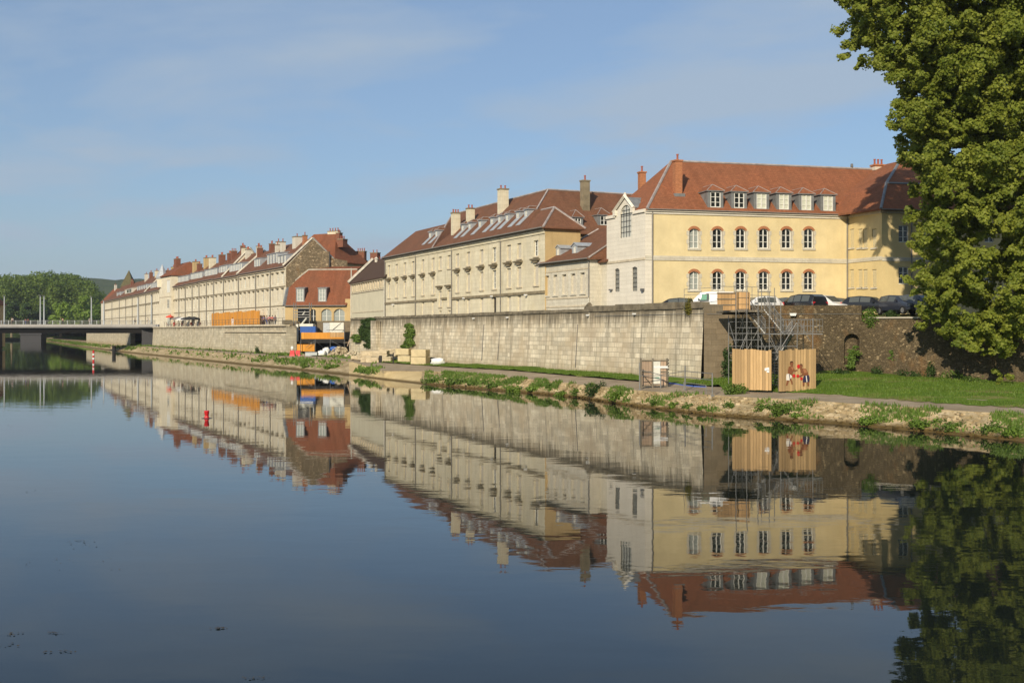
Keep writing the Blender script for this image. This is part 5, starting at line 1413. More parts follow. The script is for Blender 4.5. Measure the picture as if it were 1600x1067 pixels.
# ------------------------------------------------------------------ CARS
def station_ring(x, wl, wb, wr, zl, zb, zr):
    return [(x, -wl, zl), (x, -wb, (zl + zb) * .5), (x, -wb, zb), (x, -wr, zr), (x, wr, zr), (x, wb, zb), (x, wb, (zl + zb) * .5), (x, wl, zl)]
M['car_glass'] = new_mat('car_window_glass', (.085, .095, .09), .06, spec=.6)  # base colour lightened to stand in for reflections and the view through
def make_car(label, kind, paint, loc, yaw, cat='car', name='parked_car', glass='car_glass'):
    """x forward, wheels on z = 0"""
    root = thing(name, label, cat, loc, yaw, 'vehicles parked above the quay wall')
    if kind == 'van':   # short panel van
        S = [(-2.1, .78, .80, .70, .42, 1.0, 1.78), (-2.02, .82, .86, .74, .35, 1.0, 1.84), (-.2, .84, .88, .76, .30, 1.0, 1.86), (.55, .84, .88, .74, .30, 1.0, 1.80),
             (1.3, .84, .88, .62, .30, .98, 1.05), (1.95, .80, .82, .60, .32, .84, .90), (2.15, .66, .68, .5, .40, .66, .70)]
        gh = (.62, 1.22, 1.0, 1.78, 1.06); side = [(-.1, .75)]
    elif kind == 'hatch':
        S = [(-2.0, .70, .74, .55, .45, .80, .84), (-1.9, .80, .84, .58, .32, .92, 1.05), (-1.45, .83, .87, .62, .28, .94, 1.42), (-.5, .84, .88, .63, .28, .95, 1.50), (.35, .84, .88, .62, .28, .93, 1.42),
             (1.15, .84, .87, .66, .28, .90, .96), (1.75, .78, .82, .6, .30, .78, .82), (2.0, .62, .66, .5, .40, .60, .63)]
        side = [(-1.25, -.45), (-.38, .42)]
    else:               # estate / people carrier
        S = [(-2.2, .74, .78, .62, .45, .85, .9), (-2.1, .84, .88, .64, .32, .98, 1.40), (-1.7, .86, .90, .66, .28, 1.0, 1.62), (-.4, .87, .91, .67, .28, 1.0, 1.66), (.45, .87, .91, .66, .28, .98, 1.55),
             (1.3, .86, .90, .68, .28, .94, 1.0), (1.95, .80, .84, .62, .30, .80, .84), (2.2, .64, .68, .5, .40, .62, .65)]
        side = [(-1.75, -.95), (-.85, -.1), (-.02, .55)]
    b = MB(); rings = [station_ring(*s) for s in S]
    for r0, r1 in zip(rings, rings[1:]):
        for k in range(8): b.poly([r0[k], r1[k], r1[(k + 1) % 8], r0[(k + 1) % 8]])
    b.poly(rings[0]); b.poly(rings[-1][::-1])
    me = mesh_from('body', b.v, b.f, b.m, [paint])
    bm = bmesh.new(); bm.from_mesh(me); bmesh.ops.remove_doubles(bm, verts=bm.verts, dist=1e-4)
    bmesh.ops.bevel(bm, geom=[e for e in bm.edges], offset=.045, segments=2, profile=.6, affect='EDGES')
    bmesh.ops.recalc_face_normals(bm, faces=bm.faces); bm.to_mesh(me); bm.free()
    body = link('body', me, root)
    for p in me.polygons: p.use_smooth = True
    def interp(x, i):
        for a, c in zip(S, S[1:]):
            if a[0] <= x <= c[0]:
                t = (x - a[0]) / (c[0] - a[0]); return a[i] + (c[i] - a[i]) * t
        return S[-1][i]
    for sgn in (-1, 1):
        for xa, xb in side:
            pts = []
            for x, v in ((xa, .10), (xb, .10), (xb, .88), (xa, .88)):
                wb, wr, zb, zr = interp(x, 2), interp(x, 3), interp(x, 5), interp(x, 6)
                pts.append((x, sgn * (wb + (wr - wb) * v + .022), zb + (zr - zb) * v))
            q = MB(); q.poly(pts if sgn > 0 else pts[::-1]); q.poly([(p[0], p[1] - sgn * .03, p[2]) for p in pts]); q.build('side_window', M[glass], root)
    def screen(i, nm):
        a, c = S[i], S[i + 1]; pts = []
        for s, v in ((a, .12), (c, .12)):
            pass
        A = Vector((a[0], 0, a[6])); C = Vector((c[0], 0, c[6]))
        p1, p2 = A.lerp(C, .08), A.lerp(C, .90)
        w1, w2 = a[3] + (c[3] - a[3]) * .08 - .06, a[3] + (c[3] - a[3]) * .9 - .06
        nrm = Vector((C.z - A.z, 0, -(C.x - A.x))).normalized(); nrm = nrm if nrm.z > 0 else -nrm
        off = nrm * .022
        q = MB(); q.poly([p1 + off + Vector((0, -w1, 0)), p2 + off + Vector((0, -w2, 0)), p2 + off + Vector((0, w2, 0)), p1 + off + Vector((0, w1, 0))]); q.build(nm, M['car_glass'], root)
    nS = len(S)
    if kind == 'van': screen(3, 'windscreen')
    elif kind == 'hatch': screen(4, 'windscreen'); screen(1, 'rear_window')
    else: screen(4, 'windscreen'); screen(1, 'rear_window')
    fx, rx = S[-2][0], S[1][0]
    for s in (-1, 1):
        q = MB(); q.box(fx - .02, fx + .16, s * .58 - .14, s * .58 + .14, .60, .74); q.build('headlight', M['white_sheet'], root)
        q = MB(); q.box(rx - .09, rx + .02, s * .68 - .11, s * .68 + .11, .72, 1.02 if kind != 'van' else 1.25); q.build('tail_light', M['red_plastic'], root)
        q = MB(); q.box(.62, .80, s * .95 - .09, s * .95 + .09, .95, 1.10); q.build('mirror', paint, root)
    for x in (-1.35, 1.35):
        for s in (-1, 1):
            w = MB(); w.M = Matrix.Translation((x, s * .78, .31)) @ Matrix.Rotation(R(90), 4, 'X')
            w.lathe([(.20, -.1), (.31, -.1), (.31, .1), (.20, .1)], 0, 16); wo = w.build('wheel', M['black'], root)
            w2 = MB(); w2.M = Matrix.Translation((x, s * .78, .31)) @ Matrix.Rotation(R(90), 4, 'X'); w2.lathe([(0, -.07), (.2, -.09), (.2, .09), (0, .07)], 0, 12); w2.build('rim', M['steel'], wo)
    return root
def paint(name, c): 
    m = new_mat(name, c, 0.28, 0.0, 0.6); m.node_tree.nodes['Principled BSDF'].inputs['Coat Weight'].default_value = 0.5; return m
PT = dict(black=paint('black_car_paint', (.012, .012, .013)), white=paint('white_car_paint', (.72, .72, .70)), grey=paint('dark_grey_car_paint', (.06, .065, .075)), navy=paint('dark_blue_car_paint', (.025, .03, .045)), olive=paint('dull_bronze_car_paint', (.10, .085, .05)), silver=paint('silver_car_paint', (.35, .36, .37)))
def cpos(px, D): x, y = XY(px, D); return (x, y, ZT)
make_car('low black car mostly hidden behind the wall coping, nearest the white stone end', 'hatch', PT['black'], cpos(1053, 93.9), R(168))
VAN = make_car('white panel van with green side panel and small round emblem beside the timber box', 'van', PT['white'], cpos(1105, 89.8), R(172), 'van', 'panel_van')
q = MB(); q.box(.05, .68, -.0, .008, 1.2, 1.58); q.M = None
def van_side(fn, name, mats):
    b = MB(); fn(b); return b.build(name, mats, VAN)
M['van_green'] = new_mat('green_side_panel', (.10, .30, .20), .4)
van_side(lambda b: b.poly([(-.15, .858, 1.20), (.55, .858, 1.20), (.45, .80, 1.62), (-.15, .80, 1.62)]), 'side_panel', M['van_green'])
def emblem(b):
    for k in range(16):
        a0, a1 = 2 * math.pi * k / 16, 2 * math.pi * (k + 1) / 16
        pr = lambda a, r: (-1.15 + r * math.cos(a), .90 - .14 * ((1.38 + r * math.sin(a)) - 1.0) / .86 * 1.0 + .012, 1.38 + r * math.sin(a))
        b.poly([pr(a0, .13), pr(a1, .13), pr(a1, .21), pr(a0, .21)])
        if k % 3 == 0: b.poly([pr(a0, 0), pr(a1, .09), pr(a1 + .3, .10)])
van_side(emblem, 'emblem', M['grey_emblem'] if 'grey_emblem' in M else M['lead'])
make_car('white hatchback seen through the scaffold stair rails', 'hatch', PT['white'], cpos(1183, 89.5), R(200))
make_car('dark grey low car between the scaffold stair and the black estate car', 'hatch', PT['grey'], cpos(1218, 93.0), R(168))
make_car('black estate car parked in front of the sixth window of the yellow wall', 'estate', PT['black'], cpos(1251, 89.8), R(120))
make_car('white people carrier beside the black estate car', 'estate', PT['white'], cpos(1288, 90.2), R(-52))
make_car('dull bronze car of which only the roof shows over the dark wall', 'hatch', PT['olive'], cpos(1313, 92.5), R(-35))
make_car('black hatchback facing the river at the end of the parapet', 'hatch', PT['black'], cpos(1357, 88.6), R(-38))
make_car('dark blue car parked in tree shade above the lower wall', 'hatch', PT['navy'], cpos(1406, 86.2), R(-70))
make_car('silver grey car half hidden by the plane tree foliage', 'hatch', PT['grey'], cpos(1436, 85.0), R(-62))

# ------------------------------------------------------------------ SCAFFOLD STAIR AND FENCES ON THE RIGHT
DF = 75.2       # plane of the board fences
def pz(py, D): return CAMH - (py - YH) / F_PX * D
def pxx(px, D): return (px - CX) / F_PX * D
def fence_boards(name, label, px0, px1, py_t0, py_t1, base_z, D0, D1, n):
    f = Fac(XY(px0, D0), XY(px1, D1), base_z)
    root = f.root(name, label, 'fence')
    rnd = random.Random(px0)
    b = MB(); w = f.L / n
    for k in range(n):
        t = (k + .5) / n; D = D0 + (D1 - D0) * t
        zt = pz(py_t0 + (py_t1 - py_t0) * t, D) - base_z + rnd.uniform(-.05, .06)
        y = rnd.uniform(-.012, .012)
        b.box(k * w + .006, (k + 1) * w - .006, y, y + .03, -.3 + rnd.uniform(0, .03), zt)
    b.build('boards', M['wood'], root)
    b = MB(); h = pz(py_t1, D1) - base_z
    for z in (.4, h * .6, h - .35): b.box(0, f.L, .045, .12, z, z + .1)
    for x in (.05, f.L / 2, f.L - .15): b.box(x, x + .1, .122, .22, -.3, h - .1)
    b.build('rail_frame', M['wood_grey'], root)
    return root, f
zb = pz(604, DF)
FL, ffl = fence_boards('board_fence', 'plain new board fence left of the stair entrance with white paper notices', 1144, 1205.5, 545, 547.5, zb + .05, 76.2, 74.8, 13)
FR, ffr = fence_boards('board_fence', 'new board fence right of the stair entrance with two boxers painted on it', 1217.5, 1275, 547, 544.5, zb, 74.6, 75.6, 12)
# paper notices with the number 14
def fz(py): return pz(py, 74.9) - (zb + .05)
fx = lambda px: ffl.s(px)
b = MB(); b.box(fx(1195), fx(1199.2), -.03, -.02, fz(579.2), fz(575)); b.box(fx(1198.2), fx(1202.2), -.042, -.032, fz(582), fz(574.2)); b.build('paper_notice', M['white_paint'], FL)
cu = bpy.data.curves.new('notice_number', 'FONT'); cu.body = '14'; cu.size = .19; cu.extrude = .001
tmp = bpy.data.objects.new('notice_number', cu); COL.objects.link(tmp)
bpy.context.view_layer.update()
me = bpy.data.meshes.new_from_object(tmp.evaluated_get(bpy.context.evaluated_depsgraph_get()))
bpy.data.objects.remove(tmp)
me.materials.clear(); me.materials.append(M['iron'])
o = link('notice_number', me, FL); o.location = (fx(1197.0), -.047, fz(580)); o.rotation_euler = (R(90), 0, 0)
# painted boxers: flat paint on the boards
def mx(u): return ffr.s(1130 + u / 10)
def mz(v_): return pz(530 + v_ / 10, 75.1) - zb
MC = [new_mat('mural_skin', (.20, .075, .032), .8), new_mat('mural_skin_light', (.34, .15, .07), .8), new_mat('mural_white', (.70, .66, .58), .8), new_mat('mural_red', (.50, .02, .02), .8), new_mat('mural_navy', (.03, .025, .06), .8), new_mat('mural_hair', (.05, .022, .012), .8)]
b = MB(); lay = [0]
def mpoly(pts, m):
    lay[0] += 1; y = -.022 - .0012 * lay[0]
    b.poly([(mx(u), y, mz(v_)) for u, v_ in pts], m)
def mdisc(u, v_, ru, rv, m):
    mpoly([(u + ru * math.cos(a * math.pi / 7), v_ + rv * math.sin(a * math.pi / 7)) for a in range(14)], m)
# left boxer
mpoly([(1000, 630), (1032, 632), (1012, 690), (1000, 722), (975, 722), (985, 680)], 0); mpoly([(1036, 622), (1062, 612), (1078, 660), (1084, 700), (1064, 705), (1056, 668)], 0)
mpoly([(1020, 430), (1055, 415), (1085, 425), (1108, 470), (1090, 515), (1062, 552), (1012, 552), (1006, 480)], 0)
mpoly([(1050, 430), (1085, 425), (1104, 468), (1078, 480)], 1)
mpoly([(988, 540), (1030, 538), (1062, 548), (1070, 585), (1050, 612), (1030, 640), (982, 636), (980, 580)], 2)
mpoly([(1024, 545), (1036, 545), (1046, 618), (1036, 632)], 4)
mpoly([(1015, 500), (1050, 520), (1090, 555), (1082, 575), (1040, 548), (1010, 530)], 0)
mpoly([(1085, 440), (1112, 484), (1150, 474), (1160, 486), (1112, 508), (1092, 480)], 0)
mdisc(1102, 570, 24, 27, 3); mpoly([(1052, 405), (1086, 405), (1090, 430), (1055, 432)], 0)
mdisc(1064, 376, 27, 33, 0); mpoly([(1038, 372), (1044, 346), (1066, 338), (1086, 348), (1092, 366), (1070, 358), (1052, 366)], 5)
# right boxer
mpoly([(1236, 655), (1268, 660), (1264, 732), (1238, 732)], 0); mpoly([(1300, 655), (1336, 650), (1338, 730), (1312, 730)], 0)
mpoly([(1196, 470), (1236, 452), (1288, 462), (1318, 520), (1326, 560), (1258, 578), (1232, 540), (1205, 520)], 0)
mpoly([(1240, 462), (1284, 468), (1306, 520), (1262, 530)], 1)
mpoly([(1256, 572), (1332, 562), (1344, 600), (1342, 668), (1236, 674), (1240, 620)], 4)
mpoly([(1284, 572), (1298, 571), (1310, 668), (1296, 672)], 2)
mpoly([(1230, 540), (1250, 556), (1216, 582), (1176, 592), (1172, 572), (1205, 562)], 0)
mdisc(1160, 574, 23, 25, 3); mdisc(1216, 616, 20, 24, 3)
mpoly([(1188, 430), (1222, 432), (1226, 462), (1196, 470)], 0)
mdisc(1208, 414, 28, 30, 0); mpoly([(1188, 398), (1204, 384), (1228, 390), (1236, 410), (1216, 402)], 5)
mdisc(1168, 424, 22, 32, 3)
b.build('painted_boxers', MC, FR)

# the scaffold stair itself
SC = thing('scaffold_stair', 'galvanised scaffold staircase climbing the dark wall behind the board fences', 'scaffold', (pxx(1190, 80), 80, 1.6))
def loc(px, py, D): p = P(px, py, D); return (p.x - SC.location.x, p.y - 80, p.z - 1.6)
def tubes(name, segs, r=.028, mat='steel', parent=None):
    b = MB()
    for s in segs: b.tube([loc(*s[0]), loc(*s[1])], r, 0, 6)
    return b.build(name, M[mat], parent or SC)
D1, D2 = 78.2, 80.6
zg = 1.6
def gy(D): return YH + (CAMH - 1.45) / D * F_PX
std = [(1138.5, 493, D2), (1150, 441, D1), (1167, 439, D1), (1184.5, 452, D1), (1202, 455, D1), (1220, 473, D1), (1245.5, 504, D1), (1270, 497, D1), (1174, 505, D2), (1210, 450, D2), (1229, 505, D2), (1255, 505, D2), (1190, 452, D2), (1160, 452, D2)]
for px, py, D in std: tubes('standard', [((px, py, D), (px, gy(D), D))], .03)
tubes('ledger', [((1138.5, 503, D2), (1184.5, 503, D1)), ((1145, 531, D1), (1186, 531, D1)), ((1150, 521, D1), (1202, 521.5, D1)), ((1184, 541.5, D1), (1246, 541, D1)), ((1150, 485, D1), (1167, 485, D1)),
                 ((1138.5, 521, D2), (1270, 521, D2)), ((1220, 521.8, D1), (1270, 521.8, D1)), ((1138.5, 541, D2), (1230, 541, D2)), ((1150, 503, D1), (1150, 503, D2)), ((1167, 503, D1), (1167, 503, D2)), ((1202, 521, D1), (1202, 521, D2)), ((1245, 522, D1), (1245, 522, D2))], .026)
tubes('rear_ledger', [((1138.5, y_, D2), (1256, y_, D2)) for y_ in (531, 551, 563)] + [((1150, y_, D1), (1222, y_, D1)) for y_ in (512, 551)], .022)
tubes('rear_brace', [((1160, 560, D2), (1190, 505, D2)), ((1190, 560, D2), (1210, 505, D2)), ((1229, 560, D2), (1210, 522, D2)), ((1229, 522, D2), (1255, 560, D2)), ((1174, 505, D2), (1160, 545, D2)), ((1150, 560, D1), (1167, 522, D1)), ((1220, 560, D1), (1202, 530, D1))], .02)
tubes('brace', [((1139, 503, D2), (1150, 540, D1)), ((1152, 485, D1), (1172, 528, D2)), ((1166, 485, D1), (1152, 524, D2)), ((1167, 503, D1), (1152, 536, D2)), ((1222, 541, D1), (1245, 504, D1)), ((1246, 499, D1), (1266, 533, D1)),
                ((1184, 521, D1), (1202, 560, D1)), ((1202, 522, D1), (1222, 565, D1)), ((1168, 512, D1), (1186, 548, D2)), ((1186, 525, D2), (1203, 565, D2))], .024)
# upper flight, landing, two lower flights: stringers and open treads
M['tread'] = mat_simple('pale_stair_treads', (.46, .46, .43), .5, .2, .15, 6)
def flight(name, a, c, width, n, side=Vector((1, 0, 0))):
    A, C_ = Vector(loc(*a)), Vector(loc(*c))
    fl_ = bpy.data.objects.new(name, None)
    b = MB(); s = side.normalized() * width / 2
    for sg in (-1, 1): b.bar(A + s * sg, C_ + s * sg, .05)
    run = (C_ - A); run.z = 0; run = run.normalized() * .13
    for k in range(n):
        p = A.lerp(C_, (k + .5) / n)
        b.poly([p - s - run, p + s - run, p + s + run, p - s + run]); b.poly([p - s - run + Vector((0, 0, -.04)), p + s - run + Vector((0, 0, -.04)), p + s - run, p - s - run]); b.poly([p - s - run - Vector((0, 0, .04)), p + s - run - Vector((0, 0, .04)), p + s + run - Vector((0, 0, .04)), p - s + run - Vector((0, 0, .04))])
    bpy.data.objects.remove(fl_)
    o = b.build(name, M['tread'], SC)
    h = MB()
    for sg in (-1, 1):
        for up in (.55, 1.0): h.tube([A + s * sg + Vector((0, 0, up)), C_ + s * sg + Vector((0, 0, up))], .024)
        for k in range(4):
            q = A.lerp(C_, k / 3) + s * sg; h.tube([q, q + Vector((0, 0, 1.0))], .022)
    for sg in (-1, 1):
        for k in range(n * 2):
            q = A.lerp(C_, (k + .5) / (n * 2)) + s * sg; h.tube([q + Vector((0, 0, .1)), q + Vector((0, 0, 1.0))], .010, 0, 4)
    h.build('handrail', M['steel'], o)
    return o
flight('stair_flight', (1180, 484, 80.6), (1210, 522, 78.6), 1.35, 11, Vector((1, 0.15, 0)))
flight('stair_flight', (1238, 523, 80.4), (1214, 562, 80.4), 1.2, 10, Vector((.35, 1, 0)))
flight('stair_flight', (1211.5, 560, 79.4), (1211.5, 603, 76.4), .62, 10)
b = MB()
p, q = Vector(loc(1200, 521.5, D1)), Vector(loc(1271, 521.5, D2))
b.box(p.x, q.x, p.y, q.y, p.z - .05, p.z + .02); b.build('landing', M['steel'], SC)
b = MB()
xa, xb = p.x + 1.0, q.x
for z in (.15, .55, 1.0): b.tube([(xa, p.y, p.z + z), (xb, p.y, p.z + z)], .02); b.tube([(xa, q.y, p.z + z), (xb, q.y, p.z + z)], .02); b.tube([(xb, p.y, p.z + z), (xb, q.y, p.z + z)], .02)
for k in range(14): x = xa + (xb - xa) * k / 13; b.tube([(x, q.y, p.z + .1), (x, q.y, p.z + 1.0)], .012); b.tube([(x, p.y, p.z + .1), (x, p.y, p.z + 1.0)], .010)
b.build('landing_guardrail', M['steel'], SC)
zt_ = pz(485, 80.0) - 1.6
x0_, x1_ = pxx(1136, 80) - SC.location.x, pxx(1173, 80) - SC.location.x
b = MB(); b.box(x0_, x1_ + .6, -1.4, 4.2, zt_ - .14, zt_); b.build('top_platform', M['wood_grey'], SC)
b = MB()
for k in range(5): b.bar((x0_ + .4 + k * .35, -1.2, zt_ - .2), (x0_ + .4 + k * .35, 3.8, zt_ - .2), .05)
b.build('joist', M['near_black'], SC)
# timber box on top
TB = thing('timber_box', 'plank hoarding box around the top platform of the scaffold stair', 'hoarding', (pxx(1122, 79), 79, pz(485, 79)))
xw = pxx(1172, 79) - TB.location.x; hh = pz(456.5, 79) - pz(485, 79); xm_ = pxx(1150, 79) - TB.location.x
b = MB(); b.box(-.05, xm_, 0, .04, .36, hh - .02); b.box(.35, xm_, 0, .04, 0, .355); b.build('left_panel', M['wood_box'], TB)
b = MB(); b.box(xm_ + .01, xw, -.02, .03, .05, hh); b.box(xw - .04, xw, .032, 1.6, .05, hh); b.build('right_panel', M['wood_box'], TB)
b = MB()
for z in (hh - .08, hh * .62, hh * .30): b.box(-.1, xm_ - .02, -.045, -.003, z - .035, z + .035)
for z in (hh * .70, hh * .34, .1): b.box(xm_ + .1, xw - .08, -.06, -.023, z - .012, z + .012)
b.build('rail', M['wood_grey'], TB)
# tube guard rail on the terrace edge
GR = thing('terrace_guardrail', 'thin steel tube guardrail along the wall top behind the timber box', 'guardrail', (pxx(1069, 87), 87, ZT))
def gl(px, py, D=87.0): p = P(px, py, D); return (p.x - GR.location.x, p.y - 87, p.z - ZT)
b = MB()
for a, c in (((1069, 452), (1122, 449)), ((1122, 447.5), (1200, 449)), ((1069, 461), (1122, 459)), ((1122, 459), (1212, 463))): b.tube([gl(*a), gl(*c)], .022)
b.build('rail', M['steel'], GR)
for px, pt in ((1069, 452), (1122, 445), (1147, 447), (1175, 448), (1200, 448), (1212, 462)):
    b = MB(); b.tube([gl(px, pt), (gl(px, 460)[0], 0, 0)], .022); b.build('post', M['steel'], GR)

# ------------------------------------------------------------------ BARRIER ON THE PATH
def base_at(px, py, z=1.12): return G(px, py, z)
BR = thing('path_barrier', 'grey tube railing closing off the path beside the wooden gate panel', 'railing', (*base_at(999.5, 608)[:2], 1.05))
pts = [(999.5, 608, 566), (1032.5, 607.5, 585), (1070.5, 611, 571), (1113, 617, 582)]
b0 = [base_at(a, c, 1.08) for a, c, _ in pts]
tops = []
for (px, pb, pt), g in zip(pts, b0):
    h = (pb - pt) / F_PX * g.y; l = g - BR.location
    b = MB(); b.tube([(l.x, l.y, -.1), (l.x, l.y, h)], .045, 0, 8); b.box(l.x - .1, l.x + .1, l.y - .1, l.y + .1, -.06, .03); b.build('post', M['steel'], BR)
    tops.append((l, h))
b = MB()
H_ = [1.42, 1.0]
a, z = tops[0][0], tops[-1][0]
for hh_ in H_:
    for (l0, h0), (l1, h1) in zip(tops, tops[1:]): b.tube([(l0.x, l0.y, min(hh_, h0)), (l1.x, l1.y, min(hh_, h1))], .028, 0, 6)
b.build('rail', M['steel'], BR)
b = MB(); l0, l1 = tops[2][0], tops[3][0]; b.tube([(l0.x, l0.y + .6, .06), (l0.x, l0.y + .6, .62), (l1.x - .3, l1.y + .6, .62), (l1.x - .3, l1.y + .6, .06)], .03, 0, 6); b.build('low_hoop', M['steel'], BR)
g0, g1 = base_at(1000, 607, 1.08), base_at(1044, 605.8, 1.12)
fg_ = Fac((g0.x, g0.y), (g1.x, g1.y), 1.12)
GP = fg_.root('gate_panel', 'worn wooden gate panel with white poster standing across the path', 'gate')
Lg = fg_.L; hg = 2.05
b = MB(); b.box(.12, Lg - .1, 0, .03, .15, hg); b.build('boards', M['wood_pink'], GP)
b = MB()
for x in (0, Lg * .42, Lg - .14): b.box(x, x + .12, -.05, -.003, 0, hg + .12)
for z in (.12, hg * .55, hg - .1): b.box(.125, Lg * .42 - .003, -.05, -.004, z, z + .09); b.box(Lg * .42 + .123, Lg - .143, -.05, -.004, z, z + .09)
b.bar((.15, -.03, hg * .5), (Lg * .41, -.03, .2), .04)
b.build('gate_frame', M['wood_grey'], GP)
b = MB(); b.box(Lg * .47, Lg * .71, -.075, -.055, .3, hg - .12); b.build('poster', M['white_sheet'], GP)
b = MB(); b.box(Lg * .50, Lg * .68, -.083, -.077, .72, .78); b.box(Lg * .49, Lg * .69, -.083, -.077, hg - .55, hg - .46); b.build('poster_print', M['van_green'], GP)
b = MB(); b.box(Lg * .47, Lg * .98, -.095, -.078, hg * .70, hg * .78); b.build('white_strip', M['white_paint'], GP)
b = MB()
for k in range(9): b.tube([(Lg - .05, -.1, .2 + k * .22), (Lg + .03, -.12, .31 + k * .22)], .035)
b.build('chain', M['iron'], GP)
hp = [base_at(1046, 600, 1.25), base_at(1066, 603.5, 1.2), base_at(1085, 605.5, 1.2), base_at(1104, 607, 1.18)]
b = MB(); b.tube([p_ + Vector((0, 0, .07)) for p_ in hp], .07, 0, 8); o = b.build('blue_hose', M['blue_hose']); tag(o, 'blue plastic hose lying on the path behind the tube railing', 'hose')
# ------------------------------------------------------------------ BUILDING SITE ON THE LEFT
SD = 177.0
SITE = thing('site_scaffold', 'steel tube scaffold with orange shuttering decks in the gap between the two quay walls', 'scaffold', (pxx(500, SD), SD, 1.6))
def sl_(px, py, D=SD): p = P(px, py, D); return (p.x - SITE.location.x, p.y - SD, p.z - 1.6)
def stube(name, segs, r=.05, mat='steel_dark'):
    b = MB()
    for a, c in segs: b.tube([a, c], r, 0, 5)
    return b.build(name, M[mat], SITE)
for px, pt in ((470, 519), (492.5, 519), (516, 519), (538.5, 508)):
    for dd in (0, 2.6): 
        a = sl_(px, pt, SD + dd); stube('standard', [((a[0], a[1], a[2]), (a[0], a[1], -.3))], .055)
b = MB(); a, c = sl_(471, 529.5), sl_(516, 519.5); b.box(a[0], c[0] - .01, -.05, .0, a[2], c[2]); b.build('shuttering_board', M['wood_orange'], SITE)
b = MB(); a, c = sl_(516, 529.5), sl_(537.5, 519.5); b.box(a[0], c[0], -.05, .0, a[2] + .28, c[2]); b.build('shuttering_board', M['wood_box'], SITE)
b = MB(); b.box(a[0], c[0], -.052, -.0, a[2], a[2] + .27); b.build('shuttering_board', M['wood_orange'], SITE)
b = MB(); a, c = sl_(470, 533), sl_(539, 530); b.box(a[0], c[0], -.02, 3.2, a[2], c[2]); b.build('platform', M['near_black'], SITE)
b = MB(); a, c = sl_(463, 549), sl_(490.5, 538); b.box(a[0], c[0], .5, .56, a[2], c[2]); b.build('lower_board', M['wood_orange'], SITE)
stube('ledger', [(sl_(468, 535), sl_(540, 535)), (sl_(470, 524), sl_(538, 524)), (sl_(470, 520), sl_(538, 520))], .035)
stube('brace', [(sl_(478, 543), sl_(492, 532)), (sl_(517, 532), sl_(537, 543)), (sl_(493, 532), sl_(510, 548, SD + 2)), (sl_(520, 515), sl_(535, 503))], .035)
b = MB(); a, c = sl_(493, 553, SD + 3.2), sl_(536, 533, SD + 3.2); b.box(a[0], c[0], 3.2, 3.4, a[2], c[2]); b.build('painted_shade_backing', M['near_black'], SITE)  # added dark sheet standing in for the shade under the platform
BS = thing('blue_site_tank', 'blue sheeted tank with pale lid on the site scaffold', 'tank', P(469, 520, SD + 2.0)[:])
def rl(root, px, py, D): p = P(px, py, D); return p - root.location
a, c = rl(BS, 469, 519.6, SD + 2), rl(BS, 493, 510, SD + 2)
b = MB(); b.box(a.x, c.x, 0, 1.8, 0, c.z); b.build('body', M['blue_sheet'], BS)
b = MB(); b.box(a.x - .1, c.x - .4, -.05, 1.85, c.z + .005, c.z + .42); b.build('lid', M['white_sheet'], BS)
b = MB(); b.box(a.x - .75, a.x - .38, .3, .8, -1.4, c.z + .35); b.build('white_pipe_box', M['white_sheet'], BS)
for k in range(3):
    b = MB(); b.box(a.x + .1 + k * .8, a.x + .16 + k * .8, -.03, -.002, .1, c.z - .1); b.build('rib', M['blue_hose'], BS)
WP = thing('white_formwork_panel', 'white formwork panels with diagonal brace standing on the orange deck', 'panel', P(505, 519.4, SD + 1.6)[:])
a, c = rl(WP, 505, 519.4, SD + 1.6), rl(WP, 537, 504, SD + 1.6)
b = MB(); b.box(a.x + 1.0, c.x, 0, .12, 0, c.z); b.build('main_panel', M['white_sheet'], WP)
b = MB(); b.box(a.x, a.x + .99, -.05, .10, 0, c.z - .05); b.build('side_panel', M['steel_pale'], WP)
b = MB(); b.tube([(a.x + 1.4, -.06, .3), (a.x + 2.8, -.06, c.z - .1)], .03); b.box(a.x + .5, c.x, -.06, -.005, .35, .42); b.build('brace', M['steel_dark'], WP)
# stair tower left of the house
TW = thing('site_stair_tower', 'grey scaffold stair tower in front of the mansard house', 'scaffold', P(472, 517, SD + 3)[:])
def tl(px, py, D=SD + 3): p = P(px, py, D); return p - TW.location
for px in (459, 483.5):
    for dd in (0, 1.8):
        b = MB(); a = tl(px, 473); b.tube([(a.x, dd, a.z), (a.x, dd, -3.6)], .07, 0, 6); b.build('standard', M['steel'], TW)
for py in (482, 487.5, 492, 495.5, 507):
    a, c = tl(459, py), tl(484, py)
    b = MB(); b.box(a.x, c.x, -.08, 1.8, a.z - .06, a.z + .06); b.build('deck', M['steel'], TW)
b = MB(); a, c = tl(461, 502), tl(482, 481.5); b.box(a.x + .2, c.x, 1.2, 1.25, a.z, c.z); b.build('back_sheet', M['steel_dark'], TW)
b = MB(); b.tube([tl(470, 508), tl(479, 497)], .12, 0, 4); b.tube([tl(472.5, 492.5), tl(477, 486.5)], .1, 0, 4); b.build('white_brace', M['white_sheet'], TW)
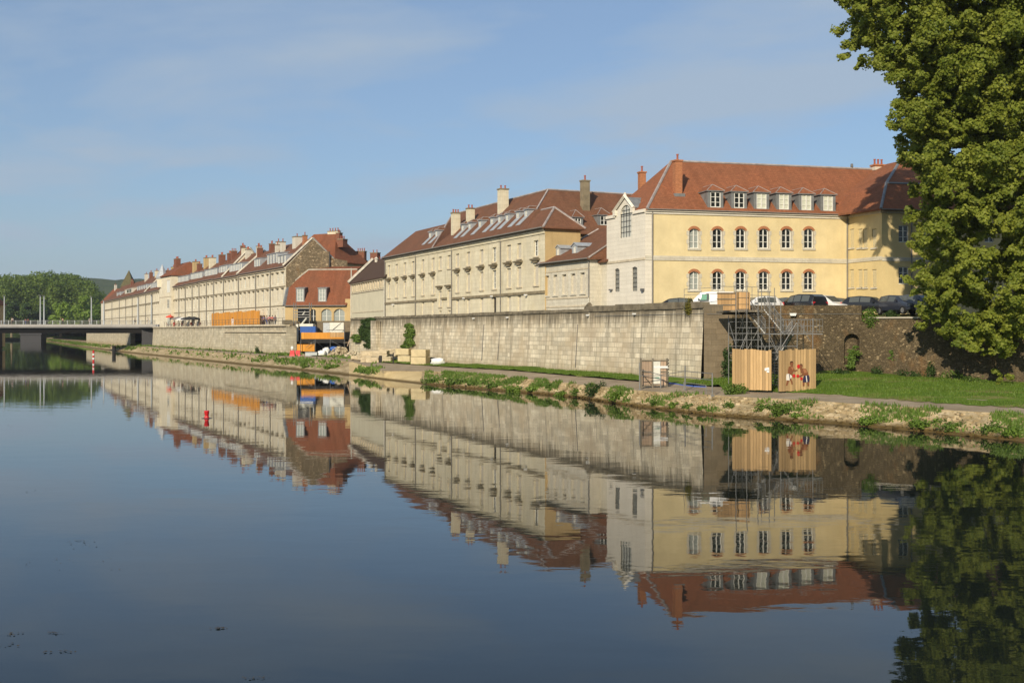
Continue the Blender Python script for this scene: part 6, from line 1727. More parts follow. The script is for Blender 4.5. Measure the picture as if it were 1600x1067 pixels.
# red water barriers, tarps, bags, rubble
def rounded_bag(name, label, cat, pos, sx, sy, sz, mat, seed=0, group=None):
    bm = bmesh.new(); bmesh.ops.create_icosphere(bm, subdivisions=3, radius=1)
    for v_ in bm.verts:
        p = v_.co.copy(); q = Vector((math.copysign(abs(p.x) ** .6, p.x) * sx, math.copysign(abs(p.y) ** .6, p.y) * sy, math.copysign(abs(p.z) ** .55, p.z) * sz))
        n = noise.noise(p * 1.7 + Vector((seed * 3.1, seed, 0))) * .28 + noise.noise(p * 4 + Vector((0, seed, 5))) * .12
        v_.co = q * (1 + n) + Vector((0, 0, sz * .9))
    me = bpy.data.meshes.new(name); bm.to_mesh(me); bm.free(); me.materials.append(mat)
    for p in me.polygons: p.use_smooth = True
    o = link(name, me, None, pos); tag(o, label, cat, group); return o
rb = thing('plastic_barrier', 'red plastic barrier at the foot of the old quay wall end', 'barrier', G(461, 557, 1.35)[:])
for x in (-.42, .45):
    b = MB(); b.frustum(x, 0, 0, .35, .42, .32, .38, .2); b.frustum(x, 0, .352, .95, .36, .16, .34, .10); b.build('block', M['red_plastic'], rb)
b = MB(); b.tube([(-.5, .1, .9), (-.5, .1, 1.6)], .07); b.box(-.65, -.3, .02, .1, 1.2, 1.55); b.build('sign_post', M['white_paint'], rb)
rounded_bag('rubble_sack', 'big white rubble sack, left of the pair in front of the dark scaffold opening', 'sack', (*XY(503, 173), 1.45), .62, .5, .45, M['white_paint'], 1)
rounded_bag('rubble_sack', 'white rubble sack piled higher beside the blue tarpaulin', 'sack', (*XY(509.5, 173.8), 1.45), .5, .5, .68, M['white_paint'], 2)
rounded_bag('tarpaulin', 'blue crumpled tarpaulin on the site rubble', 'tarpaulin', (*XY(522, 174.5), 2.1), .65, .5, .40, M['blue_sheet'], 3)
rounded_bag('white_sack', 'white builders sack on the grass beside the cut stone blocks', 'sack', G(684, 570, 1.25)[:], .85, .6, .42, M['white_paint'], 4)
b = MB(); b.box(-.55, .55, -.3, .3, .0, .72); b.box(-.62, .62, -.36, .36, .722, .78); o = b.build('black_crate', M['black'], None, G(673.5, 568, 1.25)[:]); tag(o, 'black plastic crate between the cut stone blocks and the white sack', 'crate')
def rubble(name, label, cat, cpos_, n, rx, ry, mat, smin, smax, zs=.5, kind='stuff', seed=3):
    rnd = random.Random(seed); v, f = [], []
    for _ in range(n):
        u, w = rnd.gauss(0, .5), rnd.gauss(0, .5); s = rnd.uniform(smin, smax)
        c = Vector((u * rx, w * ry, max(0, 1 - u * u - w * w) * zs * rnd.random()))
        i = len(v); rot = Matrix.Rotation(rnd.uniform(0, 6), 3, 'Z') @ Matrix.Rotation(rnd.uniform(-.5, .5), 3, 'X')
        sx, sy, sz = s * rnd.uniform(.7, 1.4), s * rnd.uniform(.6, 1), s * rnd.uniform(.4, .8)
        for k in range(8):
            p = Vector(((k & 1) * 2 - 1, ((k >> 1) & 1) * 2 - 1, (k >> 2) * 2 - 1)) * .5
            p = Vector((p.x * sx * rnd.uniform(.7, 1.1), p.y * sy * rnd.uniform(.7, 1.1), p.z * sz))
            v.append(c + rot @ p)
        for q in ((0, 1, 3, 2), (4, 6, 7, 5), (0, 4, 5, 1), (1, 5, 7, 3), (3, 7, 6, 2), (2, 6, 4, 0)): f.append(tuple(i + k for k in q))
    o = link(name, mesh_from(name, v, f, [], [mat]), None, cpos_); tag(o, label, cat, kind=kind); return o
rubble('site_rubble', 'heap of broken masonry and debris at the building site', 'rubble', (*XY(531, 172.8), 1.4), 260, 1.9, 1.0, M['roughstone'], .12, .42, 1.5)
rubble('timber_scraps', 'scraps of planks and stones beside the lower orange board', 'rubble', (*XY(478, 174), 1.4), 70, 1.3, .7, M['wood_pink'], .15, .5, .3, seed=8)
rubble('site_rubble', 'low heap of grey debris between the site and the rough stone blocks', 'rubble', (*XY(552, 166.5), 1.35), 130, 1.5, .8, M['stone_trim'], .12, .38, 1.0, seed=5)
b = MB(); b.box(-.9, .9, -.5, .5, 0, .55); b.box(-.95, .95, -.55, .55, .552, .62); o = b.build('grey_trough', M['steel_pale'], None, (*XY(487, 173.5), 1.4)); tag(o, 'grey mortar trough on the grass below the orange boards', 'trough')
b = MB(); A_, B_ = P(543, 541, 172.5), P(553, 510, 173.2); b.tube([A_, B_], .07); o = b.build('leaning_pole', M['wood_pink']); tag(o, 'long pale pole leaning against the end of the ashlar quay wall', 'pole')

def stone_block(label, px, py, w, h, d, rot=0.0, rough=False, z=1.25, seed=0, up=0.0):
    g = G(px, py, z); bm = bmesh.new(); bmesh.ops.create_cube(bm, size=1)
    bmesh.ops.subdivide_edges(bm, edges=bm.edges, cuts=4, use_grid_fill=True)
    for v_ in bm.verts:
        p = v_.co; k = .16 if rough else .03
        n = Vector((noise.noise(p * 2.2 + Vector((seed, 0, 0))), noise.noise(p * 2.2 + Vector((0, seed, 3))), noise.noise(p * 2.2 + Vector((5, 0, seed)))))
        v_.co = Vector(((p.x) * w, p.y * d, (p.z + .5) * h)) + n * k * min(1.0, h)
    bmesh.ops.bevel(bm, geom=[e for e in bm.edges if e.calc_face_angle(0) > .6], offset=.04, segments=1, affect='EDGES')
    me = bpy.data.meshes.new('stone_block'); bm.to_mesh(me); bm.free()
    me = mesh_from('stone_block', [v_.co for v_ in me.vertices], [tuple(p.vertices) for p in me.polygons], [], [M['roughstone' if rough else 'cutstone']])
    o = link('stone_block', me, None, (g.x, g.y, g.z + up), (0, 0, rot)); tag(o, label, 'stone block', 'stone blocks stacked beside the path'); return o
stone_block('large pale sawn stone block, top right of the stack beside the white sack', 657, 569, 1.95, .86, 1.3, -.35, up=.93, seed=1)
stone_block('large sawn stone block carrying the pale top right block', 657, 569, 2.0, .90, 1.4, -.35, seed=2)
stone_block('brown faced sawn block at the top left of the cut stack', 631, 565.5, 1.9, .84, 1.2, -.35, up=.90, seed=3)
stone_block('sawn block with pale bands at the bottom left of the cut stack', 634, 566.5, 1.7, .86, 1.3, -.35, seed=4)
def rough_block(label, px, yb, yt, wpx, D, d, rot, seed):
    p = P(px, yb, D); k = D / F_PX
    stone_block(label, px, YH + (CAMH - p.z) / D * F_PX, wpx * k, (yb - yt) * k, d, rot, True, z=p.z, seed=seed)
rough_block('long rough stone slab on top of the rough heap', 586, 557, 548, 42, 148, 1.5, -.15, 5)
rough_block('rough pale block at the front left of the rough heap', 572, 566, 556, 17, 147, 1.2, .1, 6)
rough_block('long rough slab at the bottom of the rough heap, left of the dark post', 583, 566.5, 558, 20, 146, 1.1, -.15, 7)
rough_block('rough block right of the dark post in the rough heap', 604, 566.5, 557.5, 18, 146, 1.2, -.2, 8)
rough_block('rough stone at the back of the rough heap, next to the cut stack', 610, 557, 545.5, 20, 150, 1.4, -.1, 9)
rough_block('small rough stone at the far left end of the rough heap, beside the path', 556, 562, 555.5, 15, 152, .9, .1, 10)
rough_block('rough boulder behind the small left stone of the heap', 567, 562, 552, 14, 151, 1.3, .3, 11)
rough_block('rough slab lying on the back of the heap', 604, 549, 545, 22, 151, 1.3, -.2, 12)
for px, pb, pt, w, lb in ((594.5, 566, 556, .20, 'dark timber post standing among the rough stones'), (614.5, 567.5, 551.5, .07, 'thin dark stake between the rough heap and the cut stack')):
    g = P(px, pb, 143 if px < 600 else 139); b = MB(); h = (pb - pt) / F_PX * g.y; b.box(-w, w, -.1, .1, -.2, h); b.box(-w * .8, w * .8, -.08, .08, h + .002, h + .05); o = b.build('timber_post', M['near_black'], None, g[:]); tag(o, lb, 'post')

# ------------------------------------------------------------------ LEFT TERRACE: CAFE, HOARDING, WORK PLATFORM
HB = Fac(XY(331, 237), XY(406, 199.5), ZT - .3)
root = HB.root('orange_hoarding', 'long orange board hoarding on the terrace in front of the quay houses', 'hoarding')
n = 12
for k in range(n):
    b = MB(); w = HB.L / n; b.box(k * w + .02, (k + 1) * w - .02, 0, .05, 0, 2.75 + .10 * math.sin(k * 2.1)); b.build('board_panel', M['wood_orange'], root)
b = MB()
for k in range(n + 1): b.box(k * HB.L / n - .06, k * HB.L / n + .06, -.06, -.003, 0, 2.6)
b.build('batten', M['wood_box'], root)
TR = Fac((LW1.x + 4, LW1.y - 5.5), (LW0.x - 1.2, LW0.y + 3), 6.4)
root = TR.root('terrace_railing', 'thin brown railing along the edge of the old quay wall', 'railing')
b = MB()
for z in (.55, 1.05): b.tube([(0, .3, z), (TR.L, .3, z)], .03, 0, 5)
b.build('rail', M['wood_grey'], root)
for k in range(40):
    p = add_sub('post', ('tr',), lambda q: q.tube([(0, .3, 0), (0, .3, 1.05)], .04, 0, 5), [M['wood_grey']], root); p.location = (TR.L * (k + .5) / 40, 0, 0)
def parasol(px, D, top, r, mat, label, square=True):
    x, y = XY(px, D); root = thing('parasol', label, 'parasol', (x, y, ZT - .3), R(20))
    h = top - (ZT - .3); ns = 4 if square else 8
    b = MB(); b.tube([(0, 0, 0), (0, 0, h - .05)], .045); b.box(-.4, .4, -.4, .4, 0, .1); b.build('pole', M['steel_dark'], root)
    b = MB(); b.lathe([(r, h - .75), (r, h - .5), (r * .5, h - .22), (0, h)], 0, ns); b.build('canopy', mat, root)
M['cloth_red'] = mat_simple('red_canvas', (.62, .085, .05), .8, var=.1); M['cloth_grey'] = mat_simple('grey_canvas', (.22, .20, .20), .8); M['cloth_white'] = mat_simple('white_canvas', (.66, .66, .64), .8); M['cloth_dark'] = mat_simple('black_canvas', (.03, .03, .03), .8)
M['wicker'] = mat_simple('red_brown_wicker', (.20, .05, .03), .8)
parasol(266.5, 272, 9.3, 1.1, M['cloth_red'], 'red awning parasol at the left end of the cafe terrace')
parasol(279, 262, 8.7, 1.7, M['cloth_grey'], 'grey parasol next to the red one on the cafe terrace')
parasol(286, 256, 8.5, 1.5, M['cloth_white'], 'white parasol in the middle of the cafe terrace')
parasol(296, 252, 8.6, 1.9, M['cloth_dark'], 'black parasol, left of the two dark ones on the cafe terrace')
parasol(303, 247, 8.5, 1.7, M['cloth_dark'], 'black parasol at the right end of the cafe terrace')
def bistro_table(px, D, lb, rot):
    x, y = XY(px, D); root = thing('cafe_table', lb, 'table', (x, y, ZT - .3), rot)
    b = MB(); b.lathe([(0, .72), (.45, .72), (.45, .76), (0, .76)], 0, 12); b.build('table_top', M['wicker'], root)
    b = MB(); b.tube([(0, 0, 0), (0, 0, .72)], .05); b.lathe([(.3, 0), (.3, .03), (0, .06)], 0, 10); b.build('pedestal', M['iron'], root)
    for k in range(2):
        s = -1 if k else 1
        c = thing('cafe_chair', ('left' if k else 'right') + ' wicker chair at the ' + lb, 'chair', (x + s * .85 * math.cos(rot), y + s * .85 * math.sin(rot), ZT - .3), rot + (math.pi if k else 0))
        b = MB(); b.box(-.24, .24, -.24, .24, .42, .47); b.build('seat', M['wicker'], c)
        b = MB(); b.box(.20, .25, -.24, .24, .472, .95); b.build('backrest', M['wicker'], c)
        for sx in (-.2, .2):
            for sy in (-.2, .2): b = MB(); b.box(sx - .02, sx + .02, sy - .02, sy + .02, 0, .418); b.build('leg', M['iron'], c)
for px, D, lb in ((268, 266, 'red brown cafe table below the red parasol'), (280, 256, 'red brown cafe table below the grey parasol'), (291, 250, 'red brown cafe table between the white and black parasols'), (306, 243, 'red brown cafe table at the right end of the terrace')):
    bistro_table(px, D, lb, random.uniform(-.4, .6))
# work platform hanging on the old wall
WB = Fac(XY(307.5, 236), XY(350.5, 215), 1.55)
root = WB.root('repair_scaffold', 'low rusty scaffold frame with planks at the foot of the old quay wall', 'scaffold')
L = WB.L
b = MB()
for x in (0, L * .33, L * .66, L): b.tube([(x, 0, 0), (x, 0, 2.3)], .06, 0, 5); b.tube([(x, 1.6, 0), (x, 1.6, 2.3)], .06, 0, 5)
b.build('standard', M['wood_grey'], root)
b = MB()
for z in (.7, 1.45, 2.25): b.tube([(0, 0, z), (L, 0, z)], .05, 0, 5)
b.tube([(L * .35, 0, .1), (L * .65, 0, 2.2)], .04, 0, 5); b.build('rail', M['wood_pink'], root)
b = MB(); b.box(L * .55, L * 1.0, .1, 1.5, 1.55, 1.68); b.box(L * .3, L * .8, .1, 1.5, .20, .30); b.build('plank', M['near_black'], root)
b = MB()
for k in range(7): b.box(L * (.33 + .07 * k), L * (.38 + .07 * k), .3, 1.2, .31, .55 + .35 * random.random())
b.build('stacked_stone', M['roughstone'], root)

# ------------------------------------------------------------------ PEOPLE (tiny in the photo)
def person(label, pos, yaw, shirt, trousers, h=1.72, seated=False, hair=True):
    root = thing('person', label, 'person', pos, yaw)
    sc_ = h / 1.72
    J = {'pel': (0, 0, .93), 'spine': (0, 0, 1.15), 'chest': (0, .01, 1.36), 'neck': (0, 0, 1.48), 'head': (0, -.01, 1.60), 'top': (0, 0, 1.70),
         'lh': (-.10, 0, .90), 'lk': (-.11, -.05, .50), 'la': (-.11, .06, .08), 'lt': (-.12, -.10, .03), 'rh': (.10, 0, .90), 'rk': (.11, -.02, .49), 'ra': (.11, .10, .08), 'rt': (.12, -.04, .03),
         'ls': (-.19, 0, 1.40), 'le': (-.25, .02, 1.12), 'lw': (-.24, -.10, .88), 'lf': (-.23, -.14, .78), 'rs': (.19, 0, 1.40), 're': (.25, .02, 1.12), 'rw': (.24, -.10, .88), 'rf': (.23, -.14, .78)}
    if seated:
        for k, c in {'lk': (-.12, -.42, .88), 'rk': (.12, -.42, .88), 'la': (-.12, -.42, .48), 'ra': (.12, -.40, .48), 'lt': (-.12, -.56, .45), 'rt': (.12, -.54, .45)}.items(): J[k] = c
    rad = {'pel': .15, 'spine': .13, 'chest': .15, 'neck': .055, 'head': .095, 'top': .06, 'lh': .085, 'rh': .085, 'lk': .06, 'rk': .06, 'la': .042, 'ra': .042, 'lt': .035, 'rt': .035, 'ls': .06, 'rs': .06, 'le': .042, 're': .042, 'lw': .032, 'rw': .032, 'lf': .03, 'rf': .03}
    E = [('pel', 'spine'), ('spine', 'chest'), ('chest', 'neck'), ('neck', 'head'), ('head', 'top'), ('pel', 'lh'), ('lh', 'lk'), ('lk', 'la'), ('la', 'lt'), ('pel', 'rh'), ('rh', 'rk'), ('rk', 'ra'), ('ra', 'rt'), ('chest', 'ls'), ('ls', 'le'), ('le', 'lw'), ('lw', 'lf'), ('chest', 'rs'), ('rs', 're'), ('re', 'rw'), ('rw', 'rf')]
    def skin(keys, name, mat, grow=1.0, parent=None):
        ks = [k for k in J if k in keys]; ix = {k: i for i, k in enumerate(ks)}
        me = bpy.data.meshes.new(name); me.from_pydata([Vector(J[k]) * sc_ for k in ks], [(ix[a], ix[b_]) for a, b_ in E if a in ix and b_ in ix], [])
        o = link(name, me, parent or root); md = o.modifiers.new('skin', 'SKIN'); o.modifiers.new('sub', 'SUBSURF').levels = 1
        for i, k in enumerate(ks):
            s = me.skin_vertices[0].data[i]; s.radius = (rad[k] * grow * sc_, rad[k] * grow * sc_)
            s.use_root = (i == 0)
        me.materials.append(mat); return o
    body = skin(list(J), 'body', M['skin_tone'])
    skin(['spine', 'chest', 'ls', 'rs', 'le', 're'], 'shirt', shirt, 1.16, body)
    skin(['pel', 'lh', 'rh', 'lk', 'rk', 'la', 'ra'], 'trousers', trousers, 1.2, body)
    b = MB(); b.lathe([(.095, 1.60), (.105, 1.66), (.085, 1.73), (0, 1.765)], 0, 8); hr = b.build('hair', M['hair'], body, smooth=True); hr.scale = (sc_,) * 3
    return root
CL = {k: new_mat('cloth_' + k, c, .85) for k, c in dict(white=(.7, .7, .68), red=(.5, .04, .05), blue=(.06, .09, .25), dark=(.03, .03, .04), pink=(.55, .18, .22), tan=(.4, .3, .2), grey=(.2, .2, .21)).items()}
def on_bridge(px, dy=2.0): return (*XY(px, BD + dy), 7.0)
person('person in a white top walking on the bridge near the left edge of the photo', on_bridge(19.5, .8), .6, CL['white'], CL['dark'])
person('person in a pink top, left of a pair in the middle of the bridge', on_bridge(40, 2.5), 1.4, CL['pink'], CL['blue'], 1.5)
person('person in a red top, right of the pair in the middle of the bridge', on_bridge(44, 2.6), 1.5, CL['red'], CL['dark'], 1.55)
person('person in brown clothes on the bridge in front of the pale willow', on_bridge(98, 3), -.5, CL['tan'], CL['dark'])
person('person in a white top beside the lamp post in front of the willow', on_bridge(140, 1.2), 1.2, CL['white'], CL['tan'])
person('person in a red brown top right beside the one in white on the bridge', on_bridge(143.5, 1.4), 1.2, CL['tan'], CL['grey'])
person('person in dark clothes on the bridge in front of the stone row', on_bridge(211, 2.5), 1.6, CL['dark'], CL['dark'])
person('person in a pale top on the bridge just left of the quay end lamp post', on_bridge(231, 2.2), 1.6, CL['white'], CL['tan'])
def on_terr(px, D): return (*XY(px, D), ZT - .34)
person('person in blue standing right of the orange hoarding', on_terr(412, 193), .3, CL['blue'], CL['dark'])
person('person in grey beside the one in blue near the hoarding end', on_terr(417, 192), -.6, CL['grey'], CL['blue'])
person('person in a bright pink top in the group near the hoarding end', on_terr(421, 190), .2, CL['pink'], CL['dark'])
person('person in red at the right side of the group near the hoarding end', on_terr(425.5, 190), -.3, CL['red'], CL['dark'])
person('person in a blue top at the far right of the group by the rubble gable', on_terr(430, 188), .9, CL['blue'], CL['grey'])
person('person in white standing between the red and grey parasols', on_terr(272, 262), .9, CL['white'], CL['red'])
person('person in white standing in front of the orange hoarding', on_terr(363.5, 211), .2, CL['white'], CL['white'], 1.6)
# ------------------------------------------------------------------ VEGETATION
def leaf_mesh(name, C, Nn, size, mat, parent=None, loc=None, up=0.35, aspect=0.62, rng=RNG, bias=None):
    """C: (n,3) leaf centres, Nn: (n,3) outward directions"""
    n = len(C)
    N = Nn + rng.normal(0, .75, (n, 3)); N[:, 2] += up
    if bias is not None: N += np.array(bias)
    N /= np.linalg.norm(N, axis=1)[:, None] + 1e-9
    A = np.cross(N, rng.normal(0, 1, (n, 3))); A /= np.linalg.norm(A, axis=1)[:, None] + 1e-9
    B = np.cross(N, A)
    s = (size * rng.uniform(.6, 1.35, n))[:, None] if np.isscalar(size) else (size * rng.uniform(.6, 1.35, n))[:, None]
    fold = N * s * .18
    V = np.empty((n, 4, 3), dtype=np.float32)
    V[:, 0] = C - A * s * .5; V[:, 1] = C + B * s * aspect * .5 + fold; V[:, 2] = C + A * s * .5; V[:, 3] = C - B * s * aspect * .5 + fold
    me = bpy.data.meshes.new(name)
    me.vertices.add(n * 4); me.vertices.foreach_set('co', V.ravel())
    me.loops.add(n * 4); me.loops.foreach_set('vertex_index', np.arange(n * 4, dtype=np.int32))
    me.polygons.add(n); me.polygons.foreach_set('loop_start', np.arange(0, n * 4, 4, dtype=np.int32)); me.polygons.foreach_set('loop_total', np.full(n, 4, dtype=np.int32))
    me.update(calc_edges=True); me.validate()
    me.materials.append(mat)
    return link(name, me, parent, loc)
def blob(c, r, n, shell=.55, rng=RNG):
    d = rng.normal(0, 1, (n, 3)); d /= np.linalg.norm(d, axis=1)[:, None]
    k = shell + (1 - shell) * rng.random(n) ** .6
    k *= 1 + .22 * np.sin(d[:, 0] * 5 + c[0]) * np.cos(d[:, 1] * 4 + c[1]) + .15 * np.sin(d[:, 2] * 7 + c[2] * 3)
    return np.array(c) + d * np.array(r) * k[:, None], d
def blobs(specs):
    Cs, Ns = zip(*[blob(*s) for s in specs]); return np.concatenate(Cs), np.concatenate(Ns)
def shrub(name, label, pos, rx, ry, rz, mat, leaf=.16, dens=1.0, cat='shrub', stems=True, kids=4, rnd=None):
    rnd = rnd or random.Random(int(pos[0] * 37 + pos[1] * 11))
    root = thing(name, label, cat, pos)
    sp = []
    area = (rx * ry + rx * rz + ry * rz) * 4
    n = int(min(9000, max(260, area / (leaf * leaf) * 2.6 * dens)))
    for k in range(kids):
        f = rnd.uniform(.35, .65) if kids > 5 else rnd.uniform(.45, .75)
        sp.append(((rnd.uniform(-.65, .65) * rx, rnd.uniform(-.5, .5) * ry, rz * rnd.uniform(.25, .6)), (rx * f, ry * f, rz * f * rnd.uniform(.7, 1.1)), max(20, n // kids), .35))
    Cc, Nn = blobs(sp); Cc[:, 2] = np.abs(Cc[:, 2])
    leaf_mesh('foliage', Cc, Nn, leaf, mat, root)
    if stems:
        b = MB()
        for k in range(5): b.tube([(rnd.uniform(-.1, .1), rnd.uniform(-.1, .1), -.1), (rnd.uniform(-.4, .4) * rx, rnd.uniform(-.4, .4) * ry, rz * .7)], [.03, .01], 0, 4)
        b.build('stem', M['bark'], root)
    return root
def on_bank(px, py):     # a point on the sloping bank seen at this photo pixel
    best = None
    for (u, W, O, I, Fo) in DENSE:
        for t in (0, .2, .4, .6, .8, 1.0):
            p = W.lerp(O, t); q = (CX + p.x / p.y * F_PX, YH + (CAMH - p.z) / p.y * F_PX)
            e = (q[0] - px) ** 2 + (q[1] - py) ** 2
            if best is None or e < best[0]: best = (e, p)
    return best[1]
def on_lawn(px, py):
    best = None
    for (u, W, O, I, Fo) in DENSE:
        for t in np.linspace(0, 1, 12):
            p = I.lerp(Fo, float(t)); q = (CX + p.x / p.y * F_PX, YH + (CAMH - p.z) / p.y * F_PX)
            e = (q[0] - px) ** 2 + (q[1] - py) ** 2
            if best is None or e < best[0]: best = (e, p)
    return best[1]
BK = [ # photo x, y of the base, half width px, height px, material, label
 (930, 618, 17, 24, 'leaf_dark', 'dark green round bush on the bank, left of the bright round one'),
 (967, 627, 17, 24, 'leaf_bright', 'bright green round bush on the bank just below the tube railing'),
 (1221, 650, 18, 28, 'leaf_mid', 'rounded mid green bush on the bank below the painted board fence'),
 (1196, 640, 12, 17, 'leaf_mid', 'smaller bush on the bank just left of the rounded one below the fences'),
 (1251, 652, 13, 15, 'leaf_bright', 'low bright weed clump on the bank right of the rounded bush'),
 (1141, 641, 10, 18, 'leaf_mid', 'small upright bush on the bank below the plain board fence'),
 (1366, 660, 28, 20, 'leaf_bright', 'low spreading bright green clump on the bank below the lawn'),
 (1452, 668, 27, 27, 'leaf_bright', 'large spreading green bush on the bank, left of the two near the right edge'),
 (1486, 672, 22, 24, 'leaf_mid', 'trailing green clump joined to the right side of the large bank bush'),
 (1547, 676, 22, 32, 'leaf_mid', 'tall green clump on the bank near the right edge of the photo'),
 (1585, 682, 24, 28, 'leaf_bright', 'bright green clump on the bank at the right edge of the photo'),
 (1023, 632, 7, 10, 'leaf_mid', 'tiny weed tuft on the rubble bank below the wooden gate panel'),
 (1052, 636, 9, 12, 'leaf_bright', 'small bright weed tuft on the rubble bank below the tube railing middle'),
 (1078, 638, 8, 12, 'leaf_mid', 'small weed tuft on the bank below the right half of the tube railing'),
 (1097, 640, 8, 11, 'leaf_bright', 'small light weed tuft on the bank near the last railing post'),
 (680, 596, 17, 15, 'leaf_mid', 'grassy clump at the left start of the green bank, next to the smooth slope'),
 (712, 600, 20, 17, 'leaf_mid', 'second grassy clump from the smooth slope on the bank'),
 (745, 604, 20, 17, 'leaf_mid', 'third grassy clump from the smooth slope on the bank'),
 (778, 607, 18, 16, 'leaf_mid', 'fourth grassy clump from the smooth slope on the bank'),
 (806, 612, 18, 17, 'leaf_bright', 'leafy clump on the bank where the grass gives way to stones'),
 (836, 612, 15, 15, 'leaf_bright', 'bright leafy clump hanging over the stones of the bank'),
 (876, 617, 13, 16, 'leaf_bright', 'bright clump on the bank left of the dark green bush'),
 (903, 617, 12, 14, 'leaf_mid', 'olive clump touching the left side of the dark green bush'),
 (862, 606, 9, 10, 'leaf_mid', 'small weed at the path edge above the bright leafy clump'),
 (478, 577, 9, 14, 'leaf_mid', 'upright dark clump on the bank below the red barrier'),
 (519, 574, 14, 12, 'leaf_bright', 'grassy clump on the bank at the left start of the smooth slope'),
 (440, 566, 12, 9, 'leaf_mid', 'low clump on the bank below the end of the old quay wall'),
 (402, 556, 3.5, 16, 'leaf_dark', 'narrow dark shrub against the foot of the old quay wall'),
]
for px, py, hw, hh_, mt, lb in BK:
    p = on_bank(px, py) if px != 402 else on_lawn(px, py)
    k = p.y / F_PX
    low = .62 if hw >= 13 and px not in (930, 967, 1221) else .9
    shrub('bank_bush', lb, (p.x, p.y, p.z - .08), hw * k * 1.1, hw * k * .7, hh_ * k * low, M[mt], .15 if p.y < 90 else .22, 1.0, stems=False, kids=9)
LW_ = [(1150, 603, 19, 15, 'leaf_mid', 'leafy green bush at the foot of the dark wall left of the plain board fence'),
 (1320, 586, 17, 10, 'leaf_dark', 'low bush at the foot of the dark wall below the arched niche'),
 (1369, 584, 13, 14, 'leaf_dark', 'bush at the foot of the dark wall right of the niche'),
 (1417, 590, 22, 11, 'leaf_dark', 'long low bush against the dark wall between the niche and the tree shade'),
 (1450, 589, 12, 21, 'leaf_dark', 'upright dark bush at the foot of the dark wall, tallest of the wall foot bushes'),
 (1487, 594, 18, 16, 'leaf_mid', 'bush at the foot of the dark wall, right of the tallest upright one'),
 (1528, 598, 20, 10, 'leaf_mid', 'low weeds at the foot of the dark wall under the hanging plane branches')]
for px, py, hw, hh_, mt, lb in LW_:
    p = on_lawn(px, py)
    if px == 1150: x_, y_ = XY(1153, 74.4); p = Vector((x_, y_, 1.02))
    k = p.y / F_PX * (1.3 if px == 1150 else 1.0)
    shrub('wall_foot_bush', lb, (p.x, p.y, p.z - .05), hw * k, hw * k * .5, hh_ * k, M[mt], .14)
def creeper(label, fac, px0, px1, py0, py1, mat, t=-.35, name='creeper', leaf=.16, z=0.0, narrow=False):
    xm_ = fac.s((px0 + px1) / 2); w = abs(fac.s(px1) - fac.s(px0)) / 2
    D = fac.D((px0 + px1) / 2); zt_, zb_ = CAMH - (py0 - YH) / F_PX * D, CAMH - (py1 - YH) / F_PX * D
    p = fac.W @ Vector((xm_, t, 0)); root = thing(name, label, 'creeper', (p.x, p.y, zb_), fac.rot)
    h = zt_ - zb_; sp = []
    rnd = random.Random(int(px0))
    for k in range(12):
        v_ = (k + .5) / 12; ww = w * (.35 + .65 * math.sin(math.pi * min(1, v_ * (.62 if not narrow else .9) + .22)))
        sp.append(((rnd.uniform(-.5, .5) * w, -.1, h * v_ + rnd.uniform(-.1, .1) * h), (ww * rnd.uniform(.4, .85), .35, h / 9 * rnd.uniform(.7, 1.5)), int(60 + 620 * ww * h / 12), .05))
    Cc, Nn = blobs(sp); Nn[:, 1] -= .6; leaf_mesh('foliage', Cc, Nn, leaf, M[mat], root, up=.1)
    b = MB()
    for k in range(4): b.tube([(rnd.uniform(-.3, .3) * w, .1, 0), (rnd.uniform(-.5, .5) * w, .1, h * .9)], [.05, .015], 0, 4)
    b.build('stem', M['bark'], root); return root
creeper('dark green ivy mass hanging down the ashlar quay wall left of the pale pilaster', fw, 566, 589, 498, 541, 'leaf_dark', leaf=.24)
creeper('small thin creeper on the quay wall left of the big dark ivy', fw, 553, 568, 524, 534, 'leaf_mid', leaf=.22)
creeper('lighter green creeper on the ashlar wall above the cut stone blocks', fw, 633, 652, 508, 546, 'leaf_mid', leaf=.22)
creeper('dark creeper trailing down the corner of the dark wall beside the plain board fence', fd, 1125, 1146, 541, 600, 'leaf_dark', t=-.2, leaf=.15, narrow=True)
creeper('green creeper growing out of the arched niche in the dark wall', fd, 1320, 1345, 543, 574, 'leaf_mid', t=-.25, leaf=.15)
creeper('small faint creeper on the dark wall right of the niche', fd, 1384, 1398, 548, 562, 'leaf_mid', t=-.1, leaf=.13)
p = fw.W @ Vector((fw.s(1079), .2, 6.6)); shrub('wall_top_bush', 'yellow green bush growing on the wall coping in front of the white van', (p.x, p.y, 6.55), .62, .5, 1.15, M['leaf_yellow'], .12)
p = fd.W @ Vector((fd.s(1360), .3, 6.2)); shrub('wall_top_bush', 'green bramble bush on the wall top where the parapet ends', (p.x, p.y, 5.5), 1.0, .7, 1.35, M['leaf_mid'], .14)
p = fd.W @ Vector((fd.s(1385), .5, 6.2)); shrub('wall_top_bush', 'low bramble on the lower wall top below the dark blue car', (p.x, p.y, 6.2), .9, .5, .55, M['leaf_dark'], .14)

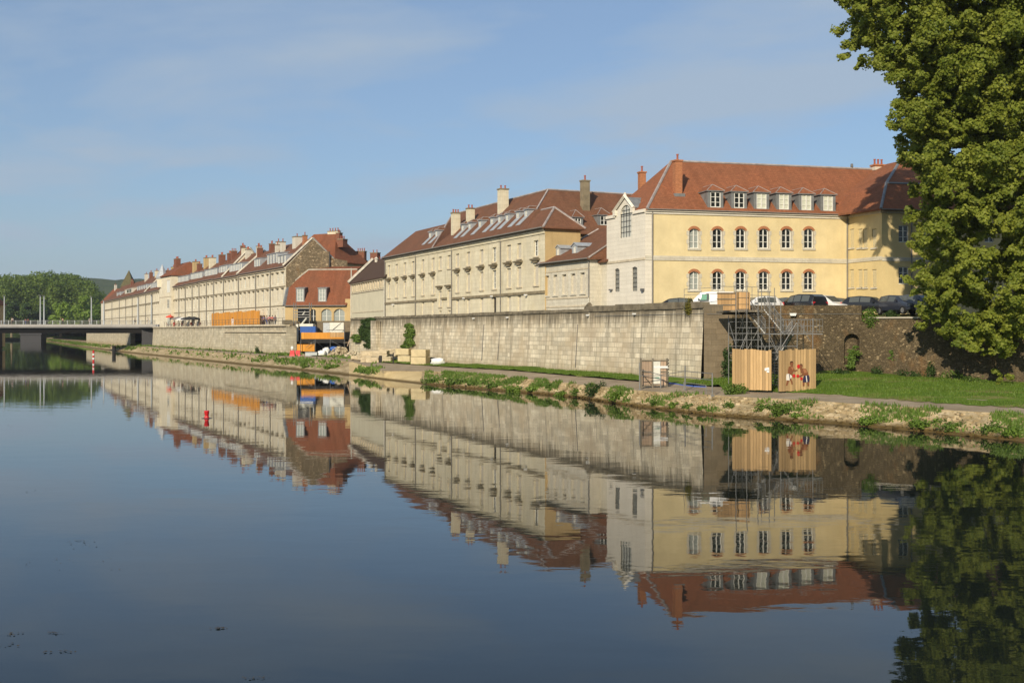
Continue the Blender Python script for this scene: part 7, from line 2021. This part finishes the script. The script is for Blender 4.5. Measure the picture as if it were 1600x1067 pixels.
# grass and weeds as stuff
def scatter_grass(name, label, cat, pts, h, w, mat, rng=RNG):
    n = len(pts); P0 = np.array(pts, dtype=np.float32)
    a = rng.uniform(0, 6.28, n); dx, dy = np.cos(a) * w / 2, np.sin(a) * w / 2
    hh = h * rng.uniform(.5, 1.4, n); lx, ly = rng.normal(0, .35, n) * hh, rng.normal(0, .35, n) * hh
    V = np.empty((n, 3, 3), dtype=np.float32)
    V[:, 0] = P0 - np.stack([dx, dy, np.full(n, .02)], 1); V[:, 1] = P0 + np.stack([dx, dy, np.full(n, -.02)], 1); V[:, 2] = P0 + np.stack([lx, ly, hh], 1)
    me = bpy.data.meshes.new(name); me.vertices.add(n * 3); me.vertices.foreach_set('co', V.ravel())
    me.loops.add(n * 3); me.loops.foreach_set('vertex_index', np.arange(n * 3, dtype=np.int32)); me.polygons.add(n)
    me.polygons.foreach_set('loop_start', np.arange(0, n * 3, 3, dtype=np.int32)); me.polygons.foreach_set('loop_total', np.full(n, 3, dtype=np.int32)); me.update(calc_edges=True); me.validate()
    me.materials.append(mat); o = link(name, me); return tag(o, label, cat, kind='stuff')
rg = random.Random(5)
pts = []
DN = [d for d in DENSE if 2 <= d[0] <= 10.6]
def rand_station(r=rg):
    i = r.randrange(len(DN) - 1); k = r.random(); a, c = DN[i], DN[i + 1]
    return (a[0] + (c[0] - a[0]) * k, *[p.lerp(q, k) for p, q in zip(a[1:], c[1:])])
for _ in range(60000):
    (u, W, O, I, Fo) = rand_station()
    t = rg.random(); t0 = .05 if u < 4.9 else .40
    t = t0 + (1 - t0) * t
    j = .35 * noise.noise(Vector((u * 9, 0, 3)))
    p = lawn_pt(u, I, Fo, t)
    if 5.2 < u < 6.05 : continue
    if u < 5.2 and noise.noise(Vector((p.x * .16, p.y * .34, 4))) > .16 + .25 * rg.random(): continue
    if noise.noise(Vector((p.x * .5, p.y * .5, 1))) + rg.random() * .8 < .1: continue
    pts.append((p.x + rg.uniform(-.3, .3), p.y + rg.uniform(-.3, .3), p.z))
scatter_grass('lawn_grass', 'short green grass on the lawn between the path and the walls', 'grass', pts, .13, .06, M['grassblade'])
pts = []
for _ in range(30000):
    (u, W, O, I, Fo) = rand_station()
    if is_smooth(u): continue
    t = rg.uniform(.12, 1.04); p = W.lerp(O, t)
    dens = noise.noise(Vector((p.x * .45, p.y * .45, 7))) + (.42 if 7.4 < u < 9.3 and t > .45 else -.12 if 4.5 < u < 6 else 0)
    if dens + rg.uniform(-.15, .15) < .18: continue
    pts.append((p.x, p.y, p.z))
scatter_grass('bank_weeds', 'patches of grass and weeds growing between the stones of the bank', 'weeds', pts, .24, .13, M['leaf_mid'])
pts = []
for d in DENSE:
    u, W, O, I, Fo = d
    if 10.0 < u < 17.2:
        for _ in range(60 if u < 14 else 160):
            t = rg.random(); p = W.lerp(O, .35 + .65 * t)
            if rg.random() < .5: p = O.lerp(Fo, rg.uniform(.45, 1))
            if noise.noise(Vector((p.x * .12, p.y * .12, 7))) + rg.uniform(-.2, .2) > (.05 if u < 13.9 else -.15): pts.append((p.x + rg.uniform(-1, 1), p.y + rg.uniform(-2, 2), p.z))
scatter_grass('far_bank_weeds', 'green weeds along the far bank below the old quay wall and beyond the bridge', 'weeds', pts, .38, .45, M['leaf_mid'])
# stones on the rubble bank
rnd = random.Random(21); v, f = [], []
for _ in range(3200):
    (u, W, O, I, Fo) = rand_station(rnd)
    if is_smooth(u) or u > 9.2: continue
    t = rnd.random() ** 1.2; p = W.lerp(O, .04 + .85 * t)
    if noise.noise(Vector((p.x * .35, p.y * .35, 2))) + rnd.uniform(-.3, .3) < -.1: continue
    s = rnd.uniform(.08, .30); i = len(v); rot = Matrix.Rotation(rnd.uniform(0, 6), 3, 'Z') @ Matrix.Rotation(rnd.uniform(-.6, .6), 3, 'X')
    for k in range(8):
        q = Vector(((k & 1) - .5, ((k >> 1) & 1) - .5, (k >> 2) - .5)); q = Vector((q.x * s * rnd.uniform(.8, 1.5), q.y * s * rnd.uniform(.7, 1.1), q.z * s * rnd.uniform(.4, .8)))
        v.append(p + rot @ q + Vector((0, 0, .03)))
    for q in ((0, 1, 3, 2), (4, 6, 7, 5), (0, 4, 5, 1), (1, 5, 7, 3), (3, 7, 6, 2), (2, 6, 4, 0)): f.append(tuple(i + k for k in q))
o = link('bank_stones', mesh_from('bank_stones', v, f, [], [M['bank']])); tag(o, 'loose pale rubble stones covering the sloping bank', 'stones', kind='stuff')
# leaf litter on the water
rnd = random.Random(4); v, f = [], []
for px, py, n, sp_ in ((12, 990, 14, 12), (4, 1008, 10, 10), (85, 988, 14, 5), (344, 981, 26, 5), (108, 1017, 10, 8), (75, 1018, 6, 4), (150, 850, 14, 30), (125, 845, 12, 10), (55, 765, 10, 20), (400, 1058, 14, 12), (20, 665, 16, 8), (500, 700, 8, 60), (60, 880, 14, 60), (260, 760, 10, 80)):
    for _ in range(n):
        g = G(px + rnd.gauss(0, sp_), py + rnd.gauss(0, sp_ * .12), .008); s = rnd.uniform(.010, .030); a = rnd.uniform(0, 6); i = len(v)
        for k in range(5): v.append((g.x + s * math.cos(a + k * 1.256) * rnd.uniform(.5, 1.2), g.y + s * math.sin(a + k * 1.256) * rnd.uniform(.5, 1.2), .010 + .012 * rnd.random()))
        f.append(tuple(range(i, i + 5)))
o = link('floating_leaves', mesh_from('floating_leaves', v, f, [], [mat_simple('rotting_leaf', (.05, .04, .025), .7)])); tag(o, 'dead leaves and scraps drifting on the near water', 'leaves', kind='stuff')

# ------------------------------------------------------------------ THE PLANE TREE
TD = 79.0
tx, ty = XY(1592, 88.5)
TREE = thing('plane_tree', 'huge plane tree at the right edge, foliage hanging in front of the dark wall', 'tree', (tx, ty, ZT))
def tp(px, py, D): p = P(px, py, D); return np.array((p.x - tx, p.y - ty, p.z - ZT))
rt = np.random.default_rng(3); rnd = random.Random(9)
# foliage pads: photo x, y, radius in px, depth
pads = []
edge = [(1326, 12, 24), (1345, 60, 26), (1338, 98, 14), (1362, 36, 34), (1375, 88, 30), (1400, 40, 40), (1412, 110, 34), (1402, 170, 22), (1420, 150, 28), (1404, 190, 16), (1432, 205, 26), (1428, 240, 16), (1440, 262, 26),
        (1432, 300, 18), (1448, 330, 24), (1436, 365, 16), (1452, 395, 22), (1436, 425, 22), (1452, 455, 28), (1428, 440, 12), (1462, 492, 30), (1478, 470, 26), (1490, 515, 26), (1470, 520, 16), (1506, 538, 15), (1512, 500, 24),
        (1550, 545, 15), (1560, 582, 13), (1568, 556, 15), (1580, 515, 24), (1560, 594, 8), (1600, 490, 30), (1645, 500, 36), (1530, 470, 18), (1568, 480, 22),
        (1480, 430, 26), (1500, 395, 24), (1474, 385, 22), (1510, 440, 24), (1495, 340, 26), (1470, 300, 28), (1520, 300, 28), (1500, 260, 30), (1470, 225, 30), (1530, 350, 18), (1590, 420, 26), (1600, 370, 30), (1585, 340, 22), (1555, 320, 20)]
for px, py, r in edge:
    pads.append((px, py, r, TD + rnd.uniform(-2.5, 2.5)))
for px, py in [(1450, 60), (1500, 40), (1460, 130), (1520, 110), (1490, 180), (1550, 170), (1560, 60), (1600, 110), (1580, 230), (1540, 230), (1620, 200), (1620, 290), (1650, 80), (1680, 200), (1700, 330), (1680, 420), (1730, 130), (1760, 260), (1560, 280), (1440, 0), (1380, -20), (1500, -40), (1580, -30)]:
    for dd in (-4.0, 2.5): pads.append((px + rnd.uniform(-10, 10), py + rnd.uniform(-10, 10), rnd.uniform(32, 46), TD + dd + rnd.uniform(-1.5, 1.5)))
for _ in range(70):
    pads.append((rnd.uniform(1400, 1900), rnd.uniform(-260, -20), rnd.uniform(36, 60), TD + rnd.uniform(-8, 10)))
for _ in range(40):
    pads.append((rnd.uniform(1640, 1950), rnd.uniform(-20, 480), rnd.uniform(36, 60), TD + rnd.uniform(-6, 12)))
for _ in range(26):
    pads.append((rnd.uniform(1440, 1700), rnd.uniform(-30, 260), rnd.uniform(34, 50), TD + rnd.uniform(5, 13)))
Cs, Ns = [], []
SIL = [(1310, -60), (1312, 20), (1335, 112), (1372, 96), (1398, 150), (1390, 195), (1425, 250), (1424, 300), (1440, 330), (1428, 360), (1440, 410), (1450, 470), (1475, 510), (1500, 540), (1532, 535), (1546, 560), (1556, 596), (1576, 588), (1588, 530), (1660, 490), (1700, 470), (1700, -60)]
def inside(x, y):
    c = False
    for (x0, y0), (x1, y1) in zip(SIL, SIL[1:] + SIL[:1]):
        if (y0 > y) != (y1 > y) and x < (x1 - x0) * (y - y0) / (y1 - y0) + x0: c = not c
    return c
GAPS = [(1546, 362, 12), (1546, 432, 12), (1470, 400, 5), (1583, 285, 8), (1640, 300, 20)]
cnt_ = 0
while cnt_ < 560:
    px, py = rnd.uniform(1310, 1690), rnd.uniform(-50, 590)
    r = rnd.uniform(15, 30)
    if not all(inside(px + r * .8 * math.cos(a), py + r * .8 * math.sin(a)) for a in (0, 1.57, 3.14, 4.71)): continue
    if any((px - gx) ** 2 + (py - gy_) ** 2 < (gr + r * .45) ** 2 for gx, gy_, gr in GAPS): continue
    pads.append((px, py, r, TD + rnd.uniform(-4.5, 5.0) * (1 if py < 480 else .4))); cnt_ += 1
for px, py, r, D in pads:
    c = tp(px, py, D); rm = r / F_PX * D
    vis = px < 1640 and py > -40
    n = int((640 if vis else 150) * rm * rm) + 80
    k = max(3, int(rm * 5))
    for j in range(k):          # each pad is a few smaller sprays
        cc = c + rt.normal(0, .48, 3) * rm * np.array((1, 1, .8)); rr = rm * rt.uniform(.26, .50)
        a, d = blob(cc, (rr, rr, rr * .75), max(16, n // k), .25, rt); Cs.append(a); Ns.append(d)
Cc, Nn = np.concatenate(Cs), np.concatenate(Ns)
Cc += .22 * np.sin(Cc[:, [1, 2, 0]] * 3.1) 
leaf_mesh('crown', Cc, Nn, .20, M['leaf_plane'], TREE, up=.40, aspect=.85, rng=rt, bias=(-.25, -.65, .15))
print('plane leaves', len(Cc))
b = MB()
fork = tp(1586, 250, 86)
b.tube([(0, 0, -1.2), (.1, 0, 0), (.1, -.2, 4), fork * .55, fork], [1.1, .8, .62, .52, .42], 0, 12)
b.build('trunk', M['bark'], TREE)
for tgt, r in (((1500, -60), .26), ((1600, -150), .30), ((1440, 60), .20), ((1480, 190), .16), ((1470, 300), .15), ((1490, 420), .14), ((1560, 470), .14), ((1650, 150), .2), ((1700, 300), .18), ((1380, 30), .13), ((1600, 420), .12), ((1520, 330), .12)):
    e = tp(*tgt, TD); st = fork if tgt[1] < 260 else fork * .62
    m1 = st * .55 + e * .45 + np.array((0, 0, 1.6 if tgt[1] > 200 else .6))
    b = MB(); b.tube([st, (st + m1) / 2 + np.array((0, 0, .4)), m1, (m1 + e) / 2 + np.array((0, 0, .2)), e], [r, r * .8, r * .6, r * .4, r * .15], 0, 7); b.build('branch', M['bark'], TREE)

# ------------------------------------------------------------------ TREES FAR UP THE RIVER
def far_tree(name, label, px, pb, pt, D, wpx, mat, leaf=1.1, n=2600, seed=0, group=None):
    x, y = XY(px, D); zb_ = max(1.2, CAMH - (pb - YH) / F_PX * D); h = (pb - pt) / F_PX * D; w = wpx / F_PX * D / 2
    root = thing(name, label, 'tree', (x, y, zb_), group=group); r = random.Random(seed); rn = np.random.default_rng(seed)
    sp = []
    for k in range(14):
        v_ = r.uniform(.22, .92); ww = w * math.sin(math.pi * min(.97, v_ * .78 + .16)) * .9
        a = r.uniform(0, 6.28); rr = ww * r.uniform(.45, .6)
        sp.append(((math.cos(a) * ww * .55, math.sin(a) * ww * .55, h * v_), (rr, rr, rr * .85), n // 14, .55, rn))
    Cc, Nn = blobs(sp); leaf_mesh('crown', Cc, Nn, leaf, M[mat], root, rng=rn, aspect=.8)
    b = MB(); b.tube([(0, 0, -1), (0, 0, h * .7)], [w * .09, w * .03], 0, 6); b.build('trunk', M['bark'], root); return root
far_tree('willow_tree', 'pale green willow, left of the pair in front of the dark wood', 95, 524, 468, 560, 44, 'leaf_willow', 1.0, 3200, 1)
far_tree('willow_tree', 'pale green willow, right of the pair, next to the stone row', 131, 524, 461, 580, 46, 'leaf_willow', 1.0, 3200, 2)
far_tree('riverside_tree', 'dark green tree between the right willow and the end of the stone row', 152, 524, 470, 600, 26, 'leaf_mid', 1.1, 2200, 3)
far_tree('riverside_tree', 'dark green tree behind the left lamp post at the left edge of the photo', 18, 526, 470, 640, 40, 'leaf_dark', 1.2, 2200, 4)
far_tree('riverside_tree', 'dark brownish green tree left of the close pair of lamp posts', 42, 526, 472, 640, 34, 'leaf_dark', 1.2, 2200, 5)
far_tree('riverside_tree', 'dark tree right behind the close pair of lamp posts', 68, 526, 470, 650, 32, 'leaf_dark', 1.2, 2200, 6)
# the wood behind reads as one mass
rw = random.Random(12); rn = np.random.default_rng(12); sp = []
prof = [(-60, 436), (0, 431), (28, 433), (52, 428), (80, 427), (100, 431), (118, 430), (132, 436), (146, 447), (158, 462)]
def top_at(px):
    for (a, ya), (c, yc) in zip(prof, prof[1:]):
        if a <= px <= c: return ya + (yc - ya) * (px - a) / (c - a)
    return 440
for k in range(400):
    px = rw.uniform(-60, 158); D = rw.uniform(665, 760); fr_ = rw.random() ** .8
    yt = top_at(px) + 6 + fr_ * 62
    p = P(px, yt, D); r = rw.uniform(3.2, 6.2)
    sp.append(((p.x, p.y, max(2, p.z)), (r, r, r * .95), 150, .62, rn))
for k in range(46):
    px = -60 + 214 * k / 45; yt = top_at(px) + rw.uniform(6, 11); p = P(px, yt, rw.uniform(690, 740)); r = rw.uniform(3.0, 5.0)
    sp.append(((p.x, p.y, p.z), (r, r, r * .95), 200, .6, rn))
Cc, Nn = blobs(sp)
o = leaf_mesh('wood', Cc, Nn, 1.25, M['leaf_wood'], rng=rn, aspect=.85); tag(o, 'dense green wood on the slope beyond the bridge', 'wood', kind='stuff')
# ------------------------------------------------------------------ HAZE
def make_haze(density=0.00011):
    b = MB(); b.box(-3200, 1200, -60, 3400, -4, 130)
    m = bpy.data.materials.new('river_valley_haze'); m.use_nodes = True
    n, l = m.node_tree.nodes, m.node_tree.links; n.clear()
    out = n.new('ShaderNodeOutputMaterial'); pv = n.new('ShaderNodeVolumePrincipled')
    pv.inputs['Color'].default_value = (.80, .86, .92, 1); pv.inputs['Density'].default_value = density; pv.inputs['Anisotropy'].default_value = 0.2
    l.new(pv.outputs[0], out.inputs['Volume'])
    o = b.build('haze', m); o['kind'] = 'stuff'
make_haze()
